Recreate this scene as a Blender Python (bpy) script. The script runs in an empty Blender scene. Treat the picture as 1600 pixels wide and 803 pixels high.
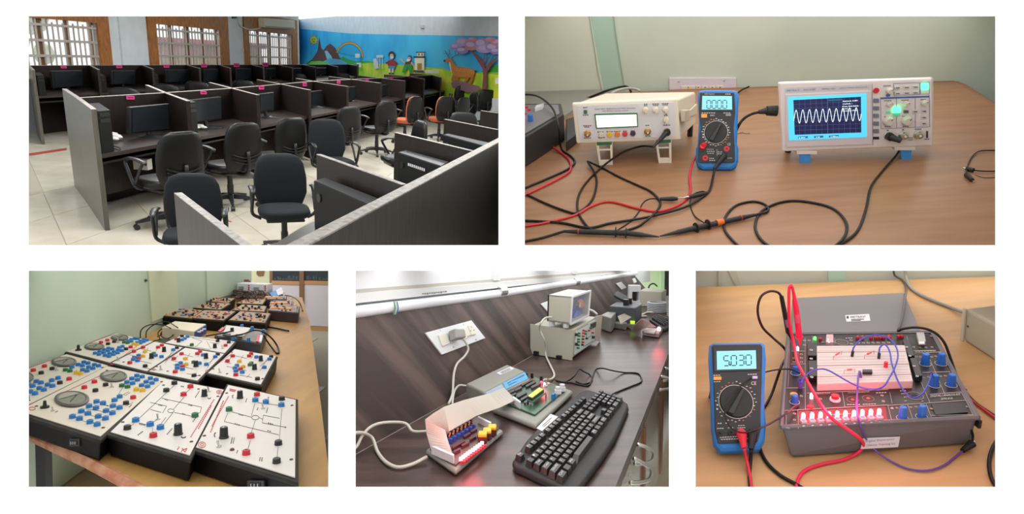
import bpy, math, random
from mathutils import Vector as V, Matrix
random.seed(7)
FOC = 1000.0            # focal length in pixels of the 1600 x 803 frame
# ---------------------------------------------------------------- camera, world, exposure
SC = bpy.context.scene
COL = SC.collection
cam_d = bpy.data.cameras.new('camera'); cam = bpy.data.objects.new('camera', cam_d); COL.objects.link(cam)
cam_d.sensor_fit = 'HORIZONTAL'; cam_d.sensor_width = 36.0; cam_d.lens = 36.0 * FOC / 1600.0
cam_d.clip_start = 0.02; cam_d.clip_end = 200
PITCH = math.radians(24)
cam.matrix_world = Matrix.Translation((0, 0, 2.6)) @ Matrix.Rotation(math.pi / 2 - PITCH, 4, 'X')
SC.camera = cam
CW = cam.matrix_world.copy()
wd = bpy.data.worlds.new('daylight'); SC.world = wd; wd.use_nodes = True
wd.node_tree.nodes['Background'].inputs[0].default_value = (1.0, 1.0, 1.0, 1)
wd.node_tree.nodes['Background'].inputs[1].default_value = 1.35
SC.view_settings.view_transform = 'Standard'; SC.view_settings.look = 'None'
SC.view_settings.exposure = 0.0; SC.view_settings.gamma = 1.0
SC.cycles.max_bounces = 6; SC.cycles.use_denoising = True
# area light power per square metre: room lamps in P1, added fills elsewhere
LIGHTS = {'P1': 50.0, 'P2': 4.9, 'P3': 3.8, 'P4': 6.2, 'P5': 4.3}

# ---------------------------------------------------------------- colour and materials
def lin(c):
    c = c / 255.0
    return c / 12.92 if c <= 0.04045 else ((c + 0.055) / 1.055) ** 2.4
def rgb(h):
    h = h.lstrip('#')
    return (lin(int(h[0:2], 16)), lin(int(h[2:4], 16)), lin(int(h[4:6], 16)), 1.0)
MC = {}
def mat(name, col, rough=0.5, metal=0.0, spec=0.5, noise=0.0, nscale=8.0, col2=None, emit=0.0, alpha=1.0, trans=0.0, bump=0.0, stretch=(1, 1, 1), ecol=None, coat=0.0, rot=None):
    """one principled material; noise mixes towards col2, stretched along an axis for wood"""
    if name in MC: return MC[name]
    m = bpy.data.materials.new(name); m.use_nodes = True; MC[name] = m
    nt = m.node_tree; b = nt.nodes['Principled BSDF']
    b.inputs['Base Color'].default_value = rgb(col); b.inputs['Roughness'].default_value = rough
    b.inputs['Metallic'].default_value = metal; b.inputs['Specular IOR Level'].default_value = spec
    if coat: b.inputs['Coat Weight'].default_value = coat; b.inputs['Coat Roughness'].default_value = .08
    if trans: b.inputs['Transmission Weight'].default_value = trans
    if alpha < 1: b.inputs['Alpha'].default_value = alpha
    if emit: b.inputs['Emission Color'].default_value = rgb(ecol or col); b.inputs['Emission Strength'].default_value = emit
    if noise or bump:
        tc = nt.nodes.new('ShaderNodeTexCoord'); mp = nt.nodes.new('ShaderNodeMapping'); mp.inputs['Scale'].default_value = stretch
        n = nt.nodes.new('ShaderNodeTexNoise'); n.inputs['Scale'].default_value = nscale; n.inputs['Detail'].default_value = 5.0
        if rot:                                      # rot: three axes; the texture runs along the first
            cx = nt.nodes.new('ShaderNodeCombineXYZ')
            for i in range(3):
                d = nt.nodes.new('ShaderNodeVectorMath'); d.operation = 'DOT_PRODUCT'; d.inputs[1].default_value = rot[i]
                nt.links.new(tc.outputs['Object'], d.inputs[0]); nt.links.new(d.outputs['Value'], cx.inputs[i])
            nt.links.new(cx.outputs[0], mp.inputs[0])
        else: nt.links.new(tc.outputs['Object'], mp.inputs[0])
        nt.links.new(mp.outputs[0], n.inputs['Vector'])
        if noise:
            r = nt.nodes.new('ShaderNodeValToRGB'); r.color_ramp.elements[0].position = 0.5 - .5 * (1 - noise) * .6 - .02; r.color_ramp.elements[1].position = .5 + .5 * (1 - noise) * .6 + .02
            r.color_ramp.elements[0].color = rgb(col2 or col); r.color_ramp.elements[1].color = rgb(col)
            nt.links.new(n.outputs['Fac'], r.inputs[0]); nt.links.new(r.outputs[0], b.inputs['Base Color'])
        if bump:
            bp = nt.nodes.new('ShaderNodeBump'); bp.inputs['Strength'].default_value = bump; bp.inputs['Distance'].default_value = .002
            nt.links.new(n.outputs['Fac'], bp.inputs['Height']); nt.links.new(bp.outputs[0], b.inputs['Normal'])
    return m

# ---------------------------------------------------------------- bays: five rooms seen through the display wall
def cray(u, v): return V(((u - 800) / FOC, -(v - 401.5) / FOC, -1.0))
class Bay:
    """a room with its own ground plane: x to the right, y away, z up, origin on the ground below the eye"""
    def __init__(s, name, uc, yh, m, H, box):
        a = cray(uc, yh); b = cray(uc + 100, yh + 100 * m)
        Z = b.cross(a).normalized()
        if Z.y < 0: Z = -Z
        X = (V((1, 0, 0)) - Z.x * Z).normalized(); Y = Z.cross(X)
        R = Matrix((X, Y, Z)).transposed()          # bay -> camera
        s.R = R; s.Ri = R.transposed(); s.H = H; s.name = name; s.box = box
        s.W = CW @ R.to_4x4() @ Matrix.Translation((0, 0, -H))
    def ray(s, u, v): return s.Ri @ cray(u, v)
    def eye(s): return V((0, 0, s.H))
    def at(s, u, v, z=0.0):                          # the point of height z seen at pixel u, v
        d = s.ray(u, v); t = (z - s.H) / d.z
        return s.eye() + d * t
    def onv(s, u, v, p, q):                          # on the vertical plane through p and q
        n = (q - p).cross(V((0, 0, 1))); d = s.ray(u, v)
        return s.eye() + d * ((p - s.eye()).dot(n) / d.dot(n))
    def onp(s, u, v, pl):                            # on a plane (point, normal)
        d = s.ray(u, v); return s.eye() + d * ((pl[0] - s.eye()).dot(pl[1]) / d.dot(pl[1]))
    def far(s, u, v, dist):                          # at a given depth along the view
        d = s.ray(u, v); return s.eye() + d * dist
    def px(s, p):                                    # pixel of a point
        q = s.R @ (V(p) - s.eye()); return (800 + FOC * q.x / -q.z, 401.5 - FOC * q.y / -q.z)
    def depth(s, p): return -(s.R @ (V(p) - s.eye())).z
    def mpp(s, p): return s.depth(p) / FOC           # metres per pixel at a point

# ---------------------------------------------------------------- mesh builder
class MB:
    def __init__(s): s.v = []; s.f = []
    def add(s, vs, fs):
        b = len(s.v); s.v += [V(p) for p in vs]; s.f += [tuple(b + i for i in f) for f in fs]; return s
    def quad(s, *p): return s.add(p, [tuple(range(len(p)))])
    def hexa(s, b, t):                               # prism between two rings of points
        n = len(b); fs = [tuple(range(n))[::-1], tuple(range(n, 2 * n))]
        fs += [(i, (i + 1) % n, n + (i + 1) % n, n + i) for i in range(n)]
        return s.add(list(b) + list(t), fs)
    def box(s, c, sz, M=None):
        x, y, z = sz[0] / 2, sz[1] / 2, sz[2] / 2; c = V(c)
        pts = [V(p) for p in ((-x, -y, -z), (x, -y, -z), (x, y, -z), (-x, y, -z), (-x, -y, z), (x, -y, z), (x, y, z), (-x, y, z))]
        if M: pts = [M @ p for p in pts]
        pts = [c + p for p in pts]; return s.hexa(pts[:4], pts[4:])
    def slab(s, poly, z0):                           # poly (top ring, any z) straight down to z0
        return s.hexa([V((p.x, p.y, z0)) for p in poly], poly)
    def plate(s, poly, n, t):                        # poly thickened by t along n
        n = V(n).normalized() * t; return s.hexa([V(p) for p in poly], [V(p) + n for p in poly])
    def cyl(s, a, b, r0, r1=None, n=12, ex=None):
        a = V(a); b = V(b); r1 = r0 if r1 is None else r1; ax = (b - a).normalized()
        x = (V(ex) - ax * V(ex).dot(ax)).normalized() if ex else ax.orthogonal().normalized(); y = ax.cross(x)
        rg = lambda c, r: [c + (x * math.cos(2 * math.pi * i / n) + y * math.sin(2 * math.pi * i / n)) * r for i in range(n)]
        return s.hexa(rg(a, r0), rg(b, r1))
    def lathe(s, o, ax, prof, n=16):                 # prof: (radius, height) list
        o = V(o); ax = V(ax).normalized(); x = ax.orthogonal().normalized(); y = ax.cross(x); vs = []; fs = []
        for r, h in prof:
            vs += [o + ax * h + (x * math.cos(2 * math.pi * i / n) + y * math.sin(2 * math.pi * i / n)) * max(r, 1e-5) for i in range(n)]
        for k in range(len(prof) - 1):
            fs += [(k * n + i, k * n + (i + 1) % n, (k + 1) * n + (i + 1) % n, (k + 1) * n + i) for i in range(n)]
        fs += [tuple(range(n))[::-1], tuple((len(prof) - 1) * n + i for i in range(n))]
        return s.add(vs, fs)
    def sphere(s, c, r, n=10, sc=(1, 1, 1)):
        c = V(c); vs = []; fs = []; m = n // 2 + 1
        for j in range(1, m):
            a = math.pi * j / m
            vs += [c + V((math.sin(a) * math.cos(2 * math.pi * i / n) * sc[0], math.sin(a) * math.sin(2 * math.pi * i / n) * sc[1], math.cos(a) * sc[2])) * r for i in range(n)]
        for j in range(m - 2): fs += [(j * n + i, (j + 1) * n + i, (j + 1) * n + (i + 1) % n, j * n + (i + 1) % n) for i in range(n)]
        vs += [c + V((0, 0, r * sc[2])), c - V((0, 0, r * sc[2]))]; t = len(vs) - 2
        fs += [(t, i, (i + 1) % n) for i in range(n)] + [(t + 1, (m - 2) * n + (i + 1) % n, (m - 2) * n + i) for i in range(n)]
        return s.add(vs, fs)
    def tube(s, pts, r, n=6, sub=5, r1=None):        # smooth tube through points
        P = [V(p) for p in pts]; Q = []
        if len(P) > 2 and sub > 1:
            E = [2 * P[0] - P[1]] + P + [2 * P[-1] - P[-2]]
            for i in range(1, len(E) - 2):
                for k in range(sub):
                    t = k / sub; a, b, c, d = E[i - 1], E[i], E[i + 1], E[i + 2]
                    Q.append(.5 * ((2 * b) + (c - a) * t + (2 * a - 5 * b + 4 * c - d) * t * t + (3 * b - a - 3 * c + d) * t ** 3))
            Q.append(P[-1])
        else: Q = P
        x = None; vs = []; L = len(Q)
        for i, q in enumerate(Q):
            t = (Q[min(i + 1, L - 1)] - Q[max(i - 1, 0)])
            t = t.normalized() if t.length > 1e-9 else V((0, 0, 1))
            x = (t.orthogonal() if x is None else x - t * x.dot(t)).normalized(); y = t.cross(x)
            rr = r if r1 is None else r + (r1 - r) * i / (L - 1)
            vs += [q + (x * math.cos(2 * math.pi * k / n) + y * math.sin(2 * math.pi * k / n)) * rr for k in range(n)]
        fs = [(i * n + k, i * n + (k + 1) % n, (i + 1) * n + (k + 1) % n, (i + 1) * n + k) for i in range(L - 1) for k in range(n)]
        fs += [tuple(range(n))[::-1], tuple((L - 1) * n + k for k in range(n))]
        return s.add(vs, fs)
    def loft(s, rings, cap=True):
        n = len(rings[0]); vs = [p for r in rings for p in r]
        fs = [(i * n + k, i * n + (k + 1) % n, (i + 1) * n + (k + 1) % n, (i + 1) * n + k) for i in range(len(rings) - 1) for k in range(n)]
        if cap: fs += [tuple(range(n))[::-1], tuple((len(rings) - 1) * n + k for k in range(n))]
        return s.add(vs, fs)

def rrect(c, x, y, w, h, r, k=4):                    # rounded rectangle ring in the plane of x, y
    c = V(c); x = V(x).normalized(); y = V(y).normalized(); out = []
    for sx, sy, a0 in ((1, 1, 0), (-1, 1, 90), (-1, -1, 180), (1, -1, 270)):
        for i in range(k + 1):
            a = math.radians(a0 + 90 * i / k); out.append(c + x * (sx * (w / 2 - r) + r * math.cos(a)) + y * (sy * (h / 2 - r) + r * math.sin(a)))
    return out

def finish(me, name, m, parent, bevel=0, smooth=False, seg=2):
    o = bpy.data.objects.new(name, me); COL.objects.link(o)
    if name == 'printing': o['kind'] = 'stuff'
    if m: 
        if not me.materials: me.materials.append(m)
    if smooth:
        for p in me.polygons: p.use_smooth = True
    if bevel:
        b = o.modifiers.new('bevel', 'BEVEL'); b.width = bevel; b.segments = seg; b.limit_method = 'ANGLE'; b.angle_limit = math.radians(40)
    if parent: o.parent = parent
    return o
def meshof(mb, off):
    me = bpy.data.meshes.new('mesh'); me.from_pydata([p - off for p in mb.v], [], mb.f); me.validate(); me.update()
    return me
ORG = {}
def thing(B, name, label, cat, o=(0, 0, 0), group=None, kind=None, rz=0.0, sc=1.0):
    """an Empty at the thing's base; its parts are given in bay coordinates"""
    e = bpy.data.objects.new(name, None); COL.objects.link(e); o = V(o)
    e.matrix_world = B.W @ Matrix.Translation(o) @ Matrix.Rotation(rz, 4, 'Z') @ Matrix.Scale(sc, 4)
    e.empty_display_size = .05; e['label'] = label; e['category'] = cat
    if group: e['group'] = group
    if kind: e['kind'] = kind
    ORG[e.name] = o; return e
def org(p):
    while p.parent: p = p.parent
    return ORG[p.name]
def part(t, name, mb, m, bevel=0, smooth=False, label=None, seg=2, kind=None):
    o = finish(meshof(mb, org(t)), name, m, t, bevel, smooth, seg)
    if label: o['label'] = label
    if kind: o['kind'] = kind
    return o
def single(B, name, label, cat, mb, m, bevel=0, smooth=False, group=None, kind=None, seg=2):
    c = V((0, 0, 0))
    for p in mb.v: c += p
    c /= len(mb.v); c.z = min(p.z for p in mb.v)
    o = finish(meshof(mb, c), name, m, None, bevel, smooth, seg); o.matrix_world = B.W @ Matrix.Translation(c); ORG[o.name] = c
    if label: o['label'] = label
    if cat: o['category'] = cat
    if group: o['group'] = group
    if kind: o['kind'] = kind
    return o
def struct(B, name, mb, m, bevel=0): return single(B, name, None, None, mb, m, bevel, kind='structure')
def copy_thing(root, B, loc, rz, sc, label, group=None):
    def cp(o, par):
        c = o.copy(); COL.objects.link(c); c.parent = par
        for ch in o.children: cp(ch, c)
        return c
    c = cp(root, None); c.matrix_world = B.W @ Matrix.Translation(V(loc)) @ Matrix.Rotation(rz, 4, 'Z') @ Matrix.Scale(sc, 4)
    ORG[c.name] = V(loc); c['label'] = label
    if group: c['group'] = group
    return c
def text(t, s, p0, p1, up, m, name='lettering', lift=0.0006, n=None):
    """flat lettering from p0 to p1 along its baseline, up = vector of the letters' height"""
    cu = bpy.data.curves.new('t', 'FONT'); cu.body = s; cu.resolution_u = 2
    o = bpy.data.objects.new('t', cu); me = bpy.data.meshes.new_from_object(o)
    bpy.data.objects.remove(o); bpy.data.curves.remove(cu)
    xs = [v.co.x for v in me.vertices]; ys = [v.co.y for v in me.vertices]
    x0, x1 = min(xs), max(xs); p0 = V(p0); p1 = V(p1); up = V(up); ex = (p1 - p0) / (x1 - x0); ey = up / .7
    nn = (ex.cross(ey)).normalized() * lift; off = org(t)
    for v in me.vertices: v.co = p0 + ex * (v.co.x - x0) + ey * v.co.y + nn - off
    return finish(me, name, m, t)
def segs(digits, p0, ex, ey, w, gap, thick=.16):
    """seven-segment digits as small quads; ex, ey unit vectors of the panel, w digit width"""
    S = {'0': 'abcdef', '1': 'bc', '2': 'abged', '3': 'abgcd', '4': 'fgbc', '5': 'afgcd', '6': 'afgecd', '7': 'abc', '8': 'abcdefg', '9': 'abcfgd', 'L': 'fed', '-': 'g', ' ': ''}
    mb = MB(); h = w * 1.0; k = 0; T = w * thick
    for d in digits:
        o = V(p0) + V(ex) * (k * (w + gap))
        if d == '.':
            o = o - V(ex) * gap * .85; Q = T * 1.5; mb.quad(o, o + V(ex) * Q, o + V(ex) * Q + V(ey) * Q, o + V(ey) * Q); continue
        L = {'a': (0, 2, 1, 0), 'g': (0, 1, 1, 0), 'd': (0, 0, 1, 0), 'f': (0, 1, 0, 1), 'b': (1, 1, 0, 1), 'e': (0, 0, 0, 1), 'c': (1, 0, 0, 1)}
        for c in S[d]:
            x, y, dx, dy = L[c]; a = o + V(ex) * x * w + V(ey) * y * h
            if dx: q = [a + V(ex) * T * .7 - V(ey) * T / 2, a + V(ex) * (w - T * .7) - V(ey) * T / 2, a + V(ex) * (w - T * .7) + V(ey) * T / 2, a + V(ex) * T * .7 + V(ey) * T / 2]
            else: q = [a - V(ex) * T / 2 + V(ey) * T * .7, a + V(ex) * T / 2 + V(ey) * T * .7, a + V(ex) * T / 2 + V(ey) * (h - T * .7), a - V(ex) * T / 2 + V(ey) * (h - T * .7)]
            mb.quad(*q)
        k += 1
    return mb

class Face:
    """a plane of an object, given by a point and a normal; positions on it are read as pixels"""
    def __init__(s, B, pt, n):
        s.B = B; s.pt = V(pt); s.n = V(n).normalized()
        if s.n.dot(B.eye() - s.pt) < 0: s.n = -s.n
    def p(s, u, v, l=0.0): return s.B.onp(u, v, (s.pt, s.n)) + s.n * l
    def poly(s, mb, pts, l0, l1): return mb.hexa([s.p(u, v, l0) for u, v in pts], [s.p(u, v, l1) for u, v in pts])
    def rect(s, mb, u0, v0, u1, v1, l0, l1): return s.poly(mb, [(u0, v0), (u0, v1), (u1, v1), (u1, v0)], l0, l1)
    def r(s, px, u, v): return px * s.B.mpp(s.p(u, v))
    def disc(s, mb, u, v, rp, l0, l1, n=16, r1=None):
        c = s.p(u, v); k = s.B.mpp(c); return mb.cyl(c + s.n * l0, c + s.n * l1, rp * k, (rp if r1 is None else r1) * k, n)
    def ring(s, mb, u, v, rp, wp, l0, l1, n=24):
        c = s.p(u, v); k = s.B.mpp(c); x = s.n.orthogonal().normalized(); y = s.n.cross(x); vs = []; fs = []
        for i in range(n):
            d = x * math.cos(2 * math.pi * i / n) + y * math.sin(2 * math.pi * i / n)
            vs += [c + d * (rp - wp) * k + s.n * l0, c + d * rp * k + s.n * l0, c + d * rp * k + s.n * l1, c + d * (rp - wp) * k + s.n * l1]
        for i in range(n):
            a = 4 * i; b = 4 * ((i + 1) % n); fs += [(a + j, b + j, b + (j + 1) % 4, a + (j + 1) % 4) for j in range(4)]
        return mb.add(vs, fs)
    def line(s, mb, pts, w, l0=0.0003, l1=0.0008):           # thin printed line
        for (a, b), (c, d) in zip(pts, pts[1:]):
            dx, dy = c - a, d - b; L = math.hypot(dx, dy) or 1; ox, oy = -dy / L * w / 2, dx / L * w / 2
            s.poly(mb, [(a + ox, b + oy), (c + ox, d + oy), (c - ox, d - oy), (a - ox, b - oy)], l0, l1)
        return mb
    def text(s, t, w, u0, v0, u1, v1, h, m, l=.0012, name='lettering'):
        a = s.p(u0, v0, l); b = s.p(u1, v1, l); return text(t, w, a, b, s.p(u0, v0 - h, l) - a, m, name, 0.0)
def flat(B, z): return Face(B, (0, 1, z), (0, 0, 1))
def upright(B, p, q): return Face(B, p, (q - p).cross(V((0, 0, 1))))
def cable(B, name, lab, cat, pts, r, m, group=None, n=6, sub=5):
    """pts: (u, v) on the ground, or (u, v, z)"""
    P = [B.at(p[0], p[1], p[2] if len(p) > 2 else r) if not isinstance(p, V) else p for p in pts]
    return single(B, name, lab, cat, MB().tube(P, r, n, sub), m, smooth=True, group=group)

P1 = Bay('P1', 409, 60, .08, 1.97, (40, 23, 779, 383))
P2 = Bay('P2', 1190, -150, -.08, .60, (820, 23, 1560, 383))
P3 = Bay('P3', 276, 335, .02, .36, (40, 423, 513, 763))
P4 = Bay('P4', 800, 335, 0, .38, (554, 423, 1047, 763))
P5 = Bay('P5', 1323, -20, -.12, .62, (1087, 423, 1560, 763))
BAYS = (P1, P2, P3, P4, P5)

# ---------------------------------------------------------------- display wall with five openings, and the bays' casing
CAMB = Bay('front', 800, 401.5 - 445.2287, 0, 2.6, None)    # level frame of the gallery in front
def wpt(u, v, d): return CAMB.R.inverted() @ (cray(u, v) * d) + CAMB.eye()
white = mat('white_board', '#ffffff', rough=.9, spec=.1)
WD = .60                                              # distance of the display wall from the eye
xs = [-500, 40, 554, 820, 1087, 2100]
def board_cells():
    cells = [(-500, -400, 2100, 23), (-500, 23, 40, 383), (779, 23, 820, 383), (1560, 23, 2100, 383), (-500, 383, 2100, 423),
             (-500, 423, 40, 763), (513, 423, 554, 763), (1047, 423, 1087, 763), (1560, 423, 2100, 763), (-500, 763, 2100, 1200)]
    mb = MB()
    for a, b, c, d in cells:
        mb.hexa([wpt(a, d, WD), wpt(c, d, WD), wpt(c, b, WD), wpt(a, b, WD)][::-1], [wpt(a, d, WD) + nb, wpt(c, d, WD) + nb, wpt(c, b, WD) + nb, wpt(a, b, WD) + nb][::-1])
    return mb
nb = (wpt(800, 401.5, WD + .004) - wpt(800, 401.5, WD))
struct(CAMB, 'wall_front', board_cells(), white)
casing = mat('casing_paint', '#e2e2dc', rough=.9, spec=.1)
def fill_panel(B, power, d0, d1, u0, u1, v, col=(1, 1, 1)):
    """unseen thin board over a bay, with area lights added under it as fill"""
    a = wpt(u0, v, d0); b = wpt(u1, v, d0); c = wpt(u1, v, d1); d = wpt(u0, v, d1)
    n = (b - a).cross(d - a).normalized()
    if n.dot(wpt(800, -2000, 1) - wpt(800, 400, 1)) < 0: n = -n
    # row of added fill lights along the depth, each a rectangle facing down into the bay
    k = 5; area = 0
    for i in range(k):
        f0 = (i + .08) / k; f1 = (i + .92) / k
        z0 = d0 + (d1 - d0) * f0 ** 1.6; z1 = d0 + (d1 - d0) * f1 ** 1.6
        e = [wpt(u0 + 12, v, z0), wpt(u1 - 12, v, z0), wpt(u1 - 12, v, z1), wpt(u0 + 12, v, z1)]
        ce = (e[0] + e[1] + e[2] + e[3]) / 4 - n * .004
        w = ((e[1] - e[0]).length + (e[2] - e[3]).length) / 2 * .9; h = (e[3] + e[2] - e[0] - e[1]).length / 2
        ld = bpy.data.lights.new('lamp', 'AREA'); ld.shape = 'RECTANGLE'; ld.size = w; ld.size_y = h; ld.energy = power * w * h; ld.color = col
        lo = bpy.data.objects.new('bay_light', ld); COL.objects.link(lo)
        zz = n; xx = (e[1] - e[0]).normalized(); yy = zz.cross(xx)
        M = Matrix((xx, yy, zz)).transposed().to_4x4(); M.translation = ce
        lo.matrix_world = CAMB.W @ M
    return MB().hexa([a, b, c, d], [p + n * .003 for p in (a, b, c, d)])
def side(u, v, u2, v2, d0, d1):
    a = wpt(u, v, d0); b = wpt(u2, v2, d0); c = wpt(u2, v2, d1); d = wpt(u, v, d1); n = (b - a).cross(d - a).normalized() * .003
    return MB().hexa([a, b, c, d], [p + n for p in (a, b, c, d)])
D0 = WD + .01
# ---- the casing between the bays: boards that run back from the display wall
struct(CAMB, 'partition_upper', side(799.5, -120, 799.5, 401, D0, 38), casing)
struct(CAMB, 'partition_middle', side(-60, 403, 1660, 403, D0, 3.9), casing)
struct(CAMB, 'partition_lower_west', side(533.5, 405, 533.5, 900, D0, 3.9), casing)
struct(CAMB, 'partition_lower_east', side(1067, 405, 1067, 900, D0, 3.9), casing)
struct(CAMB, 'partition_outer_east', side(1590, -60, 1590, 900, D0, 3.9), casing)
struct(CAMB, 'partition_outer_west', side(10, 406, 10, 900, D0, 3.9), casing)
struct(CAMB, 'ceiling_added_lower_west', fill_panel(P3, LIGHTS['P3'], D0, 3.8, 12, 531, 408), white)  # unseen bay tops, put in together with their fill lights
struct(CAMB, 'ceiling_added_lower_middle', fill_panel(P4, LIGHTS['P4'], D0, 3.8, 536, 1064, 408), white)
struct(CAMB, 'ceiling_added_lower_east', fill_panel(P5, LIGHTS['P5'], D0, 3.2, 1070, 1588, 408), white)
struct(CAMB, 'ceiling_added_upper_east', fill_panel(P2, LIGHTS['P2'], D0, 3.2, 803, 1588, -4), white)
# =====================================================================  bay 1: computer room
B = P1
lam = mat('dark_laminate', '#2e2523', rough=.38, noise=.6, nscale=5, col2='#221b1a', stretch=(14, 14, 1.2), spec=.35)
lam_out = mat('dark_laminate_face', '#403936', rough=.42, noise=.6, nscale=4, col2='#302a28', stretch=(12, 12, 1), spec=.4)
lam_lit = mat('lit_laminate', '#5f5b51', rough=.35, noise=.5, nscale=4, col2='#4d4940', stretch=(12, 12, 1), spec=.5)  # laminate lightened in colour where the end panels catch the light
edge_m = mat('pale_edge_band', '#b9b1ab', rough=.5, noise=.6, nscale=30, col2='#8f8780')
desk_m = mat('desk_laminate', '#3d3330', rough=.3, noise=.5, nscale=6, col2='#302725', stretch=(2, 10, 2), spec=.5)
blk = mat('black_plastic', '#1f2023', rough=.35, spec=.5)
blk_m = mat('black_matt', '#0e0f11', rough=.5, spec=.3)
scr = mat('dark_screen', '#25292d', rough=.25, spec=.6)
silver = mat('silver_metal', '#b9bcbe', rough=.3, metal=.8)
pink = mat('pink_label', '#e8408f', rough=.6)
ink = mat('black_ink', '#17171a', rough=.7)
RT = 1.2
def hpanel(p, q, th, z0, z1=None):
    """upright board along p-q (top points), thickness th"""
    d = (q - p); d.z = 0; n = V((-d.y, d.x, 0)).normalized() * th / 2
    top = [p - n, q - n, q + n, p + n]
    return MB().slab(top, z0), top
def panelparts(t, p, q, th, z0, m, name='divider'):
    mb, top = hpanel(p, q, th, z0)
    o = part(t, name, mb, m)
    n = (top[3] - top[0]).normalized() * .002
    e = MB().hexa([a for a in top], [a + V((0, 0, .004)) for a in top])
    eo = finish(meshof(e, org(t)), 'edge_band', edge_m, o)
    return o
T = lambda u, v, z=RT: B.at(u, v, z)
def G(p, z=0): return V((p.x, p.y, z))
# ---- floor: tiles cut and laid one by one near the eye, and a plain slab beneath
tile_m = mat('cream_floor_tile', '#d3ccbd', rough=.16, noise=.6, nscale=2.2, col2='#c4bcaa', spec=.5)
grout = mat('floor_joint', '#a79f90', rough=.8)
fl = struct(B, 'floor', MB().slab([V((-9, 3.5, -.006)), V((24, 3.5, -.006)), V((24, 38, -.006)), V((-14, 38, -.006))], -.06), grout)
rowd = (G(T(675, 115)) - G(T(122, 153))).normalized()       # direction of the desk rows
divd = (G(T(146.5, 171)) - G(T(122, 153))).normalized()     # direction of the dividers
o0 = G(B.at(104, 383, 0)); tl = {}
def tile(i, j, s, me=[None]):
    a = o0 + rowd * (i * s) + divd * (j * s)
    g = .006
    if me[0] is None:
        c = [rowd * g + divd * g, rowd * (s - g) + divd * g, rowd * (s - g) + divd * (s - g), rowd * g + divd * (s - g)]
        if (c[1] - c[0]).cross(c[3] - c[0]).z < 0: c = c[::-1]
        me[0] = meshof(MB().hexa([p - V((0, 0, .006)) for p in c], c), V((0, 0, 0))); me[0].materials.append(tile_m)
    o = bpy.data.objects.new('tile', me[0]); COL.objects.link(o); o.parent = fl; o.location = a - ORG[fl.name]; return o
cnt = 0
for i in range(-14, 22):
    for j in range(-9, 4):
        p = o0 + rowd * ((i + .5) * 1.2) + divd * ((j + .5) * 1.2)
        if p.y < 4: continue
        u, v = B.px(p)
        if 0 < u < 800 and 90 < v < 420 and cnt < 280: tile(i, j, 1.2); cnt += 1
red = mat('red_border_strip', '#a4493c', rough=.4)
struct(B, 'trim_1', MB().slab([B.at(36, 241, .002), B.at(104, 231, .002), B.at(104, 234.5, .002), B.at(36, 245, .002)][::-1], -.001), red)
# ---- window wall and mural wall
wall_w = mat('white_wall_paint', '#dfe6ea', rough=.8, noise=.4, nscale=3, col2='#d2dade')
wood_f = mat('brown_teak_frame', '#b3773f', rough=.45, noise=.7, nscale=6, col2='#8f5a2a', stretch=(6, 6, 1))
wood_d = mat('dark_teak_sash', '#7d5636', rough=.5)
grille = mat('silver_window_grille', '#c9c2bd', rough=.4, metal=.3)
a0 = G(T(40, 101)); a1 = G(T(457, 100)); wd_ = (a1 - a0).normalized()
wn = V((-wd_.y, wd_.x, 0))                                  # away from the room
if wn.y < 0: wn = -wn
wA = a0 + wn * .06 - wd_ * 4.0
def wp(u, v): return B.onv(u, v, wA, wA + wd_)              # a pixel on the window wall
wB = G(wp(468, 100)); zt = 3.4
wp_len = lambda p: (G(p) - wA).dot(wd_)
# openings: (u0, u1, v top, sill v)
OPN = [(-40, 148, 26, 31, 134), (241, 342, 38, 46, 134), (387, 455, 48, 54, 134)]
def wallrect(s0, s1, z0, z1, th=.14):
    p = wA + wd_ * s0; q = wA + wd_ * s1
    return [p + V((0, 0, z0)), q + V((0, 0, z0)), q + V((0, 0, z1)), p + V((0, 0, z1))], th
wl = MB(); prev = 0; spans = []
for (u0, u1, v0, v1, vs) in OPN:
    p = wp(u0, v0); q = wp(u1, v1); s0, s1 = wp_len(p), wp_len(q); zt_ = (p.z + q.z) / 2; zb = .95
    spans.append((s0, s1, zb, zt_))
end = wp_len(wB)
for (s0, s1, zb, zt_) in spans:
    for r in ((prev, s0, 0, zt), (s0, s1, 0, zb), (s0, s1, zt_, zt)):
        if r[1] - r[0] > .01:
            pts, th = wallrect(*r); wl.hexa(pts, [x + wn * th for x in pts])
    prev = s1
pts, th = wallrect(prev, end, 0, zt); wl.hexa(pts, [x + wn * th for x in pts])
struct(B, 'wall_west', wl, wall_w)
def bar(mb, s0, s1, z0, z1, d0, d1):
    b = [wA + wd_ * s0 + wn * d0, wA + wd_ * s1 + wn * d0, wA + wd_ * s1 + wn * d1, wA + wd_ * s0 + wn * d1]
    mb.hexa([x + V((0, 0, z0)) for x in b], [x + V((0, 0, z1)) for x in b])
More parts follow.
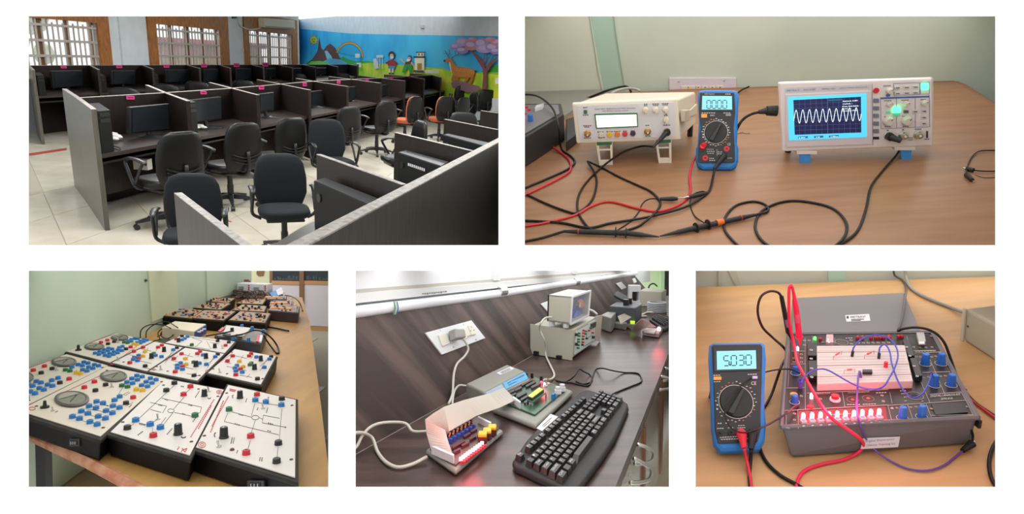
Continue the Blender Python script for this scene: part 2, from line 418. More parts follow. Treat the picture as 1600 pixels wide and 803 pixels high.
for k, (s0, s1, zb, zt_) in enumerate(spans):
    w = struct(B, 'window_%d' % (k + 1), (lambda m_: (bar(m_, s0 - .02, s1 + .02, zb - .05, zb, -.05, .16), m_)[1])(MB()), wood_f)
    fr = MB(); W_ = .42 if k else .34
    Wl = .30
    bar(fr, s0 - Wl, s0, zb, zt_ + .5, -.05, .16); bar(fr, s1, s1 + W_, zb, zt_ + .5, -.05, .16); bar(fr, s0 - Wl, s1 + W_, zt_, zt_ + .5, -.052, .16)
    part(w, 'window_frame', fr, wood_f)
    L = s1 - s0; ns = 4
    for i in range(ns + 1):
        m_ = MB(); x = s0 + L * i / ns; wdt = .07 if i == 2 else .035
        bar(m_, x - wdt, x + wdt, zb, zt_, .06, .12); part(w, 'sash_stile', m_, wood_d)
    n = int(L / .13)
    for i in range(n):
        m_ = MB(); x = s0 + L * (i + .5) / n; bar(m_, x - .009, x + .009, zb, zt_ - (.0 if i % 2 else .05), .01, .034); part(w, 'grille_bar', m_, grille)
    for i in range(4):
        m_ = MB(); z = zb + (zt_ - zb) * (.12 + .26 * i); bar(m_, s0, s1, z - .022, z + .022, -.01, .012); part(w, 'grille_rail', m_, grille)
    m_ = MB(); bar(m_, s0, s1, zb, zt_, .085, .09)
    part(w, 'window_glass', m_, mat('window_glass', '#eef4f4', rough=.05, alpha=.18, spec=.3))
# pillar between the first two windows, and the slim one before the air conditioner
pr = MB(); sa, sb = wp_len(wp(186, 60)), wp_len(wp(222, 60)); bar(pr, sa, sb, 0, zt, -.04, 0)
struct(B, 'pillar_west', pr, wall_w)
# outdoors: foliage and a pink building beyond the windows
leaf_m = mat('garden_foliage', '#d5e6cc', rough=.8, noise=.9, nscale=1.5, col2='#f4f8f4')
mb = MB()
for i in range(100):
    s = random.uniform(-1.0, spans[0][1] + 1.0); z = random.uniform(.3, 3.0)
    mb.sphere(wA + wd_ * s + wn * random.uniform(1.5, 2.6) + V((0, 0, z)), random.uniform(.18, .42), 6)
single(B, 'hedge', 'pale green hedge seen through the barred window furthest from the mural', 'hedge', mb, leaf_m, kind='stuff')
mb = MB(); bar(mb, spans[1][0] - .1, spans[2][1] + .2, -.2, 1.75, 1.2, 1.4)
bld = thing(B, 'building', 'pink neighbouring building seen through the middle barred window', 'building', mb.v[0])
part(bld, 'wall', mb, mat('pink_render', '#fbe3ec', rough=.8))
mb = MB(); bar(mb, spans[1][0] - .1, spans[2][1] + .2, 1.62, 1.8, 1.0, 1.2); part(bld, 'awning', mb, mat('red_awning', '#ef9aa6', rough=.7))
mb = MB(); bar(mb, spans[1][0] - .1, spans[2][1] + .2, .5, 1.35, 1.1, 1.2); part(bld, 'lower_band', mb, mat('yellow_band', '#f7ead0', rough=.8))
# mural wall: three faces
cA = wB; cB = None
tA = B.at(470, 45, 2.54); tB = B.at(549, 52.4, 2.54); tC = B.at(779, 56.5, 2.54)
pA = G(wp(469, 100)); 
pB = G(tB); pC = G(tC); far_d = (pC - pB).normalized(); pC2 = pC + far_d * 3.0
pA = G(B.onv(469, 100, pB, pB - far_d))                      # corner where the mural wall begins
def mur_pt(u, v, lift=0.0):
    n = V((far_d.y, -far_d.x, 0)); n = n if n.y < 0 else -n
    q = pB + n * lift
    return B.onv(u, v, q, q + far_d)
mn = V((far_d.y, -far_d.x, 0)); mn = mn if mn.y < 0 else -mn
ws = MB().hexa([pA - far_d * .3, pC2, pC2 - mn * .2, pA - far_d * .3 - mn * .2], [x + V((0, 0, zt)) for x in (pA - far_d * .3, pC2, pC2 - mn * .2, pA - far_d * .3 - mn * .2)])
struct(B, 'wall_north', ws, wall_w)
cn = MB().hexa([wB, pA - far_d * .2, pA - far_d * .2 + wn * .2, wB + wn * .2], [x + V((0, 0, zt)) for x in (wB, pA - far_d * .2, pA - far_d * .2 + wn * .2, wB + wn * .2)])
struct(B, 'wall_corner', cn, mat('corner_blue', '#4fb4dc', rough=.8))
mural = thing(B, 'wall_painting', 'bright blue mural with rainbow, deer and two children on the far wall', 'mural', mur_pt(600, 150))
LAY = [0]
def mur(name, pts, col, lift=None, m=None):
    LAY[0] += 1; L = .006 + .0012 * LAY[0] if lift is None else lift
    ring = [mur_pt(u, v, L) for u, v in pts]
    mm = m or mat('mural_' + col.strip('#'), col, rough=.75)
    return part(mural, name, MB().plate(ring, mn, .0008), mm)
def ell(cx, cy, rx, ry, n=14, a0=0, a1=360):
    return [(cx + rx * math.cos(math.radians(a0 + (a1 - a0) * i / (n if a1 - a0 < 360 else n))), cy - ry * math.sin(math.radians(a0 + (a1 - a0) * i / n))) for i in range(n + (1 if a1 - a0 < 360 else 0))]
sky_m = mat('mural_sky', '#45c8f4', rough=.7, noise=.8, nscale=.35, col2='#30b0e8')
mur('sky', [(469, 130), (469, 45), (500, 48), (549, 52.4), (640, 54.5), (785, 56.6), (785, 130)], '#2fb4e6', .005, sky_m)
gm = mat('mural_grass', '#a9d62f', rough=.75, noise=.9, nscale=.8, col2='#e0e63a')
mur('hill', [(520, 96), (530, 92), (536, 88), (543, 92), (556, 96), (575, 95), (590, 99), (600, 104), (600, 112), (515, 112)], '#3fae4a')
mur('hill', [(752, 112), (762, 106), (772, 103), (785, 100), (785, 125), (752, 125)], '#46a838')
mur('hill', [(676, 106), (690, 106), (704, 110), (740, 113), (785, 113), (785, 130), (676, 130)], '#8fd050')
mur('meadow', [(469, 104), (500, 100), (540, 101), (580, 98), (620, 101), (660, 104), (700, 110), (740, 114), (785, 117), (785, 156), (469, 150)], '#a9d62f', m=gm)
mur('mountain', [(478, 100), (488, 92), (496, 80), (499, 58), (502, 75), (508, 82), (514, 100)], '#6b3a34')
mur('mountain', [(504, 80), (510, 72), (516, 68), (524, 75), (530, 88), (536, 100), (512, 100)], '#7a3f35')
mur('waterfall', [(507, 80), (511, 79), (518, 88), (522, 99), (513, 99)], '#9fd4ee')
mur('pond', [(503, 97), (515, 91), (532, 93), (543, 98), (540, 103), (508, 103)], '#5fb6d8')
mur('bush', [(480, 101), (486, 96), (500, 95), (512, 98), (514, 104), (480, 104)], '#6fbf3c')
for rx, c in ((44, '#d8452e'), (41, '#e98a2c'), (38, '#efd13a'), (35, '#4fa64a'), (32, '#2f6fc0'), (29, '#2fb4e6')):
    s = rx / 44.0; cx = 546
    mur('rainbow_band', [(524 - 0 + (44 - rx) * .25, 82)] + [(cx - 22.5 * math.cos(math.radians(t)) * (.55 + .45 * s) * 1.0, 92 - 27 * math.sin(math.radians(t)) * (.5 + .5 * s)) for t in range(25, 176, 15)], c)
mur('sun', ell(490, 62.5, 5.2, 5.6), '#f4d92c')
for i in range(10):
    a = math.radians(36 * i); mur('sun_ray', [(490 + 5.4 * math.cos(a - .2), 62.5 - 5.8 * math.sin(a - .2)), (490 + 8.2 * math.cos(a), 62.5 - 9 * math.sin(a)), (490 + 5.4 * math.cos(a + .2), 62.5 - 5.8 * math.sin(a + .2))], '#f0b428')
mur('sun_eye', ell(488.4, 61.5, .7, .9, 8), '#3a2a12'); mur('sun_eye', ell(491.6, 61, .7, .9, 8), '#3a2a12'); mur('sun_mouth', ell(490.3, 64.5, 2, 1.2, 8, 180, 360), '#b05010')
# slide
mur('slide', [(583, 92), (588, 91), (590, 98), (592, 107), (586, 108), (584, 100)], '#e8e0e4'); 
for x in (590, 593, 597): mur('slide_post', [(x, 87), (x + .8, 87), (x + 1.2, 107), (x + .2, 107)], '#e6e9ea')
mur('slide_rail', [(588, 86), (599, 86), (599, 90), (588, 90)], '#cfe3ea')
# girl
mur('girl_hair', ell(612, 86, 5.2, 6), '#2b1a18'); mur('girl_face', ell(612, 88, 3.2, 4.3), '#e8b994'); mur('girl_mask', ell(612, 90, 2.8, 2.3), '#cfe7ee')
mur('girl_top', [(607, 94), (617, 94), (619, 103), (606, 103)], '#b3262e'); mur('girl_arm', [(607, 95), (602, 98), (603, 100), (608, 98)], '#8f1f2a'); mur('girl_arm', [(617, 95), (622, 99), (620, 100.5), (616, 98)], '#8f1f2a')
mur('girl_skirt', [(606.5, 103), (618, 103), (616, 108), (607, 108)], '#3f8fd6'); 
for x in (608, 612.5): mur('girl_leg', [(x, 107), (x + 2.2, 107), (x + 2, 114), (x + .4, 114)], '#f0e6de'); mur('girl_shoe', ell(x + 1, 115, 1.9, 1.3), '#221a1a')
# boy
mur('boy_cap', ell(640, 89, 3.4, 2.8, 12), '#1f4f9a'); mur('boy_face', ell(639, 92, 3.0, 3.4), '#e4b088'); mur('boy_mask', ell(638, 94, 2.6, 2), '#f0f2f2')
mur('boy_top', [(633, 97), (643, 95.5), (643, 101), (633, 101)], '#7a2c2c'); mur('boy_trousers', [(632, 101), (643, 100), (645, 114), (640, 114), (637, 105), (633, 114), (628, 113)], '#229a3c')
mur('boy_arm', [(633, 97.5), (626, 91), (625, 92.5), (632, 99.5)], '#e4b088'); mur('boy_arm', [(643, 96), (648, 104), (646, 104.5), (642, 99)], '#e4b088')
# tall house
mur('house_wall', [(648, 90), (663, 90), (663, 112), (648, 112)], '#f1ecd2'); mur('house_upper', [(652, 82), (662, 82), (662, 89), (652, 89)], '#f6f2e0'); mur('house_roof', [(650, 81), (665, 81), (665, 82.6), (650, 82.6)], '#2a2430')
mur('house_ledge', [(646, 88), (665, 88), (665, 90.5), (646, 90.5)], '#332838'); mur('house_window', [(653, 83.5), (656, 83.5), (656, 87), (653, 87)], '#a88930'); mur('house_window', [(658, 83.5), (661, 83.5), (661, 87), (658, 87)], '#a88930')
mur('house_door', [(652, 99), (659, 99), (659, 109), (652, 109)], '#b88a26'); mur('house_base', [(646, 109.5), (662, 110), (662, 113), (646, 113)], '#4b3a44')
# deer
dr = '#d98a2e'
mur('deer_body', [(703, 101), (710, 101), (716, 104), (726, 105), (736, 107), (742, 111), (741, 118), (735, 121), (722, 121), (710, 120), (705, 112)], dr)
mur('deer_neck', [(699, 93), (704, 91), (710, 99), (713, 106), (706, 114), (704, 104)], dr); mur('deer_chest', [(702, 96), (704, 100), (706, 114), (709, 119), (705, 113), (702, 102)], '#f3e6cf')
mur('deer_head', [(693, 94), (699, 90.5), (705, 91), (706, 95), (700, 97), (695, 97)], '#cf7d28'); mur('deer_muzzle', ell(694.5, 95, 1.8, 1.6, 8), '#3a2520')
for p in ([(707, 117), (712, 118), (708, 124), (710, 131), (707, 131), (705, 124)], [(712, 118), (717, 120), (715, 131), (713, 131)], [(728, 119), (734, 120), (730, 127), (722, 134), (720, 133), (727, 125)], [(735, 116), (741, 117), (738, 126), (733, 135), (731, 134), (735, 125)]):
    mur('deer_leg', p, '#c9772a')
mur('deer_tail', [(741, 110), (747, 110.5), (742, 112.5)], '#3a2520')
def mstroke(name, pts, w, col):
    q = []; r = []
    for i, (x, y) in enumerate(pts):
        a = pts[max(i - 1, 0)]; b = pts[min(i + 1, len(pts) - 1)]; dx, dy = b[0] - a[0], b[1] - a[1]; l = math.hypot(dx, dy) or 1
        q.append((x - dy / l * w / 2, y + dx / l * w / 2)); r.append((x + dy / l * w / 2, y - dx / l * w / 2))
    for i in range(len(pts) - 1): mur(name, [q[i], q[i + 1], r[i + 1], r[i]], col)
mstroke('antler', [(702, 91), (700, 87), (697, 82), (695, 79)], .9, '#4a2e22'); mstroke('antler', [(705, 91), (709, 88), (714, 86), (718, 83), (719, 79)], .9, '#4a2e22')
mstroke('antler', [(700, 87), (703, 83), (702, 77)], .7, '#4a2e22'); mstroke('antler', [(712, 87), (711, 82), (713, 78)], .7, '#4a2e22'); mstroke('antler', [(698, 84), (693, 84)], .6, '#4a2e22')
for i in range(16): mur('deer_spot', ell(712 + (i % 8) * 3.4 + (i // 8) * 1.5, 106.8 + (i % 8) * .45 + (i // 8) * 3, .6, .5, 6), '#f5e3c6')
# tree
mur('tree_trunk', [(753, 143), (755, 118), (754, 108), (740, 85), (733, 79), (736, 78.5), (748, 88), (756, 98), (758, 108), (764, 98), (776, 88), (778, 90), (768, 102), (760, 114), (760, 143)], '#8a4a4c')
mstroke('tree_branch', [(755, 100), (757, 88), (756, 80)], 1.8, '#8a4a4c'); mstroke('tree_branch', [(758, 104), (763, 92), (770, 82)], 1.8, '#8a4a4c')
for k, (x, y, rx, ry) in enumerate([(712, 73, 9, 5.5), (722, 66, 11, 7), (722, 79, 10, 5.5), (737, 71, 12, 8), (752, 68, 12, 9), (757, 76, 14, 7), (770, 74, 12, 8), (776, 66, 9, 6), (766, 62, 9, 4), (738, 62, 8, 4), (775, 80, 9, 5)]):
    mur('tree_blossom', ell(x, y, rx, ry, 12), ['#a58cc4', '#b69bd0', '#9a84bb', '#c3868f'][k % 4 if k not in (8, 9) else 3])
    mur('blossom_highlight', ell(x - 2, y - 1.5, rx * .6, ry * .5, 10), '#c5b2da' if k not in (8, 9) else '#d09a9c')
for x, y, rx, ry in ((720, 134, 14, 7), (735, 138, 16, 6), (712, 131, 7, 6)): mur('rock', ell(x, y, rx, ry, 12), '#8d6a72')
mur('white_patch', [(555, 84), (562, 84), (562, 90), (555, 90)], '#e4ece8'); mur('white_patch', [(557, 98), (564, 98), (564, 105), (557, 105)], '#e4ece0')
mur('white_patch', [(664, 109), (686, 110), (686, 115), (664, 114)], '#dfe9d6'); mur('white_patch', [(774, 122), (779, 122), (779, 131), (774, 131)], '#e8eee0')
# skirting below the mural, small box on the wall
mb = MB(); 
q0 = mur_pt(700, 152, .03); 
struct(B, 'baseboard_north', MB().plate([mur_pt(700, 152, .03), mur_pt(785, 154, .03), mur_pt(785, 175, .03), mur_pt(700, 172, .03)], mn, .01), wall_w)
mb = MB(); p = mur_pt(661, 41, .0); mb.plate([mur_pt(658, 39, 0), mur_pt(663.5, 39, 0), mur_pt(663.5, 44, 0), mur_pt(658, 44, 0)][::-1], mn, .06)
single(B, 'wall_sensor', 'small white sensor box high on the wall above the mural', 'sensor', mb, mat('sensor_white', '#c9cdd0', rough=.5))
# ceiling with flush light panels
ceil_m = mat('ceiling_paint', '#cfd4d4', rough=.8)
cr = [V((-1.5, 2.4, 0)), V((22, 2.4, 0)), pC2 + V((4, 2, 0)), wB + wn * .1, wA + wn * .14]
struct(B, 'ceiling', MB().hexa([x + V((0, 0, zt)) for x in map(G, cr)], [x + V((0, 0, zt + .05)) for x in map(G, cr)]), ceil_m)
lampm = mat('lamp_diffuser', '#ffffff', emit=2.6, rough=.5)
for i, (x, y, w, h) in enumerate([(-3.2, 6, 1.6, 1.2), (0, 6.5, 1.6, 1.2), (-5, 10, 1.8, 1.5), (-1, 10.5, 1.8, 1.5), (3, 12, 2, 1.6), (-3.5, 15, 2.2, 2), (2.2, 17, 2.2, 2), (7, 18, 2.4, 2.2), (1.5, 23, 4, 2), (8, 24, 4.5, 2)]):
    ld = bpy.data.lights.new('lamp', 'AREA'); ld.shape = 'RECTANGLE'; ld.size = w; ld.size_y = h; ld.energy = LIGHTS['P1'] * w * h
    lo = bpy.data.objects.new('bay_light', ld); COL.objects.link(lo); lo.matrix_world = B.W @ Matrix.Translation((x, y, zt - .06))
# daylight at the windows
# ---- air conditioner above the third window
ac = thing(B, 'air_conditioner', 'cream split air conditioner high above the small barred window', 'air conditioner', wp(437, 37), rz=0)
def wq(u, v, d): 
    q = wA - wn * d; return B.onv(u, v, q, q + wd_)
mb = MB().plate([wq(413, 28, .25), wq(461, 32, .25), wq(462, 46, .25), wq(414, 43, .25)][::-1], wn, .22)
part(ac, 'body', mb, mat('ac_cream', '#d8d4bd', rough=.4), bevel=.03)
mb = MB().plate([wq(416, 40.5, .27), wq(459, 43.5, .27), wq(459, 44.8, .27), wq(416, 41.8, .27)][::-1], wn, .02); part(ac, 'air_louver', mb, mat('ac_slot', '#8d8a7c'))
mb = MB().tube([wq(372, 25, .06), wq(376, 40, .06), wq(390, 46, .06), wq(405, 44, .06), wq(409, 40, .06)], .02); single(B, 'wall_cable', 'white cable drooping along the window wall beside the air conditioner', 'cable', mb, mat('cable_white', '#d7d4cb'))
mb = MB().plate([wq(364, 22.5, .04), wq(370, 22.5, .04), wq(370, 29, .04), wq(364, 29, .04)][::-1], wn, .05); single(B, 'wall_speaker', 'small dark box fixed high on the window wall', 'speaker', mb, blk)
mb = MB().plate([wq(376, 75, .02), wq(381, 75, .02), wq(381, 81, .02), wq(376, 81, .02)][::-1], wn, .02); single(B, 'light_switch', 'small pale switch plate on the wall between two barred windows', 'switch', mb, mat('switch_plate', '#d9d6cf'))

# ---- desks -------------------------------------------------------------
def label_tag(t, p, q, u, v, w):
    """pink tag with a dark print on the back panel between p and q"""
    a = B.onv(u - w / 2, v, p, q); b = B.onv(u + w / 2, v, p, q); up = V((0, 0, (b - a).length * .32))
    n = (b - a).cross(V((0, 0, 1))).normalized() * .032
    if n.y > 0: n = -n
    o = part(t, 'name_tag', MB().hexa([a + n, b + n, b + n + up, a + n + up], [x + n * .15 for x in (a + n, b + n, b + n + up, a + n + up)]), pink)
    m = MB()
    for i in range(4):
        f = .15 + .18 * i; c = a + (b - a) * f + up * .35 + n * 1.2; e = (b - a) * .12
        m.quad(c, c + e, c + e + up * .3, c + up * .3)
    finish(meshof(m, org(t)), 'printing', ink, o)
def monitor(u0, v0, u1, v1, u2, v2, u3, v3, zc, lab, grp, p, q, off=.22):
    """flat monitor: the four corners of its front, on the plane parallel to the back panel"""
    n = (q - p).cross(V((0, 0, 1))).normalized(); n = n if n.y < 0 else -n
    P_ = p + n * off; Q_ = q + n * off
    c = [B.onv(u, v, P_, Q_) for u, v in ((u0, v0), (u1, v1), (u2, v2), (u3, v3))]
    base = (c[2] + c[3]) / 2; 
    t = thing(B, 'monitor', lab, 'monitor', G(base, zc), group=grp)
    part(t, 'housing', MB().plate(c[::-1], -n, .05), blk, bevel=.006)
    ce = sum(c, V()) / 4; s = [ce + (x - ce) * .9 + n * .006 for x in c]
    part(t, 'screen', MB().plate(s, n, .002), scr)
    w = (c[1] - c[0]).length; bc = G(base, zc) - n * .02
    part(t, 'stand_neck', MB().cyl(bc, base - n * .03 + V((0, 0, .05)), .028, n=8), blk)
    part(t, 'stand_foot', MB().lathe(bc + n * .04, (0, 0, 1), [(w * .24, 0), (w * .24, .008), (w * .12, .018), (.03, .03)], 16), blk, smooth=False)
    return t
def tower(lab, grp, top, z0, face=None):
    t = thing(B, 'computer_tower', lab, 'computer', G(top[0], z0), group=grp)
    part(t, 'case', MB().slab(top, z0), blk_m, bevel=.006)
    if face:
        a, b = face; n = V((b.y - a.y, a.x - b.x, 0)).normalized(); n = n if n.y < 0 else -n
        h = top[0].z - z0
        for f, g, hh in ((.12, .88, .06), (.12, .88, .2)):
            z = z0 + h * (1 - hh); m = MB().plate([a + (b - a) * f + V((0, 0, z - a.z)), a + (b - a) * g + V((0, 0, z - a.z)), a + (b - a) * g + V((0, 0, z - a.z - h * .08)), a + (b - a) * f + V((0, 0, z - a.z - h * .08))], n, .005)
            part(t, 'drive_bay', m, mat('drive_grey', '#1c1d1f', rough=.4))
    return t
# row by the windows
r1 = thing(B, 'cubicle_row', 'long dark cubicle desk row standing under the barred windows', 'cubicle desk', G(T(52, 109)))
p0, p1 = T(45, 102.5), T(560, 100.5)
panelparts(r1, p0, p1, .04, 0, lam, 'back_panel')
D1 = [((45, 103), (52, 109.5), True), ((141, 104), (154, 109)), ((223, 103), (239, 108)), ((292, 103), (312, 107)), ((342, 103), (360, 106.5)), ((393, 102.5), (412, 106)), ((432, 102.5), (457, 106)), ((472, 102), (493, 105)), ((512, 102), (528, 104.5)), ((545, 101), (558, 103))]
def along(p, q, u, v):                               # foot of a divider: on the back line at pixel column u
    return B.onv(u, v, p, q)
ends = []
for k, d in enumerate(D1):
    b = T(*d[1]); a = along(p0, p1, *d[0]); a = V((a.x, a.y, RT)); ends.append((a, b))
    panelparts(r1, b, a, .04, 0 if k in (0, len(D1) - 1) else .05, lam if k else lam_lit)
def desk_between(t, ends, zt, th, m, k0=0, name='desktop', inset=.0, deep=1.0):
    for i in range(len(ends) - 1):
        (a, b), (c, d) = ends[i], ends[i + 1]
        u = lambda x, y, f: V((x.x + (y.x - x.x) * f, x.y + (y.y - x.y) * f, zt))
        e = (u(c, d, 0) - u(a, b, 0)).normalized() * .022
        top = [u(a, b, 0) + e, u(c, d, 0) - e, u(c, d, deep) - e, u(a, b, deep) + e]
        part(t, name, MB().slab(top, zt - th), m)
desk_between(r1, ends, .78, .035, desk_m, deep=.94)
for i in range(len(ends) - 1):
    (a, b), (c, d) = ends[i], ends[i + 1]
    f = lambda x, y, k, z: V((x.x + (y.x - x.x) * k, x.y + (y.y - x.y) * k, z))
    part(r1, 'keyboard_shelf', MB().slab([f(a, b, .3, .68), f(c, d, .3, .68), f(c, d, .85, .68), f(a, b, .85, .68)], .655), lam)
for u, v in ((97, 105.5), (184, 105), (258, 104.5), (317, 104), (368, 103.5), (413, 103)): label_tag(r1, p0, p1, u, v + 1, 9)
M1 = [(81, 111, 129, 110, 131, 134, 84, 138, 'silver-edged monitor tilted in the first bay under the windows'), (175, 110.5, 212, 110, 212, 132, 175, 132, 'monitor in the second bay of the window desk row'),
      (259, 109, 309, 109, 309, 128, 260, 129, 'wide monitor in the third bay of the window desk row'), (320, 108, 342, 108, 342, 127, 320, 128, 'monitor in the fourth bay of the window desk row'),
      (370, 107, 393, 107, 393, 124, 370, 125, 'monitor in the fifth bay of the window desk row'), (416, 107, 431, 107, 431, 121, 416, 122, 'monitor in the sixth bay of the window desk row'),
      (458, 106.5, 471, 106.5, 471, 118, 458, 119, 'monitor in the seventh bay of the window desk row'), (494, 106, 510, 106, 510, 116, 494, 117, 'monitor in the eighth bay of the window desk row')]
for m in M1: monitor(*m[:8], .78, m[8], 'monitors on the window desk row', p0, p1, .3)
def dtower(t0, t1, w, h, z0, lab, grp, ends, i, f0, f1):
    """tower beside a divider: from fraction f0 to f1 of the divider"""
    a, b = ends[i]; g = lambda k: V((a.x + (b.x - a.x) * k, a.y + (b.y - a.y) * k, z0 + h))
    e = (G(ends[i + 1][0]) - G(a)).normalized()
    top = [g(f0) + e * .06, g(f1) + e * .06, g(f1) + e * (.06 + w), g(f0) + e * (.06 + w)]
    return tower(lab, grp, top[::-1], z0, (top[1], top[2]))
dtower(0, 0, .15, .33, .78, 'black tower with grey drive bay at the outer end of the window row', 'computer towers on the window desk row', ends, 0, .35, .93)
dtower(0, 0, .13, .30, .78, 'black tower beside the second divider of the window desk row', 'computer towers on the window desk row', ends, 1, .3, .9)
dtower(0, 0, .13, .30, .78, 'black tower beside the third divider of the window desk row', 'computer towers on the window desk row', ends, 2, .3, .9)
# middle double row
r2 = thing(B, 'cubicle_row', 'long double-sided dark cubicle row through the middle of the room', 'cubicle desk', G(T(146, 171)))
line = [(122, 153), (258.5, 145), (362.6, 138), (439, 131.5), (488.6, 127), (549, 124), (595, 122), (640, 119.3), (675, 117.2), (694, 116.3)]
L2 = [T(*x) for x in line]
for i in range(len(L2) - 1): panelparts(r2, L2[i], L2[i + 1], .045, 0, lam, 'back_panel')
near = [(146.5, 171), (294, 158), (403, 148.5), (484, 140.7), (543, 135.2), (595, 130), (633, 126.3), (663, 123.4), (689, 121), (710, 120)]
ends2 = []
for k, (i, j) in enumerate(zip(L2, near)):
    b = T(*j); ends2.append((i, b)); panelparts(r2, b, i, .045, 0 if k in (0, 9) else .04, lam_lit if k == 0 else lam)
farp = [(100.6, 139), (229.6, 133), (328, 129), (402.6, 124.5), (463, 122.4), (514, 119.6), (560, 117.8), (600, 116.3), (640, 114.6), (660, 113.6)]
for k, (i, j) in enumerate(zip(L2, farp)):
    panelparts(r2, i, T(*j), .045, 0, lam_lit if k == 0 else lam)
desk_between(r2, ends2, .75, .04, desk_m, deep=.93)
fe = [(i, T(*j)) for i, j in zip(L2, farp)]
desk_between(r2, fe, .75, .04, desk_m, deep=.9)
for i in range(len(ends2) - 1):
    (a, b), (c, d) = ends2[i], ends2[i + 1]
    f = lambda x, y, k, z: V((x.x + (y.x - x.x) * k, x.y + (y.y - x.y) * k, z))
    part(r2, 'keyboard_shelf', MB().slab([f(a, b, .35, .66), f(c, d, .35, .66), f(c, d, .88, .66), f(a, b, .88, .66)], .64), lam)
    part(r2, 'modesty_panel', MB().slab([f(a, b, .32, .64), f(c, d, .32, .64), f(c, d, .36, .64), f(a, b, .36, .64)], .18), lam)
for k, (u, v, w) in enumerate([(200, 155, 12.5), (314.5, 147, 9.5), (405.5, 139.5, 8), (473.5, 134.5, 6), (527, 130.5, 5.5), (572, 127.3, 4.5), (610.5, 124.3, 4), (639, 121.8, 3.5)]): 
    i = min(k, 8); label_tag(r2, L2[i], L2[i + 1], u, v, w)
M2 = [((203, 167.5), (265, 162), (265, 203), (203, 209), 0, 'black monitor nearest the outer end of the middle row'),
      ((298, 156.5), (346, 151), (347, 186), (299, 192), 1, 'black monitor with stand in the second bay of the middle row'),
      ((405, 147), (428, 144), (428, 172), (405, 175), 2, 'black monitor in the third bay of the middle row'), ((486, 143), (504, 141), (504, 168), (486, 170), 3, 'black monitor in the fourth bay of the middle row'),
      ((545, 136), (556, 135), (556, 156), (545, 158), 4, 'black monitor in the fifth bay of the middle row'), ((597, 133), (606, 132.5), (606, 150), (597, 151), 5, 'black monitor in the sixth bay of the middle row')]
for a, b, c, d, i, lab in M2: monitor(*a, *b, *c, *d, .75, lab, 'monitors on the middle desk row', L2[i], L2[i + 1], .34)
t_ = dtower(0, 0, .17, .42, .75, 'black computer tower behind the end panel of the middle row', 'computer towers on the middle desk row', ends2, 0, .28, .9)
dtower(0, 0, .15, .42, .75, 'black computer tower against the second divider of the middle row', 'computer towers on the middle desk row', ends2, 1, .4, .9)
# crumpled paper and plug adaptor on the first desk
mb = MB()
for u, v, r in ((171, 213, .05), (176, 211, .06), (182, 214, .055), (166, 217, .04), (179, 217, .04)): mb.sphere(B.at(u, v, .79), r, 7, (1.3, 1, .6))
single(B, 'plastic_bag', 'crumpled clear plastic bag on the first desk beside the tower', 'bag', mb, mat('crumpled_plastic', '#d5d3ce', rough=.35, bump=1, nscale=40))
mb = MB()
for u, v, r in ((306, 199, .05), (312, 197, .055), (318, 199, .04)): mb.sphere(B.at(u, v, .79), r, 7, (1.3, 1, .5))
single(B, 'plastic_bag', 'small crumpled plastic bag under the second monitor of the middle row', 'bag', mb, MC['crumpled_plastic'])
mb = MB().box(B.at(223, 256, .5), (.16, .1, .12)); single(B, 'socket_box', 'small white socket box under the first desk of the middle row', 'socket', mb, mat('socket_white', '#d8d5cb'))
mb = MB().tube([B.at(167, 229, .76), B.at(178, 232, .76), B.at(186, 234, .76), B.at(187, 231, .76), B.at(176, 228, .78)], .006); single(B, 'desk_cable', 'thin black cable curled on the first desk of the middle row', 'cable', mb, blk)
# near row with its long outer panel
r3 = thing(B, 'cubicle_row', 'dark cubicle row with long outer panel crossing the lower corner', 'cubicle desk', G(T(630, 288)))
o_a, o_b = T(430, 396), T(779, 217); dd = (o_b - o_a).normalized(); o_b2 = o_b + dd * .5; o_a2 = o_a - dd * .6
w3 = V((dd.y, -dd.x, 0)); w3 = w3 if w3.x > 0 else -w3
o_a2 = o_a
top = [o_a2, o_b2, o_b2 + w3 * .06, o_a2 + w3 * .06]
def trim(p, q, v, zmin):
    """bottom heights under p and q so that the board ends where the bay's own floor board begins"""
    d = V((q.x - p.x, q.y - p.y, 0)).normalized(); a = B.onv(300, v, p, q); b = B.onv(600, v, p, q); f = lambda x: a.z + (b.z - a.z) * (x - a).dot(d) / (b - a).dot(d)
    return [max(zmin, f(x)) for x in (p, q)]
zz = trim(top[0], top[1], 401, -.3); bot = [V((top[0].x, top[0].y, zz[0])), V((top[1].x, top[1].y, zz[1]))]
part(r3, 'outer_panel', MB().hexa([bot[0], bot[1], bot[1] + w3 * .06, bot[0] + w3 * .06], top), lam_out)
part(r3, 'edge_band', MB().hexa([x - w3 * .006 for x in top[:2]] + [x + w3 * .006 for x in top[2:]], [x + V((0, 0, .008)) - w3 * .006 for x in top[:2]] + [x + V((0, 0, .008)) + w3 * .006 for x in top[2:]]), edge_m)
for k, (a, b) in enumerate([((278, 302), (386, 385)), ((498, 241.5), (632, 289)), ((619, 207.4), (738, 236)), ((695.6, 186.5), (779, 203)), ((752, 173), (779, 177))]):
    pa, pb = T(*a), T(*b)
    if k < 2:
        d = (pb - pa).normalized(); n = V((-d.y, d.x, 0)) * .0175; z2 = trim(pa, pb, 401, .1)
        ring = [pa - n, pb - n, pb + n, pa + n]; o = part(r3, 'divider', MB().hexa([V((r.x, r.y, z2[0 if i in (0, 3) else 1])) for i, r in enumerate(ring)], ring), lam if k else lam_out)
        finish(meshof(MB().hexa(ring, [x + V((0, 0, .004)) for x in ring]), org(r3)), 'edge_band', edge_m, o)
    else: panelparts(r3, pa, pb, .035, .1, lam)
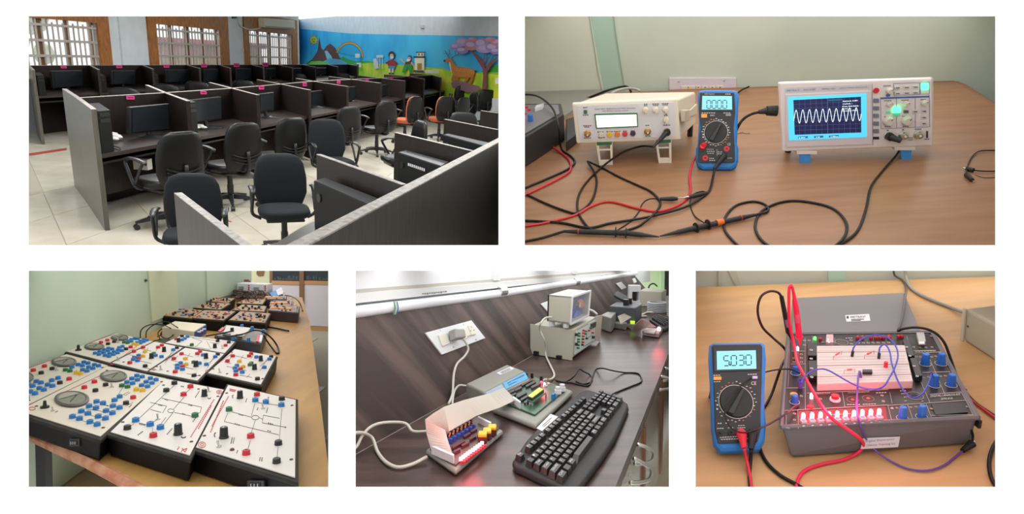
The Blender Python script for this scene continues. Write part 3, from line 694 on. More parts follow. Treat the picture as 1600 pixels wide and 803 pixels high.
# desktop of the near row, at table height under the panels
dl = [T(498, 241.5), T(619, 207.4), T(695.6, 186.5), T(752, 173)]
part(r3, 'desktop', MB().slab([B.at(u, v, .75) for u, v in ((400, 399), (470, 356), (500, 341), (560, 380), (560, 399))][::-1], .72), desk_m)
for i, (a, b) in enumerate([((498, 241.5), (632, 289)), ((619, 207.4), (738, 236)), ((695.6, 186.5), (779, 203))]):
    if i == 0: continue
    pa, pb = T(*a), T(*b); qa = [T(278, 302), T(498, 241.5), T(619, 207.4)][i]; qb = [T(386, 385), T(632, 289), T(738, 236)][i]
    part(r3, 'desktop', MB().slab([V((x.x, x.y, .75)) for x in (qa, pa, pb, qb)], .71), desk_m)
def towq(lab, q, z, z0): 
    top = [B.at(u, v, z) for u, v in q]
    t = thing(B, 'computer_tower', lab, 'computer', G(top[0], z0), group='computer towers on the near row')
    part(t, 'case', MB().slab(top, z0), blk_m, bevel=.008)
    a, b = top[0], top[3]; n = V((0, 0, 1)).cross(b - a).normalized()
    if n.y > 0: n = -n
    part(t, 'power_button', MB().cyl(a + (b - a) * .12 - V((0, 0, .1)), a + (b - a) * .12 - V((0, 0, .1)) + n * .01, .03, n=14), mat('button_dark', '#2c2d2f', rough=.3))
    part(t, 'top_cover', MB().slab([x + V((0, 0, .003)) for x in [top[0] * .98 + top[2] * .02, top[1] * .98 + top[3] * .02, top[2] * .98 + top[0] * .02, top[3] * .98 + top[1] * .02]], z), mat('tower_top', '#45464a', rough=.35))
    return t
towq('large black tower nearest the lower edge on the near row', [(490, 282), (506, 277.5), (592, 311), (577, 320)], 1.08, .75)
t_ = towq('black tower with white lettering in the second bay of the near row', [(621.6, 238), (633, 234.7), (702, 253.5), (690, 260)], 1.08, .75)
a, b = B.at(621.6, 238, 1.08), B.at(690, 260, 1.08); n = V((0, 0, 1)).cross(b - a).normalized(); n = n if n.y < 0 else -n
mb = MB()
for i in range(9):
    c = a + (b - a) * (.28 + .045 * i) - V((0, 0, .06)) + n * .011; e = (b - a) * .03; mb.quad(c, c + e, c + e - V((0, 0, .025)), c - V((0, 0, .025)))
part(t_, 'lettering', mb, mat('white_print', '#e8e8e8'))
towq('black tower in the third bay of the near row', [(692, 210.4), (699, 208.8), (765, 223.5), (757, 228)], 1.08, .75)

# ---- office chairs ------------------------------------------------------
leather = mat('black_leather', '#0c0c0d', rough=.42, spec=.32, noise=.3, nscale=20, col2='#0e0e0f')
navy = mat('navy_fabric', '#171a22', rough=.85, noise=.4, nscale=60, col2='#11141b')
orange = mat('orange_fabric', '#b9603f', rough=.8, noise=.3, nscale=40, col2='#a4512f')
arm_m = mat('grey_black_plastic', '#1c1d20', rough=.4)
def chair_proto(kind):
    """office chair facing +y, base at the origin"""
    t = bpy.data.objects.new('office_chair', None); COL.objects.link(t); ORG[t.name] = V((0, 0, 0)); t['category'] = 'chair'
    sm = {'black': leather, 'navy': navy, 'orange': orange}[kind]; bm_ = {'black': leather, 'navy': navy, 'orange': leather}[kind]
    # backrest: lofted shell, narrower at the top
    rings = []
    for z, w, d, y in ((.45, .17, .03, -.24), (.49, .215, .05, -.25), (.60, .26, .06, -.27), (.76, .26, .06, -.275), (.90, .235, .055, -.285), (.97, .195, .045, -.295), (1.0, .12, .03, -.30)):
        rings.append([V((w * math.copysign(abs(math.cos(a)) ** .6, math.cos(a)), y + d * math.sin(a) * .8 - .35 * (w * math.cos(a)) ** 2 * -1.2, z)) for a in [2 * math.pi * i / 20 for i in range(20)]])
    part(t, 'backrest', MB().loft(rings), bm_, smooth=True)
    if kind == 'orange':
        fr = [[p + V((0, .035, 0)) for p in r] for r in rings]
        part(t, 'front_cushion', MB().loft([[V((p.x * .99, p.y, p.z)) for p in r] for r in fr]), orange, smooth=True)
    mb = MB()
    for k in range(3):                               # three stitched folds low on the shell
        z = .54 + .035 * k; mb.tube([V((x, -.27 - .062 + .42 * x * x - .006, z + 1.2 * x * x)) for x in [-.2 + .05 * i for i in range(9)]], .007, 5, 2)
    part(t, 'back_fold', mb, bm_, smooth=True)
    rings = []
    for z, s in ((.42, .82), (.44, .96), (.47, 1.0), (.50, .97), (.515, .8)):
        rings.append([V((.25 * s * math.copysign(abs(math.cos(a)) ** .6, math.cos(a)), .02 + .24 * s * math.copysign(abs(math.sin(a)) ** .6, math.sin(a)), z)) for a in [2 * math.pi * i / 20 for i in range(20)]])
    part(t, 'seat', MB().loft(rings), sm, smooth=True)
    part(t, 'seat_pan', MB().box((0, .02, .405), (.36, .34, .03)), arm_m, bevel=.01)
    part(t, 'back_bracket', MB().tube([V((0, -.05, .4)), V((0, -.27, .41)), V((0, -.33, .5)), V((0, -.325, .68))], .022, 8, 4), arm_m, smooth=True)
    for s in (-1, 1):
        mb = MB(); rr = []
        for p, w, h in (((s * .24, -.10, .44), .02, .03), ((s * .30, -.12, .48), .02, .028), ((s * .30, -.04, .60), .022, .02), ((s * .295, -.16, .70), .03, .015), ((s * .295, -.02, .72), .036, .014), ((s * .29, .12, .70), .034, .014), ((s * .285, .17, .66), .026, .016)):
            rr.append(V(p))
        mb.tube([V((s * .22, .06, .41)), V((s * .30, .05, .46)), V((s * .30, .13, .60)), V((s * .295, .17, .68)), V((s * .295, .10, .715))], .017, 7, 4)
        mb.tube([V((s * .30, .03, .48)), V((s * .30, -.04, .6)), V((s * .295, -.1, .69))], .014, 7, 3)
        o = part(t, 'armrest', mb, arm_m, smooth=True)
        rings = [[V((s * .295 + w * math.cos(a), y, z + .014 * math.sin(a))) for a in [2 * math.pi * i / 10 for i in range(10)]] for y, z, w in ((-.15, .690, .012), (-.13, .70, .028), (-.02, .72, .034), (.10, .72, .032), (.17, .70, .024), (.19, .685, .01))]
        finish(meshof(MB().loft(rings), V()), 'arm_pad', arm_m, o, smooth=True)
    part(t, 'gas_column', MB().cyl((0, 0, .1), (0, 0, .4), .03, n=12).cyl((0, 0, .24), (0, 0, .4), .018, n=10), blk)
    part(t, 'gas_sleeve', MB().cyl((0, 0, .1), (0, 0, .25), .036, n=12), arm_m)
    for k in range(5):
        a = math.radians(72 * k + 18); d = V((math.cos(a), math.sin(a), 0)); sd = V((-d.y, d.x, 0)); rings = []
        for r, z, w, h in ((.02, .115, .035, .03), (.15, .105, .026, .022), (.28, .08, .018, .014), (.315, .075, .012, .01)):
            rings.append([d * r + sd * w + V((0, 0, z - h)), d * r - sd * w + V((0, 0, z - h)), d * r - sd * w * .8 + V((0, 0, z + h)), d * r + sd * w * .8 + V((0, 0, z + h))])
        o = part(t, 'leg', MB().loft(rings), arm_m, bevel=.004)
        c = d * .305 + V((0, 0, .028)); finish(meshof(MB().cyl(c - sd * .022, c + sd * .022, .028, n=12).cyl(c + V((0, 0, .01)), c + V((0, 0, .06)), .008, n=6), V()), 'caster', blk, o)
    return t
protos = {k: chair_proto(k) for k in ('black', 'navy', 'orange')}
used = set()
def chair(kind, u, v, h, yaw, lab, grp='office chairs among the cubicles'):
    """the top of the backrest is seen at pixel u, v when the chair is h high"""
    h *= 1.08 if kind != 'navy' else 1; top = B.at(u, v, h); r = math.radians(yaw); s = h / 1.0
    off = Matrix.Rotation(r, 3, 'Z') @ V((0, -.30 * s, 0))
    loc = V((top.x - off.x, top.y - off.y, 0))
    if kind not in used:
        used.add(kind); t = protos[kind]; t.matrix_world = B.W @ Matrix.Translation(loc) @ Matrix.Rotation(r, 4, 'Z') @ Matrix.Scale(s, 4); t['label'] = lab; t['group'] = grp; ORG[t.name] = loc
        return t
    return copy_thing(protos[kind], B, loc, r, s, lab, grp)
CH = [('black', 284, 206, .95, 62, 'black leather chair nearest the end of the middle row'),
      ('black', 383, 192, .95, 62, 'black leather chair at the second bay of the middle row, arms showing'),
      ('navy', 300, 271, .86, 200, 'navy chair beside the short divider in the lower corner'),
      ('navy', 436, 240, .93, 205, 'navy chair facing the near row beside the largest black tower'),
      ('navy', 508, 186, 1.0, 215, 'navy chair with raised grey armrests between two desk rows'),
      ('black', 458, 184, .95, 60, 'black leather chair at the third bay of the middle row'),
      ('black', 548, 167, .95, 55, 'black leather chair turned side-on at the fourth bay'),
      ('black', 606, 159, .95, 50, 'black leather chair with base in view beyond the second tower'),
      ('orange', 652, 151, .95, 62, 'orange chair with black back, the nearer of the two big ones'),
      ('orange', 700, 151, .95, 40, 'orange chair with black back turned side-on, second along'),
      ('orange', 724, 134, .95, 20, 'orange chair half hidden before the deer, farthest of the orange ones'),
      ('black', 727, 152, .95, 60, 'black chair between orange chairs and the wall'),
      ('black', 743, 144, .95, 120, 'dark chair before the painted tree'),
      ('black', 763, 140, .98, 20, 'black chair turned side-on under the painted tree trunk'),
      ('black', 724, 175, .95, 200, 'black chair behind the third divider of the near row'),
      ('black', 660, 189, .95, 120, 'low black chair behind the second divider of the near row'),
      ('black', 193, 137, .95, 10, 'black chair top at the second bay of the window row'),
      ('black', 257, 131, .95, 10, 'black chair top at the third bay of the window row'),
      ('black', 307, 127, .95, 10, 'black chair top at the fourth bay of the window row'),
      ('black', 380, 125, .95, 10, 'black chair top at the fifth bay of the window row'),
      ('black', 466, 115, .95, 10, 'black chair top at the seventh bay of the window row'),
      ('black', 536, 115, .95, 10, 'black chair top at the last bay of the window row')]
for c in CH: chair(*c)
mb = MB().slab([B.at(355, 344, .004), B.at(362, 345.5, .004), B.at(362, 346.5, .004), B.at(355, 345.5, .004)][::-1], 0); single(B, 'litter_scrap', 'tiny red scrap lying on the tiled floor', 'scrap', mb, red)
# =====================================================================  bay 2: oscilloscope bench
B = P2
wood_t = mat('oak_laminate', '#a07655', rough=.38, noise=.55, nscale=3.5, col2='#906848', stretch=(1.2, 9, 4), spec=.4)
wood_e = mat('table_edge_wood', '#8a5f3e', rough=.5)
FL = flat(B, 0)
tb = thing(B, 'table', 'oak-topped lab table under the oscilloscope and function generator', 'table', B.at(1300, 200))
pts = [(790, 395), (1590, 395), (1590, 195), (1559, 167.4), (1506, 132.5), (1497, 128.4), (1489, 127.3), (1180, 137), (1045, 141.5), (800, 149)]
part(tb, 'table_top', MB().slab([FL.p(u, v) for u, v in pts], -.03), wood_t)
part(tb, 'edge_strip', MB().tube([FL.p(u, v, -.014) for u, v in pts[2:9]], .0165, 8, 1), wood_e)
wallg = mat('pale_green_wall', '#c5d0c2', rough=.85, noise=.5, nscale=2.5, col2='#b4c0b2')
wallc = mat('cream_green_wall', '#c9ccbb', rough=.85, noise=.5, nscale=2.5, col2='#c6c8b8')
teal = mat('teal_wall_strip', '#a9c4b2', rough=.85, noise=.4, nscale=3, col2='#9dbaa8')
wp0 = B.at(1180, 136.5); wp1 = B.at(1489, 126.8); wq_ = (wp1 - wp0).normalized(); wnn = V((-wq_.y, wq_.x, 0)); wnn = wnn if wnn.y > 0 else -wnn
WF = Face(B, wp0 + wnn * .01, wnn)
def wallpoly(name, pts, m, l0=-.05, l1=0.0):
    mb = MB(); WF.poly(mb, pts, l0, l1); return struct(B, name, mb, m)
wallpoly('wall_north', [(955, 0), (955, 300), (1600, 300), (1600, 0)], wallg)
wallpoly('wall_west', [(790, 0), (790, 300), (944, 300), (944, 145), (922, 23), (919, 0)][::-1], wallc, -.03, .012)
wallpoly('wall_recess', [(915, 0), (945, 160), (980, 160), (955, 0)], teal, -.06, .004)
mb = MB(); WF.line(mb, [(920, 20), (929, 75), (934, 110), (941, 143)], 1.1, .0125, .014); WF.line(mb, [(958, 20), (962, 55), (968, 90), (975, 132)], 1.6, .004, .006)
struct(B, 'trim_2', mb, mat('flaked_paint_line', '#8f9f8c', rough=.9))
grey_b = mat('grey_desk_board', '#86857b', rough=.6)
struct(B, 'trim_3', MB().slab([FL.p(u, v, .012) for u, v in ((790, 200), (862, 200), (908, 168), (945, 146), (944, 145), (790, 148))], 0.0), grey_b)
# sockets on the wall
sp = thing(B, 'socket_plate', 'wide pale switch and socket plate low on the green wall', 'socket', WF.p(1098, 138))
mb = MB(); WF.rect(mb, 1045.6, 121, 1149.7, 142, 0, .008); part(sp, 'plate', mb, mat('plate_lavender', '#d2ccd6', rough=.4), bevel=.001)
for u0, u1 in ((1064, 1086), (1087.5, 1094), (1096.5, 1106), (1108, 1117), (1119, 1130)):
    mb = MB(); WF.rect(mb, u0, 133.5, u1, 141, .008, .012); o = part(sp, 'socket' if u0 in (1064, 1096.5, 1119) else 'rocker_switch', mb, mat('socket_cream', '#d9cdb4', rough=.4), bevel=.0008)
    mb = MB(); WF.disc(mb, (u0 + u1) / 2, 135.3, .9, .012, .0128, 8); WF.disc(mb, (u0 + u1) / 2, 138.4, 1.0, .012, .0128, 8); finish(meshof(mb, org(sp)), 'socket_hole', ink, o)
for u, v in ((1060, 127), (1131, 125.5)):
    mb = MB(); WF.disc(mb, u, v, 1.4, .008, .0095, 10); part(sp, 'screw', mb, silver)

cream = mat('cream_plastic', '#d6cdb9', rough=.45)
cream_l = mat('light_cream_plastic', '#e3dccb', rough=.4)
plate_w = mat('white_faceplate', '#d9d8dc', rough=.4)
green_p = mat('green_plastic', '#2c6a45', rough=.4)
brass = mat('brass_connector', '#b8935a', rough=.25, metal=.9)
chrome = mat('chrome_connector', '#c9c9c4', rough=.2, metal=.9)
red_p = mat('red_rubber', '#d92438', rough=.45)
rub = mat('black_rubber', '#17181b', rough=.5)
def bnc(t, F, u, v, rp, m=brass, lab=None):
    mb = MB(); c = F.p(u, v); k = B.mpp(c) if F.B is B else F.B.mpp(c)
    mb.lathe(c, F.n, [(rp * k, 0), (rp * k, .003), (rp * k * .75, .004), (rp * k * .72, .014), (rp * k * .45, .0145), (rp * k * .42, .008)], 18)
    o = part(t, 'coaxial_socket', mb, m)
    mb = MB().cyl(c + F.n * .008, c + F.n * .0155, rp * k * .28, n=10); finish(meshof(mb, org(t)), 'socket_core', mat('core_white', '#e9e3d8', rough=.5), o)
    return o
def knob(t, F, u, v, rp, h, m, name='knob', mark=None, taper=.9, n=18, skirt=0):
    mb = MB(); c = F.p(u, v); k = F.B.mpp(c)
    pr = [(rp * k, 0), (rp * k, h * .15), (rp * k * taper, h * .85), (rp * k * taper * .85, h)]
    if skirt: pr = [(rp * k * skirt, 0), (rp * k * skirt, h * .12)] + [(rp * k, h * .14)] + pr[2:]
    o = part(t, name, mb.lathe(c, F.n, pr, n), m)
    if mark:
        x = F.p(u + mark[0], v + mark[1]) - c; x = x.normalized(); y = F.n.cross(x); a = c + F.n * (h + .0002)
        finish(meshof(MB().quad(a + x * rp * k * .3 + y * rp * k * .07, a + x * rp * k * .75 + y * rp * k * .07, a + x * rp * k * .75 - y * rp * k * .07, a + x * rp * k * .3 - y * rp * k * .07), org(t)), 'pointer', mark[2] if len(mark) > 2 else ink, o)
    return o
def dashes(t, F, rows, m, l=.0008, name='printing'):
    """rows of small printed marks: (u0, v0, u1, v1, height in px, count)"""
    mb = MB()
    for u0, v0, u1, v1, h, n in rows:
        for i in range(n):
            f0 = (i + .1) / n; f1 = (i + .82) / n
            F.poly(mb, [(u0 + (u1 - u0) * f0, v0 + (v1 - v0) * f0), (u0 + (u1 - u0) * f0, v0 + (v1 - v0) * f0 + h), (u0 + (u1 - u0) * f1, v0 + (v1 - v0) * f1 + h), (u0 + (u1 - u0) * f1, v0 + (v1 - v0) * f1)], l * .3, l)
    return part(t, name, mb, m)
def shell(t, name, F, front, depth, back, m, bev, down=True):
    """body from the front outline (pixels on F) to an outline read on a parallel plane behind it"""
    F2 = Face(F.B, F.pt - F.n * depth, F.n)
    return part(t, name, MB().hexa([F2.p(*x) for x in back], [F.p(*x) for x in front]), m, bevel=bev, seg=3)
# ---- function generator
g0, g1 = B.at(946, 257.5), B.at(1040, 254.5)
GF = upright(B, g0, g1)
gen = thing(B, 'function_generator', 'cream function generator with green framed blank display, propped on legs', 'instrument', g0)
fr_ = [(895.2, 162.3), (901.9, 222.5), (1062.7, 216.7), (1057.5, 155.3)]
shell(gen, 'housing', GF, fr_, .22, [(945, 145.5), (950, 196), (1087, 193), (1087, 143.5)], cream, .006)
mb = MB(); GF.poly(mb, [(893.8, 161.2), (901, 224), (1064, 218), (1058.5, 153.8)], -.012, .003); part(gen, 'front_bezel', mb, cream_l, bevel=.004)
mb = MB(); GF.poly(mb, [(900.5, 164.9), (906.6, 218), (1054.8, 212.9), (1053, 158.8)], .001, .005); part(gen, 'front_panel', mb, plate_w)
mb = MB(); GF.poly(mb, [(928.7, 177.1), (931.5, 199.8), (996.7, 196.8), (995.5, 175.4)], .004, .008); o = part(gen, 'display', mb, green_p)
mb = MB(); GF.poly(mb, [(930.8, 179), (933, 197.9), (995, 195.2), (994, 177.5)], .0075, .0085); finish(meshof(mb, org(gen)), 'display_glass', mat('lit_display', '#eaffe6', emit=1.1, rough=.2), o)
mb = MB(); GF.rect(mb, 912.3, 171, 917.4, 176.5, .005, .009); part(gen, 'power_switch', mb, green_p, bevel=.0006)
GF2 = Face(B, GF.pt + GF.n * .005, GF.n)
GF2.text(gen, 'Caddo 4061  50MHz Function Pulse Generator', 929, 171.3, 993, 169.2, 1.9, mat('dark_print', '#3a3440', rough=.7))
GF2.text(gen, 'with 50MHz Frequency Counter', 941, 174.2, 982, 173, 1.8, MC['dark_print'])
dashes(gen, GF2, [(911, 167.5, 918, 167.3, 1.2, 3), (910.5, 179.3, 920, 179, 1.2, 3), (911, 196, 924, 195.6, 1.2, 4), (913, 198, 921, 197.8, 1.1, 3), (912, 215.2, 924, 214.8, 1.1, 4), (933, 205.5, 944, 205.2, 1.1, 3), (947, 205.2, 958, 204.9, 1.1, 3), (958.5, 204.8, 970, 204.5, 1.1, 4), (973, 204.2, 980, 204, 1.1, 2), (985, 203.8, 992, 203.6, 1.1, 2), (934, 214.7, 946, 214.3, 1.1, 3), (1006, 162.3, 1012, 162, 1.1, 2), (1006, 164.5, 1012, 164.3, 1.1, 2), (1019, 162, 1030, 161.6, 1.1, 3), (1020, 164, 1029, 163.8, 1.1, 3), (1034, 161.4, 1045, 161, 1.1, 3), (1035, 163.5, 1044, 163.2, 1.1, 3), (1039, 178, 1043, 177.8, 1.1, 1), (1037, 180, 1044, 179.8, 1.1, 2), (1008, 195.4, 1015, 195.1, 1.2, 2), (1036, 195, 1048, 194.6, 1.2, 3), (1008, 211.8, 1017, 211.5, 1.1, 2)], MC['dark_print'])
cream_k = mat('ivory_knob', '#ddd2bb', rough=.4)
for u, v in ((1008.3, 171.5), (1024, 171.3), (1039.5, 171), (1040.2, 187)): knob(gen, GF2, u, v, 4.6, .012, cream_k, mark=(-1, 1))
bnc(gen, GF2, 918, 208.5, 5.4); bnc(gen, GF2, 1011.6, 205, 5.4); bnc(gen, GF2, 1041.8, 205, 5.4)
for (u, v), c in zip(((939.4, 210), (952.4, 209.7), (964.5, 209.4), (976.5, 208.8), (988.9, 208)), ('#d8ccb4', '#e3b52e', '#e07a32', '#cf3a3c', '#3b3338')):
    knob(gen, GF2, u, v, 4.2, .007, mat('button_' + c.strip('#'), c, rough=.4), 'push_button', taper=.95)
for u0, u1, v0, v1, ub0, ub1, vb in ((931, 957, 221.8, 221, 936.5, 957.5, 259.5), (1023.4, 1049, 218.6, 217.6, 1029.5, 1049.2, 256.4)):
    e = []
    mb = MB(); GF.poly(mb, [(u0, v0), (ub0, vb), (ub0 + 3.2, vb), (u0 + 4, v0)], -.008, .002); GF.poly(mb, [(u1 - 4, v1), (ub1 - 3.2, vb), (ub1, vb), (u1, v1)], -.008, .002)
    k = lambda t_, a, b: a + (b - a) * t_
    for f0, f1 in ((.30, .36), (.76, 1.0)):
        GF.poly(mb, [(k(f0, u0, ub0) + 2, k(f0, v0, vb)), (k(f1, u0, ub0) + 2, k(f1, v0, vb)), (k(f1, u1, ub1) - 2, k(f1, v1, vb)), (k(f0, u1, ub1) - 2, k(f0, v1, vb))], -.007, .001)
    o = part(gen, 'prop_leg', mb, cream_l, bevel=.0006)
    mb = MB(); GF.poly(mb, [(u0 + 1, v0), (u0 + 1.6, v0 + 5), (u1 - 1.2, v1 + 4.6), (u1 - .8, v1)], -.006, .0032); finish(meshof(mb, org(gen)), 'leg_insert', green_p, o)
sd0 = GF.p(1062.7, 190); F2 = Face(B, GF.pt - GF.n * .22, GF.n); sd1 = F2.p(1087, 170); SF = upright(B, sd0, V((sd1.x, sd1.y, sd0.z)))
mb = MB(); SF.poly(mb, [(1063.5, 172), (1063.5, 190), (1071, 188), (1072, 171)], 0, .012); o = part(gen, 'side_clip', mb, cream_k, bevel=.002)
mb = MB(); SF.poly(mb, [(1071, 176), (1071, 184), (1086, 178), (1086, 162)], 0, .006); part(gen, 'carry_handle', mb, cream, bevel=.002)
for u in (955, 1080):
    q = F2.p(u, 199); part(gen, 'rear_foot', MB().cyl((q.x, q.y + .01, 0), (q.x, q.y + .01, q.z + .01), .008, n=10), rub)
# ---- multimeter builder, used on two benches
def multimeter(B, F, lab, P, lcd_text, legs=True, dialang=60):
    """P: pixel outlines and centres on the face plane F"""
    t = thing(B, 'multimeter', lab, 'multimeter', F.p(*P['foot']))
    blue = mat('blue_rubber', '#1f78c4', rough=.45); dk = mat('meter_black', '#202226', rough=.45)
    o = P['outline']; back = [F.p(u, v, -P['th']) for u, v in o]; mid = [F.p(u, v, -P['th'] * .35) for u, v in o]; c = sum(mid, V()) / len(mid)
    top = [c + (F.p(u, v, .002) - c) * .965 for u, v in o]; bk = [c + (x - c) * .9 for x in back]
    top2 = [c + (F.p(u, v, .006) - c) * .90 for u, v in o]
    part(t, 'holster', MB().loft([bk, mid, top, top2]), blue, smooth=False, bevel=.001)
    mb = MB(); F.poly(mb, P['panel'], .003, .0075); part(t, 'face', mb, dk, bevel=.001)
    L = .0076; F1 = Face(B, F.pt + F.n * L, F.n)
    mb = MB(); F1.poly(mb, P['window'], 0, .002); o = part(t, 'display', mb, mat('meter_window', '#0e1013', rough=.2))
    mb = MB(); F1.poly(mb, P['lcd'], .0018, .0026); finish(meshof(mb, org(t)), 'display_glass', mat('lcd_cyan', '#7fcbd9', emit=.45, rough=.3), o)
    u0, v0, u1, v1, hh = P['digits']; F3 = Face(B, F1.pt + F1.n * .003, F1.n)
    a = F3.p(u0, v0); b = F3.p(u1, v1); up = F3.p(u0, v0 - hh) - a; n_ = len(lcd_text.replace('.', '')); W_ = (b - a).length; w = W_ / (n_ + .38 * (n_ - 1))
    ey = up / w; ex = (b - a).normalized(); sg = segs(lcd_text, a, ex, ey * .5, w, w * .38, .17)
    finish(meshof(sg, org(t)), 'digits', mat('lcd_ink', '#0c2226', rough=.6), o)
    for (u, v, w_, h_), c in P['buttons']:
        mb = MB(); F1.poly(mb, [(u - w_, v - h_), (u - w_, v + h_), (u + w_, v + h_), (u + w_, v - h_)], 0, .003); part(t, 'button', mb, mat('meter_btn_' + c.strip('#'), c, rough=.4), bevel=.0005)
    u, v, r = P['dial']
    mb = MB(); F1.ring(mb, u, v, r * 1.07, r * .035, .0002, .0009, 40); part(t, 'dial_ring', mb, mat('print_white', '#d4d4d0', rough=.6))
    d = part(t, 'rotary_dial', (lambda m_: (F1.disc(m_, u, v, r, .0005, .005, 36, r * .96), m_)[1])(MB()), mat('dial_black', '#17181a', rough=.5))
    a = math.radians(dialang); dx, dy = math.cos(a), -math.sin(a)
    mb = MB(); F1.poly(mb, [(u - dx * r * .9 - dy * r * .2, v - dy * r * .9 + dx * r * .2), (u + dx * r * .85 - dy * r * .1, v + dy * r * .85 + dx * r * .1), (u + dx * r * .85 + dy * r * .1, v + dy * r * .85 - dx * r * .1), (u - dx * r * .9 + dy * r * .2, v - dy * r * .9 - dx * r * .2)], .004, .014)
    finish(meshof(mb, org(t)), 'dial_grip', mat('dial_grip_black', '#26272a', rough=.4), d, bevel=.001)
    wm = MB(); om = MB()
    for i in range(34):
        th = math.radians(-200 + 400 * i / 34 * .95); q = 1.2 if i % 2 else 1.28; mm = om if (i // 5) % 3 == 1 else wm
        cu, cv = u + math.cos(th) * r * q, v + math.sin(th) * r * q
        F1.rect(mm, cu - 1.3, cv - .55, cu + 1.3, cv + .55, .0001, .0006)
    part(t, 'printing', wm, MC['print_white']); part(t, 'printing', om, mat('print_orange', '#d9763a', rough=.6))
    for (ju, jv), c in P['jacks']:
        mb = MB(); F1.ring(mb, ju, jv, P['jr'], P['jr'] * .35, 0, .002, 18); F1.ring(mb, ju, jv, P['jr'] * .62, P['jr'] * .3, 0, .003, 14)
        part(t, 'input_jack', mb, red_p if c == 'r' else rub)
    for s, u0, v0, u1, v1, h, c in P['texts']: F1.text(t, s, u0, v0, u1, v1, h, MC['print_white'] if c == 'w' else MC['print_orange'], l=.0008)
    if P.get('dash'): dashes(t, F1, P['dash'], MC['print_white'], .0006)
    return t, F1
mb0 = B.at(1120, 267)
mxd = (B.at(1152, 268) - B.at(1088, 266)).normalized(); lean = math.radians(22); mnn = V((mxd.y, -mxd.x, 0)); mnn = mnn if mnn.y < 0 else -mnn
MF = Face(B, mb0 + V((0, 0, .004)), mnn * math.cos(lean) + V((0, 0, 1)) * math.sin(lean))
PM = dict(foot=(1120, 266), th=.030,
    outline=[(1092, 141.6), (1101, 139.6), (1144, 140), (1152.5, 141.5), (1155, 150), (1153.2, 185), (1152, 225), (1154, 232), (1154, 252), (1151, 262), (1143, 267), (1098, 267), (1090, 262), (1087, 252), (1087.5, 232), (1090, 226), (1092, 190), (1089.8, 150)][::-1],
    panel=[(1094, 145.5), (1092.5, 175), (1095, 200), (1091.5, 228), (1090.3, 252), (1094, 255), (1144, 254.5), (1148, 252), (1147.5, 228), (1145.8, 200), (1148.5, 175), (1146.8, 145.5)],
    window=[(1095, 148), (1094.5, 173.5), (1145.6, 173.5), (1145.6, 148)], lcd=[(1097.4, 150), (1096.6, 171.3), (1143.8, 171.3), (1143.6, 150.3)],
    digits=(1104.5, 169.3, 1135.5, 169.3, 12.5), buttons=[((1100.3, 181.2, 4.6, 3), '#e6a03c'), ((1113, 180.6, 3.6, 1.5), '#77797f'), ((1138, 179.8, 4.2, 1.7), '#8a8c92')],
    dial=(1118.6, 206.6, 16.6), jacks=[((1102, 246.8), 'r'), ((1135.4, 232.4), 'r'), ((1098, 229), 'k'), ((1131.7, 244), 'k')], jr=4.3,
    texts=[('METRAVI', 1101, 148, 1116, 148, 1.8, 'w'), ('CE', 1136.5, 227, 1141.5, 227, 3.6, 'w'), ('COM', 1137, 248, 1143.5, 248, 1.8, 'w')],
    dash=[(1133, 146.5, 1142, 146.5, 1, 3), (1096, 176, 1118, 176, 1, 6), (1130, 176, 1142, 176, 1, 3), (1102, 233, 1118, 233, .5, 1), (1120, 233, 1120.6, 233, 10, 1), (1104, 236, 1117, 236, .9, 4), (1105, 239, 1116, 239, .9, 3), (1121, 237, 1129, 237, .9, 2), (1121, 240, 1128, 240, .9, 2), (1108, 247, 1116, 247, .9, 3), (1108, 250, 1118, 250, .9, 3), (1096, 226, 1101, 226, 1, 2)])
meterA, MFA = multimeter(B, MF, 'blue and black multimeter reading zeros, leaning beside the function generator', PM, '0000')
q = MF.p(1120, 200, -.03); part(meterA, 'tilt_stand', MB().hexa([V((q.x - .02, q.y + .062, 0)), V((q.x + .02, q.y + .062, 0)), V((q.x + .02, q.y + .066, 0)), V((q.x - .02, q.y + .066, 0))], [q - mxd * .02, q + mxd * .02, q + mxd * .02 + V((0, .004, 0)), q - mxd * .02 + V((0, .004, 0))]), MC['meter_black'])
# ---- oscilloscope
s0, s1 = B.at(1258, 254.5), B.at(1416, 248.8)
OF = upright(B, s0, s1)
osc = thing(B, 'oscilloscope', 'white digital oscilloscope on blue feet with sine wave on its screen', 'oscilloscope', s0)
osw = mat('scope_white', '#d9cfd2', rough=.45); osl = mat('scope_bezel', '#dfd6d6', rough=.4)
shell(osc, 'housing', OF, [(1217.5, 130), (1223, 235), (1456, 226.5), (1454.3, 123)], .10, [(1220, 127.5), (1226, 214), (1459, 207), (1458.5, 120)], osw, .006)
mb = MB(); OF.poly(mb, [(1216.5, 128.8), (1222.3, 236.4), (1457, 227.6), (1455, 121.8)], -.01, .004); part(osc, 'front_bezel', mb, osl, bevel=.004, seg=3)
OA = Face(B, OF.pt + OF.n * .004, OF.n)
mb = MB(); OA.poly(mb, [(1226.3, 136.7), (1226.6, 144.8), (1360.2, 138.5), (1359.9, 131.3)], 0, .001); part(osc, 'name_strip', mb, mat('strip_grey', '#c9c6cf', rough=.4))
dpr = MC['dark_print']; blue_pr = mat('blue_print', '#2f6fb0', rough=.6)
OA.text(osc, 'METRAVI', 1229, 143.2, 1248.5, 142.3, 3.1, blue_pr); OA.text(osc, 'DSO-5100E', 1255.5, 141.6, 1274, 140.7, 2.7, dpr); OA.text(osc, '100MHz 1GS/s', 1283.7, 140.2, 1305, 139.2, 2.4, dpr); OA.text(osc, 'DIGITAL STORAGE OSCILLOSCOPE', 1312, 138.6, 1354.8, 136.7, 1.9, dpr)
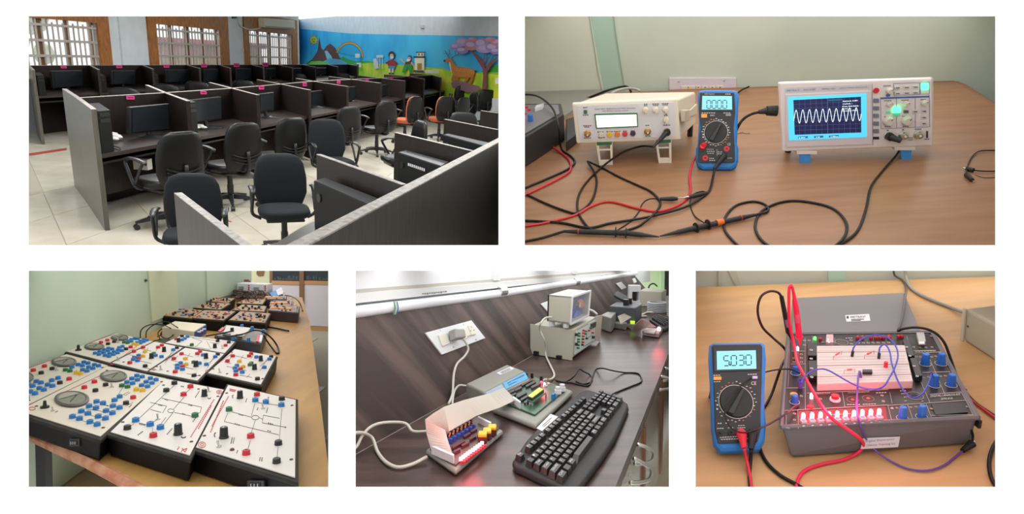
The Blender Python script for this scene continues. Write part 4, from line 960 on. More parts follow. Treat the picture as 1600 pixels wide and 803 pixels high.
mb = MB(); OA.poly(mb, [(1227, 147.5), (1228, 229.7), (1361.7, 225), (1360, 142)], 0, .003); scn = part(osc, 'screen_surround', mb, mat('surround_rose', '#d3cbd2', rough=.4), bevel=.001)
OB = Face(B, OA.pt + OA.n * .003, OA.n)
def sub(t, par, name, mb, m, **k): return finish(meshof(mb, org(t)), name, m, par, **k)
mb = MB(); OB.poly(mb, [(1230.8, 152), (1233, 219.4), (1354.5, 214), (1353.6, 146)], 0, .001); sub(osc, scn, 'screen', mb, mat('screen_cyan', '#4fc4ea', emit=.75, rough=.25))
mb = MB(); OB.poly(mb, [(1239.4, 156.2), (1241.6, 210.3), (1345.4, 206.7), (1344.9, 151)], .0008, .0014); sub(osc, scn, 'graph_area', mb, mat('screen_navy', '#1c2350', emit=.35, rough=.3))
gx = lambda f: 1239.9 + 105.3 * f; gy = lambda f, g: (156.2 + (151 - 156.2) * f) + ((210.3 + (206.7 - 210.3) * f) - (156.2 + (151 - 156.2) * f)) * g
mb = MB()
for i in range(1, 12):
    f = i / 12; OB.line(mb, [(gx(f), gy(f, 0)), (gx(f) + .4, gy(f, 1))], .25 if i != 6 else .7, .0014, .0017)
for i in range(1, 8): OB.line(mb, [(gx(0), gy(0, i / 8)), (gx(1), gy(1, i / 8))], .25 if i != 4 else .6, .0014, .0017)
sub(osc, scn, 'grid_lines', mb, mat('grid_blue', '#5c6aa8', emit=.35))
mb = MB(); mb.tube([OB.p(gx(i / 80), gy(i / 80, .48) - 10.5 * math.sin(2 * math.pi * (10.1 * i / 80 - .1)), .002) for i in range(81)], .00035 * 1.5, 5, 2); sub(osc, scn, 'wave_trace', mb, mat('trace_white', '#e8ffff', emit=1.2))
mb = MB(); OB.poly(mb, [(1293.5, 155.2), (1293.5, 158), (1316, 156.6), (1316, 153.9)], .0014, .0018); 
for u, w in ((1247, 15), (1272, 14), (1295, 15)): OB.poly(mb, [(u, 213.6 - (u - 1240) * .035), (u, 216.4 - (u - 1240) * .035), (u + w, 216 - (u + w - 1240) * .035), (u + w, 213.2 - (u + w - 1240) * .035)], .001, .0016)
sub(osc, scn, 'status_bar', mb, mat('status_dark', '#2a5a86', emit=.4))
tw = MC['trace_white']
def stext(s, u0, v0, u1, v1, h): 
    o = OB.text(osc, s, u0, v0, u1, v1, h, tw, l=.002); o.parent = scn
stext('Amplitude 15.00V', 1316, 158.8, 1340, 157.6, 1.9); stext('Amplitude ---', 1316, 163, 1332, 162.2, 1.9); stext('Freq 462.5kHz', 1316, 167, 1341, 165.8, 1.9); stext('Freq ---', 1316, 170.6, 1330, 169.8, 1.9); stext('Vrms 5.175V', 1316, 174, 1339, 172.9, 1.9)
stext('5.00V', 1248, 215.8, 1258, 215.3, 1.8); stext('1V', 1275, 214.8, 1281, 214.5, 1.8); stext('2.50us', 1297, 214, 1309, 213.6, 1.8)
mb = MB(); OA.disc(mb, 1368.4, 141.2, 4.2, 0, .004, 20); part(osc, 'red_button', mb, mat('red_button', '#c92b3a', rough=.4))
softm = mat('soft_key_grey', '#6d7486', rough=.5)
for v in (156.9, 168.8, 180.5, 192.6, 204.4): mb = MB(); OA.rect(mb, 1364.2, v - 3.1, 1372.7, v + 3.1, 0, .004); part(osc, 'soft_key', mb, softm, bevel=.001)
mb = MB(); OA.rect(mb, 1364, 213.6, 1373.2, 217.6, 0, .0015); part(osc, 'memory_port', mb, rub)
mb = MB(); OA.line(mb, [(1362.5, 131), (1364, 227)], .5); OA.line(mb, [(1375.6, 152.5), (1376.5, 201), (1452, 198)], .5); OA.line(mb, [(1452, 152), (1452.6, 198)], .5); OA.line(mb, [(1400.5, 152), (1400.8, 200)], .5); OA.line(mb, [(1429.8, 151), (1430, 198.6)], .5); OA.line(mb, [(1396.3, 130), (1396.5, 149), (1437, 147.4), (1437, 129), (1396.3, 130.6)], .4)
OA.line(mb, [(1438, 129), (1438, 147), (1452, 146.6), (1452, 128.4), (1438, 129)], .4)
part(osc, 'panel_lines', mb, mat('line_blue', '#4a5f98', rough=.6))
mb = MB(); OA.poly(mb, [(1376, 152.2), (1376, 154.8), (1452, 151.8), (1452, 149.4)], 0, .0012); part(osc, 'blue_band', mb, mat('band_blue', '#3f68ac', rough=.5))
mb = MB(); OA.disc(mb, 1387, 149.2, 2.2, 0, .0012, 12); OA.rect(mb, 1384, 147.5, 1390.5, 150.6, 0, .001); part(osc, 'intensity_key', mb, MC['band_blue'])
kn = mat('scope_knob', '#c9c2b8', rough=.45)
for u, v, r in ((1388.8, 141.2, 5.3), (1388.8, 162.3, 4.8), (1415, 161.6, 4.8), (1443, 160.3, 4.8), (1387, 188.7, 8), (1415.9, 188.1, 8)): knob(osc, OA, u, v, r, .014, kn, taper=.82, mark=(1, -1))
btn = mat('scope_button', '#cbc8c8', rough=.5)
for u in (1401.8, 1415.9, 1429.8):
    for v in (136.3, 145.2): mb = MB(); OA.rect(mb, u - 4.6, v - 2.2 - (u - 1416) * .04, u + 4.6, v + 2.2 - (u - 1416) * .04, 0, .003); o = part(osc, 'menu_button', mb, btn, bevel=.0006); mb = MB(); OA.rect(mb, u - 3, v - .6 - (u - 1416) * .04, u + 3, v + .5 - (u - 1416) * .04, .003, .0034); sub(osc, o, 'printing', mb, dpr)
for u, v in ((1415.3, 174.2), (1429.4, 174), (1443.5, 173.6), (1443, 183.3), (1443, 192.6)): mb = MB(); OA.rect(mb, u - 4, v - 2.4, u + 4, v + 2.4, 0, .003); o = part(osc, 'menu_button', mb, btn if v != 174.2 else softm, bevel=.0006); mb = MB(); OA.rect(mb, u - 2.6, v - .7, u + 2.6, v + .6, .003, .0034); sub(osc, o, 'printing', mb, dpr)
glow = mat('green_lamp', '#58ffb0', emit=6.0, ecol='#30ff90')
for u, v, w, h in ((1444.6, 134.6, 5.2, 4.6), (1400.6, 171, 5.2, 4.4)): mb = MB(); OA.rect(mb, u - w, v - h, u + w, v + h, 0, .004); part(osc, 'lit_button', mb, glow, bevel=.001, label='button glowing green')
mb = MB(); OA.rect(mb, 1395.5, 176.5, 1405.5, 181, 0, .002); OA.rect(mb, 1384, 173.5, 1391, 177, 0, .002); part(osc, 'green_key', mb, mat('green_key', '#5ec996', rough=.4, emit=.2))
bnc(osc, OA, 1410.8, 210.7, 7, chrome); bnc(osc, OA, 1434, 209.8, 7, chrome); bnc(osc, OA, 1387.8, 211.5, 7, chrome)
mb = MB(); OA.rect(mb, 1447, 204.5, 1449.3, 215, 0, .003); part(osc, 'probe_terminal', mb, dpr)
dashes(osc, OA, [(1380, 133.8, 1392, 133.2, 1.2, 4), (1381, 157, 1393, 156.6, 1.1, 4), (1408, 156, 1420, 155.6, 1.1, 4), (1438, 155, 1447, 154.7, 1.1, 3), (1381, 182, 1392, 181.7, 1.1, 3), (1409, 181.2, 1420, 180.8, 1.1, 4), (1382, 197.5, 1392, 197.2, 1.1, 3), (1410, 197, 1420, 196.7, 1.1, 3), (1385, 202.8, 1389, 202.6, 1.3, 1), (1409, 202, 1413, 201.8, 1.3, 1), (1429, 201.2, 1440, 200.8, 1.3, 4), (1418, 215, 1426, 214.7, 1.1, 3), (1418, 218, 1426, 217.7, 1.1, 3), (1444, 217, 1452, 216.6, 1.1, 3)], dpr)
for a, b_ in (((1244.3, 235), (1276, 240.5)), ((1397, 229), (1429.4, 234.3))): mb = MB(); OF.rect(mb, *a, *b_, -.04, .004); part(osc, 'foot_housing', mb, osl, bevel=.001)
blue_f = mat('blue_foot', '#3f8fd8', rough=.45)
for pts in ([(1249.2, 239.5), (1250, 255.6), (1266.3, 254.9), (1265.8, 239)], [(1406.8, 234), (1408.2, 249.6), (1424.3, 249), (1423.8, 233.5)]): mb = MB(); OF.poly(mb, pts, -.004, .002); part(osc, 'prop_foot', mb, blue_f, bevel=.0008)
for u in (1250, 1440):
    q = OF.p(u, 232, -.09); part(osc, 'rear_foot', MB().cyl((q.x, q.y, 0), (q.x, q.y, q.z + .02), .008, n=10), rub)
# ---- probes, leads and cables
def plug(B, F, u, v, du, dv, r, m, n=12, L=1.0, name='cable_plug', lab=None, cat='plug', ln=.022):
    pass
R_ = .0034
def lead(name, lab, pts, r, m, group=None): return cable(P2, name, lab, 'cable', pts, r, m, group)
red_c = mat('red_cable', '#c92a36', rough=.4); blk_c = mat('black_cable', '#0e0f10', rough=.42, spec=.35)
def zt_at(F, u, v, l=0): return F.p(u, v, l)
t = thing(B, 'coaxial_cable', 'black coaxial cable plugged into the function generator output, looping forward', 'cable', B.at(930, 300))
c = GF2.p(1041.8, 205); d = (B.at(1020, 226, .03) - c).normalized()
part(t, 'connector', MB().cyl(c + GF2.n * .003, c + GF2.n * .016, .0085, n=14).cyl(c + GF2.n * .010 + V((-.002, 0, 0)), c + GF2.n * .02 + V((-.022, -.01, -.014)), .0075, .005, 12).cyl(c + GF2.n * .02 + V((-.022, -.01, -.014)), c + GF2.n * .03 + V((-.04, -.015, -.026)), .005, .0028, 10), rub)
part(t, 'wire', MB().tube([c + GF2.n * .029 + V((-.038, -.015, -.025)), B.at(1000, 229, .04), B.at(968.6, 240.5, .025), B.at(932, 268.6, .004), B.at(907.5, 298, .003), B.at(902.5, 328, .003), B.at(919, 355, .003), B.at(935, 361, .003)], .0028, 7), blk_c, smooth=True)
t = thing(B, 'test_lead', 'red test lead from the multimeter running over the table to the corner', 'test lead', B.at(1000, 326))
c = MFA.p(1101, 226); part(t, 'plug', MB().cyl(c, c + MFA.n * .012 + V((-.004, 0, -.004)), .007, n=12).cyl(c + MFA.n * .010 + V((-.004, 0, -.004)), B.at(1091, 240, .03), .0075, .0045, 12), red_p, bevel=.001)
part(t, 'wire', MB().tube([B.at(1091.5, 239, .031), B.at(1083, 253, .018), B.at(1077.5, 275, .006), B.at(1078.5, 300, .003), B.at(1064, 318, .003), B.at(1031, 330, .003), B.at(998, 326, .003), B.at(952, 315, .003), B.at(922, 323, .003), B.at(899, 336, .003), B.at(853, 348, .003), B.at(815, 354, .003)], .003, 7), red_c, smooth=True)
t = thing(B, 'test_lead', 'black test lead from the multimeter passing under the clips', 'test lead', B.at(1018, 338))
c = MFA.p(1131.7, 243); part(t, 'plug', MB().cyl(c, c + MFA.n * .012, .007, n=12).cyl(c + MFA.n * .010, B.at(1116, 264, .018), .0075, .0045, 12), rub, bevel=.001)
part(t, 'wire', MB().tube([B.at(1117, 263, .019), B.at(1113.5, 280, .006), B.at(1109, 297, .003), B.at(1097, 308, .004), B.at(1067.6, 324.7, .006), B.at(1018, 338, .006), B.at(985, 344, .004), B.at(952, 349, .003), B.at(919, 356, .003), B.at(876, 348, .003), B.at(815, 344.5, .003)], .003, 7), blk_c, smooth=True)
def probe(lab, tip, fl1, fl2, tail, wire, mark):
    t = thing(B, 'probe', lab, 'probe', B.at(*tip)); z = .006; Q = lambda q, zz=z: B.at(q[0], q[1], zz)
    a, f1, f2, b = Q(tip, .004), Q(fl1, .008), Q(fl2, .009), Q(tail, .007)
    part(t, 'tip', MB().cyl(a, a + (f1 - a) * .55, .0015, .0052, 10), rub); part(t, 'body', MB().cyl(a + (f1 - a) * .5, f1, .0052, .006, 12).cyl(f1, b, .0062, .0056, 12), rub, smooth=False)
    d = (b - f1).normalized()
    for f in (f1, f2): part(t, 'finger_guard', MB().lathe(f, d, [(.006, -.0015), (.0115, -.001), (.0115, .001), (.006, .0015)], 14), rub)
    part(t, 'strain_relief', MB().cyl(b, b + d * .03, .0052, .0032, 10), rub)
    c = f2 + (b - f2) * mark; part(t, 'marker_ring', MB().cyl(c - d * .001, c + d * .001, .0062, n=14), red_c)
    part(t, 'wire', MB().tube([b + d * .028] + [Q(q, .0028) for q in wire], .0028, 7), blk_c, smooth=True); return t, f2, b, d
probe('oscilloscope probe lying at the table front, its cable leaving at the lower corner', (1030, 369.9), (978, 364), (962, 362.5), (902, 362), [(866, 366), (845, 372), (815, 378)], .97)
t, f2, b_, d_ = probe('oscilloscope probe with an orange marker, its cable coiled on the table', (1031, 369), (1087.4, 356), (1106, 351), (1163, 339.5), [(1199.7, 330), (1196, 320), (1176.5, 314.8), (1150, 321), (1134, 338), (1132, 358), (1147, 378), (1165, 392)], .9)
c = f2 + (b_ - f2) * .32; part(t, 'orange_marker', MB().cyl(c - d_ * .008, c + d_ * .008, .0068, n=12), mat('orange_band', '#e0702c', rough=.5))
t = thing(B, 'coaxial_cable', 'black probe cable plugged into the oscilloscope and coiled in a big loop', 'cable', B.at(1250, 314))
c = OA.p(1387.8, 211.5); part(t, 'connector', MB().cyl(c + OA.n * .003, c + OA.n * .018, .0095, n=14).cyl(c + OA.n * .014, c + OA.n * .024 + V((.018, -.008, -.006)), .0085, .0055, 12), rub)
part(t, 'wire', MB().tube([c + OA.n * .022 + V((.016, -.008, -.005)), B.at(1408, 220, .035), B.at(1403.6, 238, .01), B.at(1379, 267, .003), B.at(1361, 291.7, .003), B.at(1353, 327, .003), B.at(1340, 360, .003), B.at(1316, 380, .003), B.at(1285, 392, .003), B.at(1230, 394, .003), B.at(1195, 380, .003), B.at(1180, 355, .003), B.at(1190, 330, .003), B.at(1220, 316, .003), B.at(1255, 314.5, .003), B.at(1300, 325, .003), B.at(1322, 348, .003), B.at(1318, 372, .008), B.at(1290, 395, .003)], .0029, 7), blk_c, smooth=True)
def clip(lab, a, b, z=.008, jaws=True):
    t = thing(B, 'crocodile_clip', lab, 'clip', B.at(*a)); p, q = B.at(*a, z), B.at(*b, z); d = (q - p).normalized()
    part(t, 'sleeve', MB().cyl(p, p + (q - p) * .7, .004, .006, 10).cyl(p + (q - p) * .7, q, .006, .004, 10), rub)
    if jaws:
        s = d.cross(V((0, 0, 1))); part(t, 'jaw', MB().hexa([q - s * .003, q + s * .003, q + d * .016 + s * .001, q + d * .016 - s * .001], [x + V((0, 0, .0025)) for x in (q - s * .003, q + s * .003, q + d * .016 + s * .001, q + d * .016 - s * .001)]), chrome)
    return t
clip('black crocodile clip at the centre, pointing at its twin', (1031, 311), (1059, 310.5)); clip('black crocodile clip under the multimeter, gripping its twin', (1104, 301.6), (1077, 308))
lead('hook_up_wire', 'thin black wire from the left crocodile clip down to the probe', [(1031, 311), (1015, 311, .01), (1004, 318), (998, 331), (985, 346), (967, 358), (962, 362)], .0016, blk_c)
lead('hook_up_wire', 'thin black wire from the crocodile clip under the multimeter to the second probe', [(1079, 309, .006), (1079, 322), (1086, 338), (1103, 350, .01)], .0016, blk_c)
lead('hook_up_wire', 'thin black wire arching over the clips beside the multimeter', [(1076, 307, .008), (1088, 301), (1100, 299), (1105, 304)], .0014, blk_c)
lead('cable', 'black cable loop rising to a point in front of the function generator', [(918, 252, .012), (932, 278.5), (925.6, 311.5), (902.5, 332), (885, 330), (853, 318), (815, 300)], .0029, blk_c)
lead('cable', 'black cable running from under the generator legs to the clips and back', [(918, 252, .012), (940, 262), (968.6, 277), (1000, 291), (1018, 300), (1031, 314.8), (1029, 326), (1018, 338, .009), (1000, 352), (985, 358), (970, 362)], .0029, blk_c)
lead('cable', 'red cable hanging from the black trainer box to the table edge', [(864, 230, .01), (878, 240), (889, 250), (892, 262), (885, 272), (853, 289), (815, 307)], .0034, red_c)
lead('power_cable', 'black cable draped over the black trainer box', [(815, 147.5, .105), (835, 149, .11), (849.7, 156, .11), (865, 172, .1), (873, 200, .075), (877, 232, .01), (892, 244), (898, 254), (886, 265), (853, 280), (815, 296)], .0032, blk_c)
lead('power_cable', 'thick black mains cable crossing behind the function generator', [(872, 178, .01), (890, 163), (919, 153, .01), (950, 141, .05), (975, 134.9, .05), (983, 138, .05), (986, 144, .03)], .004, blk_c)
lead('power_cable', 'grey mains cable lying behind the function generator', [(955, 146, .05), (967, 140.5, .05), (980, 138, .05), (992, 139, .05), (1000, 142, .05)], .0045, mat('grey_cable', '#a9a8a0', rough=.5))
t = thing(B, 'power_cable', 'black mains lead plugged into the side of the oscilloscope', 'cable', B.at(1165, 210))
part(t, 'plug', MB().cyl(OF.p(1219, 178, -.03), OF.p(1203, 178, -.03), .014, .012, 12).cyl(OF.p(1203, 178, -.03), OF.p(1190, 180, -.03), .009, .005, 10), rub)
part(t, 'wire', MB().tube([OF.p(1191, 180, -.03), OF.p(1178, 183.5, -.03), OF.p(1165, 192, -.03), OF.p(1156, 206, -.03), B.at(1145, 222, .004)], .0036, 7), blk_c, smooth=True)
lead('power_cable', 'short black cable end rising behind the multimeter', [(1150, 147), (1160, 140, .01), (1168, 136.5, .012), (1170, 135.5, .02)], .0032, blk_c)
for lab, a, b_, w in (('small black plug end at the right table edge, upper of two', (1521, 266), (1505, 262), [(1521, 266), (1540, 267.5), (1575, 267)]), ('small black plug end at the right table edge, lower of two', (1510, 273), (1523, 285), [(1510, 272), (1511, 262), (1518, 246), (1528, 237), (1545, 235), (1575, 236)])):
    t = thing(B, 'test_lead', lab, 'test lead', B.at(*a)); p, q = B.at(*a, .005), B.at(*b_, .005); part(t, 'plug', MB().cyl(p, p + (q - p) * .7, .0055, .0045, 10), rub); part(t, 'pin', MB().cyl(p + (q - p) * .7, q, .0012, n=6), chrome)
    part(t, 'wire', MB().tube([B.at(*x, .004) for x in w], .0017, 6), blk_c, smooth=True)
lead('hook_up_wire', 'thin pale wire beside the two black plug ends', [(1524, 273), (1535, 277), (1548, 277.5), (1575, 275)], .0009, mat('olive_wire', '#5a4f3f', rough=.5))
mb = MB(); FL.line(mb, [(1150, 210), (1158, 207.5), (1167, 209), (1172, 208.5)], .9); FL.line(mb, [(1157, 209), (1161, 206.5)], .8); single(B, 'pen_mark', 'small pencil scribble on the table beside the multimeter', 'mark', mb, mat('pencil', '#6a4b36', rough=.8))
# ---- black trainer at the edge
tr = thing(B, 'trainer_box', 'black trainer box cut by the table end, with blue knob', 'trainer', B.at(850, 230))
top = [B.at(u, v, .085) for u, v in ((780, 238), (881, 178), (877, 161.5), (780, 162))]
part(tr, 'case', MB().slab(top, .002), mat('charcoal_case', '#2a2a2e', rough=.55), bevel=.004)
TF = flat(B, .086); mb = MB(); TF.poly(mb, [(780, 233), (874, 178), (872, 164.5), (780, 165)], 0, .002); part(tr, 'panel', mb, mat('grey_panel', '#77777a', rough=.5))
knob(tr, TF, 829, 190, 4.6, .022, mat('blue_knob', '#2f6fc4', rough=.4)); mb = MB(); TF.poly(mb, [(836, 176), (848, 172), (850, 168), (838, 171)], .002, .014); part(tr, 'switch', mb, plate_w, bevel=.001)
for u, v in ((823, 170), (827, 174), (821, 180)): knob(tr, TF, u, v, 2.4, .008, red_p, 'terminal', n=10)
mb = MB().slab([B.at(u, v, .03) for u, v in ((884, 222), (905, 206), (903, 180), (884, 186))], .001); single(B, 'adaptor', 'dark adaptor block between trainer box and function generator', 'adaptor', mb, rub, bevel=.003)
# =====================================================================  bay 3: table of circuit trainer boxes
B = P3
bench_w = mat('worn_oak_laminate', '#bd9152', rough=.45, noise=.5, nscale=5, col2='#ad8349', stretch=(6, 1, 4), spec=.4)
FL = flat(B, 0)
t = thing(B, 'table', 'long oak-topped table carrying the black trainer boxes along the green wall', 'table', B.at(300, 700))
pts = [(515, 775), (515, 746), (501.8, 634.8), (484.6, 506), (472, 464.5), (420, 461), (330, 466), (183, 532), (40, 588), (-10, 600), (-10, 652), (40, 671), (229, 763.6), (250, 775)]
part(t, 'table_top', MB().slab([FL.p(u, v) for u, v in pts], -.012), bench_w)
mb = MB(); e = [FL.p(u, v, -.006) for u, v in ((-10, 652), (40, 671), (140, 717), (229, 763.6), (250, 775))]; mb.tube(e, .0085, 6, 1); part(t, 'edge_strip', mb, mat('worn_red_edge', '#b0674a', rough=.6, noise=.6, nscale=40, col2='#c99a78'))
def post(u, v, w, h):
    c = B.at(u, v, -.02); return MB().hexa([c + V((-w, -w, -.25)), c + V((w, -w, -.25)), c + V((w, w, -.25)), c + V((-w, w, -.25))], [c + V((-w, -w, .008)), c + V((w, -w, .008)), c + V((w, w, .008)), c + V((-w, w, .008))])
steel = mat('dark_steel', '#33363b', rough=.5)
part(t, 'leg', post(68, 690, .008, 0), steel); part(t, 'leg', post(505, 690, .012, 0), steel)
a = B.at(66, 690, -.03); part(t, 'frame_rail', MB().hexa([a, B.at(480, 800, -.03), B.at(480, 800, -.03) + V((0, .01, 0)), a + V((0, .01, 0))][::-1], [x + V((0, 0, .02)) for x in (a, B.at(480, 800, -.03), B.at(480, 800, -.03) + V((0, .01, 0)), a + V((0, .01, 0)))][::-1]), steel)
# setting
TH = .27
w0, w1 = B.at(100, 552, .036), B.at(333, 464.5, .036); wd3 = V((w1.x - w0.x, w1.y - w0.y, 0)).normalized(); wn3 = V((-wd3.y, wd3.x, 0)); wn3 = wn3 if wn3.x < 0 else -wn3
WL = Face(B, w0 + wn3 * .004, wn3)
gw = mat('mint_wall', '#b9c9b4', rough=.75, noise=.5, nscale=2, col2='#a6b8a5', spec=.3)
gw2 = mat('pale_mint_wall', '#c3ccae', rough=.75, noise=.4, nscale=2, col2='#b4c0a4', spec=.3)
b0, b1 = B.at(430, 512, -TH), B.at(513, 516, -TH); BK = upright(B, b0, b1)
bd = (b1 - b0).normalized(); 
cor = B.onv(392, 450, WL.pt, WL.pt + wd3)
def vwall(name, p, q, z0, z1, n, th, m): return struct(B, name, MB().hexa([V((x.x, x.y, z0)) for x in (p, q, q + n * th, p + n * th)], [V((x.x, x.y, z1)) for x in (p, q, q + n * th, p + n * th)]), m)
corB = V((cor.x, cor.y, 0)) 
# where the left wall meets the back wall
k = (BK.pt - WL.pt).dot(BK.n) / wd3.dot(BK.n); mt = WL.pt + wd3 * k
def tall(name, F, us, v, zb, n, th, m):
    """a wall on the face F between two columns, its top running under the bay's ceiling"""
    P_ = [F.B.onv(u, v, F.pt, F.pt + F.n.cross(V((0, 0, 1)))) for u in us]; Q_ = [V((x.x, x.y, zb)) for x in P_]
    return struct(F.B, name, MB().hexa([Q_[0], Q_[1], P_[1], P_[0]], [x + n * th for x in (Q_[0], Q_[1], P_[1], P_[0])]), m)
tall('wall_west', WL, (16, BK.B.px(B.onv(392, 440, WL.pt, mt))[0] + .3), 409.5, -TH, wn3, .02, gw)
mb = MB(); WL.poly(mb, [(229, 411), (236, 503), (277, 487), (274, 411)][::-1], 0, .004); struct(B, 'trim_4', mb, gw2)
mb = MB(); WL.poly(mb, [(320, 411), (322, 470), (391, 452), (391, 411)][::-1], 0, .006); struct(B, 'trim_5', mb, gw)
cw = mat('cream_wall', '#cfceac', rough=.75)
tall('wall_north', BK, (386, 531), 409.5, -TH, V((-bd.y, bd.x, 0)), .02, cw)
fm = mat('grey_floor_tile', '#b3a99c', rough=.2, noise=.5, nscale=4, col2='#a09788')
q0 = V((b1.x + 1.2, b1.y + .3, -TH)); y0 = .55
flo = struct(B, 'floor', MB().slab([B.at(u, v, -TH - .003) for u, v in ((16, 781), (531, 781), (531, 513), (395, 506), (16, 640))], -TH - .01), grout)
me_ = None
for i in range(-3, 8):
    for j in range(0, 11):
        c = V((-.2 + i * .32, .6 + j * .32, 0))
        if c.y > b1.y - .2 or any(not (20 < B.px(c + V((a_, b_, -TH)))[0] < 530) for a_ in (-.16, .16) for b_ in (-.16, .16)): continue
        if me_ is None:
            r_ = [V((-.158, -.158, 0)), V((.158, -.158, 0)), V((.158, .158, 0)), V((-.158, .158, 0))]; me_ = meshof(MB().hexa([x - V((0, 0, .003)) for x in r_], r_), V()); me_.materials.append(fm)
        o = bpy.data.objects.new('tile', me_); COL.objects.link(o); o.parent = flo; o.location = V((c.x, c.y, -TH)) - ORG[flo.name]
# cupboard doors at the back
brn = mat('brown_door_frame', '#7d5a3c', rough=.5); orail = mat('tan_door_rail', '#b98a5c', rough=.5); wpn = mat('white_door_panel', '#cfc8cf', rough=.5)
cup = thing(B, 'cupboard', 'tall glass-topped cupboard with white lower doors against the end wall', 'cupboard', BK.p(470, 512))
mb = MB(); BK.poly(mb, [(423, 411), (423, 512), (529, 518), (529, 411)], .002, .012); part(cup, 'carcass', mb, brn)
for u0, u1 in ((428, 470.5), (477.5, 528)):
    mb = MB(); BK.poly(mb, [(u0, 411), (u0, 437.5), (u1, 438.5), (u1, 411)], .012, .014); o = part(cup, 'door', mb, mat('dark_glass', '#232b33', rough=.12))
    rr = random.Random(int(u0)); mb = MB()  # dim bars laid on the glass to stand for its reflections
    for i in range(9):
        u = u0 + 3 + (u1 - u0 - 6) * i / 9; h = rr.uniform(2, 9); BK.rect(mb, u, 437 - h, u + rr.uniform(2, 4.5), 437, .0141, .015)
    part(cup, 'glass_reflections', mb, mat('reflection_grey', '#3d4752', rough=.6), kind='stuff')
    mb = MB(); BK.poly(mb, [(u0 - 1, 438), (u0 - 1, 444), (u1 + 1, 445), (u1 + 1, 439)], .012, .018); part(cup, 'rail', mb, orail)
    mb = MB(); BK.poly(mb, [(u0, 444.5), (u0, 508), (u1, 510), (u1, 445.5)], .012, .015); part(cup, 'door', mb, wpn)
mb = MB(); BK.poly(mb, [(470.5, 411), (470.5, 512), (477.5, 512.5), (477.5, 411)], .012, .022); part(cup, 'post', mb, brn)
mb = MB(); BK.poly(mb, [(423, 508.5), (423, 514), (530, 519), (530, 510)], .012, .016); part(cup, 'plinth', mb, orail)
mb = MB(); BK.poly(mb, [(402, 420), (401, 428), (405, 432), (412, 431), (414, 422), (409, 418)], .001, .003); single(B, 'wall_plaque', 'small brown plaque on the cream wall left of the cupboard', 'plaque', mb, brn)
mb = MB(); WL.poly(mb, [(225.5, 436.5), (226, 440), (228.5, 439.6), (228, 436)][::-1], 0, .004); single(B, 'wall_nail', 'tiny dark hook high on the mint wall', 'hook', mb, steel)

# ---- trainer boxes
case_m = mat('black_case', '#0f0f11', rough=.55, spec=.2, noise=.3, nscale=60, col2='#0a0a0b'); rim_m = mat('dusty_rim', '#35322d', rough=.7, spec=.25, noise=.5, nscale=50, col2='#252320')
pan_w = mat('white_panel', '#d2ccc6', rough=.45); pan_b = mat('beige_panel', '#a98f6c', rough=.55, noise=.3, nscale=80, col2='#9a7f60')
pan_c = mat('cream_panel', '#cdc4b4', rough=.45)
JC = {'r': mat('jack_red', '#c4202f', rough=.35), 'b': mat('jack_blue', '#1f74b8', rough=.35), 'k': mat('jack_black', '#1c1b1c', rough=.35), 'g': mat('jack_green', '#1f6b3f', rough=.35), 'y': mat('jack_yellow', '#e0b01c', rough=.35)}
redpr = mat('red_print', '#b5333f', rough=.6)
BH = .036
class Crop:
    def __init__(s, sc, ox, oy): s.sc, s.ox, s.oy = sc, ox, oy
    def __call__(s, x, y): return (s.ox + x / s.sc, s.oy + y / s.sc)
c1, c2, c3, c4, c5 = Crop(2.328, 40, 420), Crop(4.462, 240, 420), Crop(4.4625, 40, 500), Crop(5.737, 180, 500), Crop(4.587, 170, 590)
JM = {}
def jack_mesh(col, r, h, k):
    if (col, r, h) not in JM:
        mb = MB().lathe((0, 0, 0), (0, 0, 1), [(r * 1.05, 0), (r * 1.05, h * .25), (r, h * .3), (r, h * .85), (r * .85, h), (r * .42, h), (r * .4, h * .6)], k); me = meshof(mb, V()); me.materials.append(JC[col])
        m2 = meshof(MB().cyl((0, 0, h * .5), (0, 0, h * 1.01), r * .40, n=8), V()); m2.materials.append(ink)
        for p in me.polygons: p.use_smooth = False
        JM[(col, r, h)] = (me, m2)
    return JM[(col, r, h)]
def jack(t, z, u, v, col, r=.0044, h=.0075, k=14, hole=True):
    me, m2 = jack_mesh(col, r, h, k); p = B.at(u, v, z)
    o = bpy.data.objects.new('jack', me); COL.objects.link(o); o.parent = t; o.location = p - org(t)
    if hole: q = bpy.data.objects.new('socket_hole', m2); COL.objects.link(q); q.parent = o
def tall_knob(t, z, u, v, r, h):
    p = B.at(u, v, z); o = part(t, 'knob', MB().lathe(p, (0, 0, 1), [(r * 1.12, 0), (r * 1.12, h * .12), (r, h * .16), (r * .9, h * .92), (r * .78, h)], 16), JC['k'])
    finish(meshof(MB().quad(p + V((-r * .12, -r * .72, h * 1.005)), p + V((r * .12, -r * .72, h * 1.005)), p + V((r * .12, r * .1, h * 1.005)), p + V((-r * .12, r * .1, h * 1.005))), org(t)), 'pointer', plate_w, o)
def toggle(t, z, u, v, s=1.0):
    p = B.at(u, v, z); part(t, 'toggle_switch', MB().cyl(p, p + V((0, 0, .002 * s)), .0035 * s, n=10).cyl(p, p + V((-.002 * s, .001, .009 * s)), .0011 * s, .0016 * s, 8), chrome)
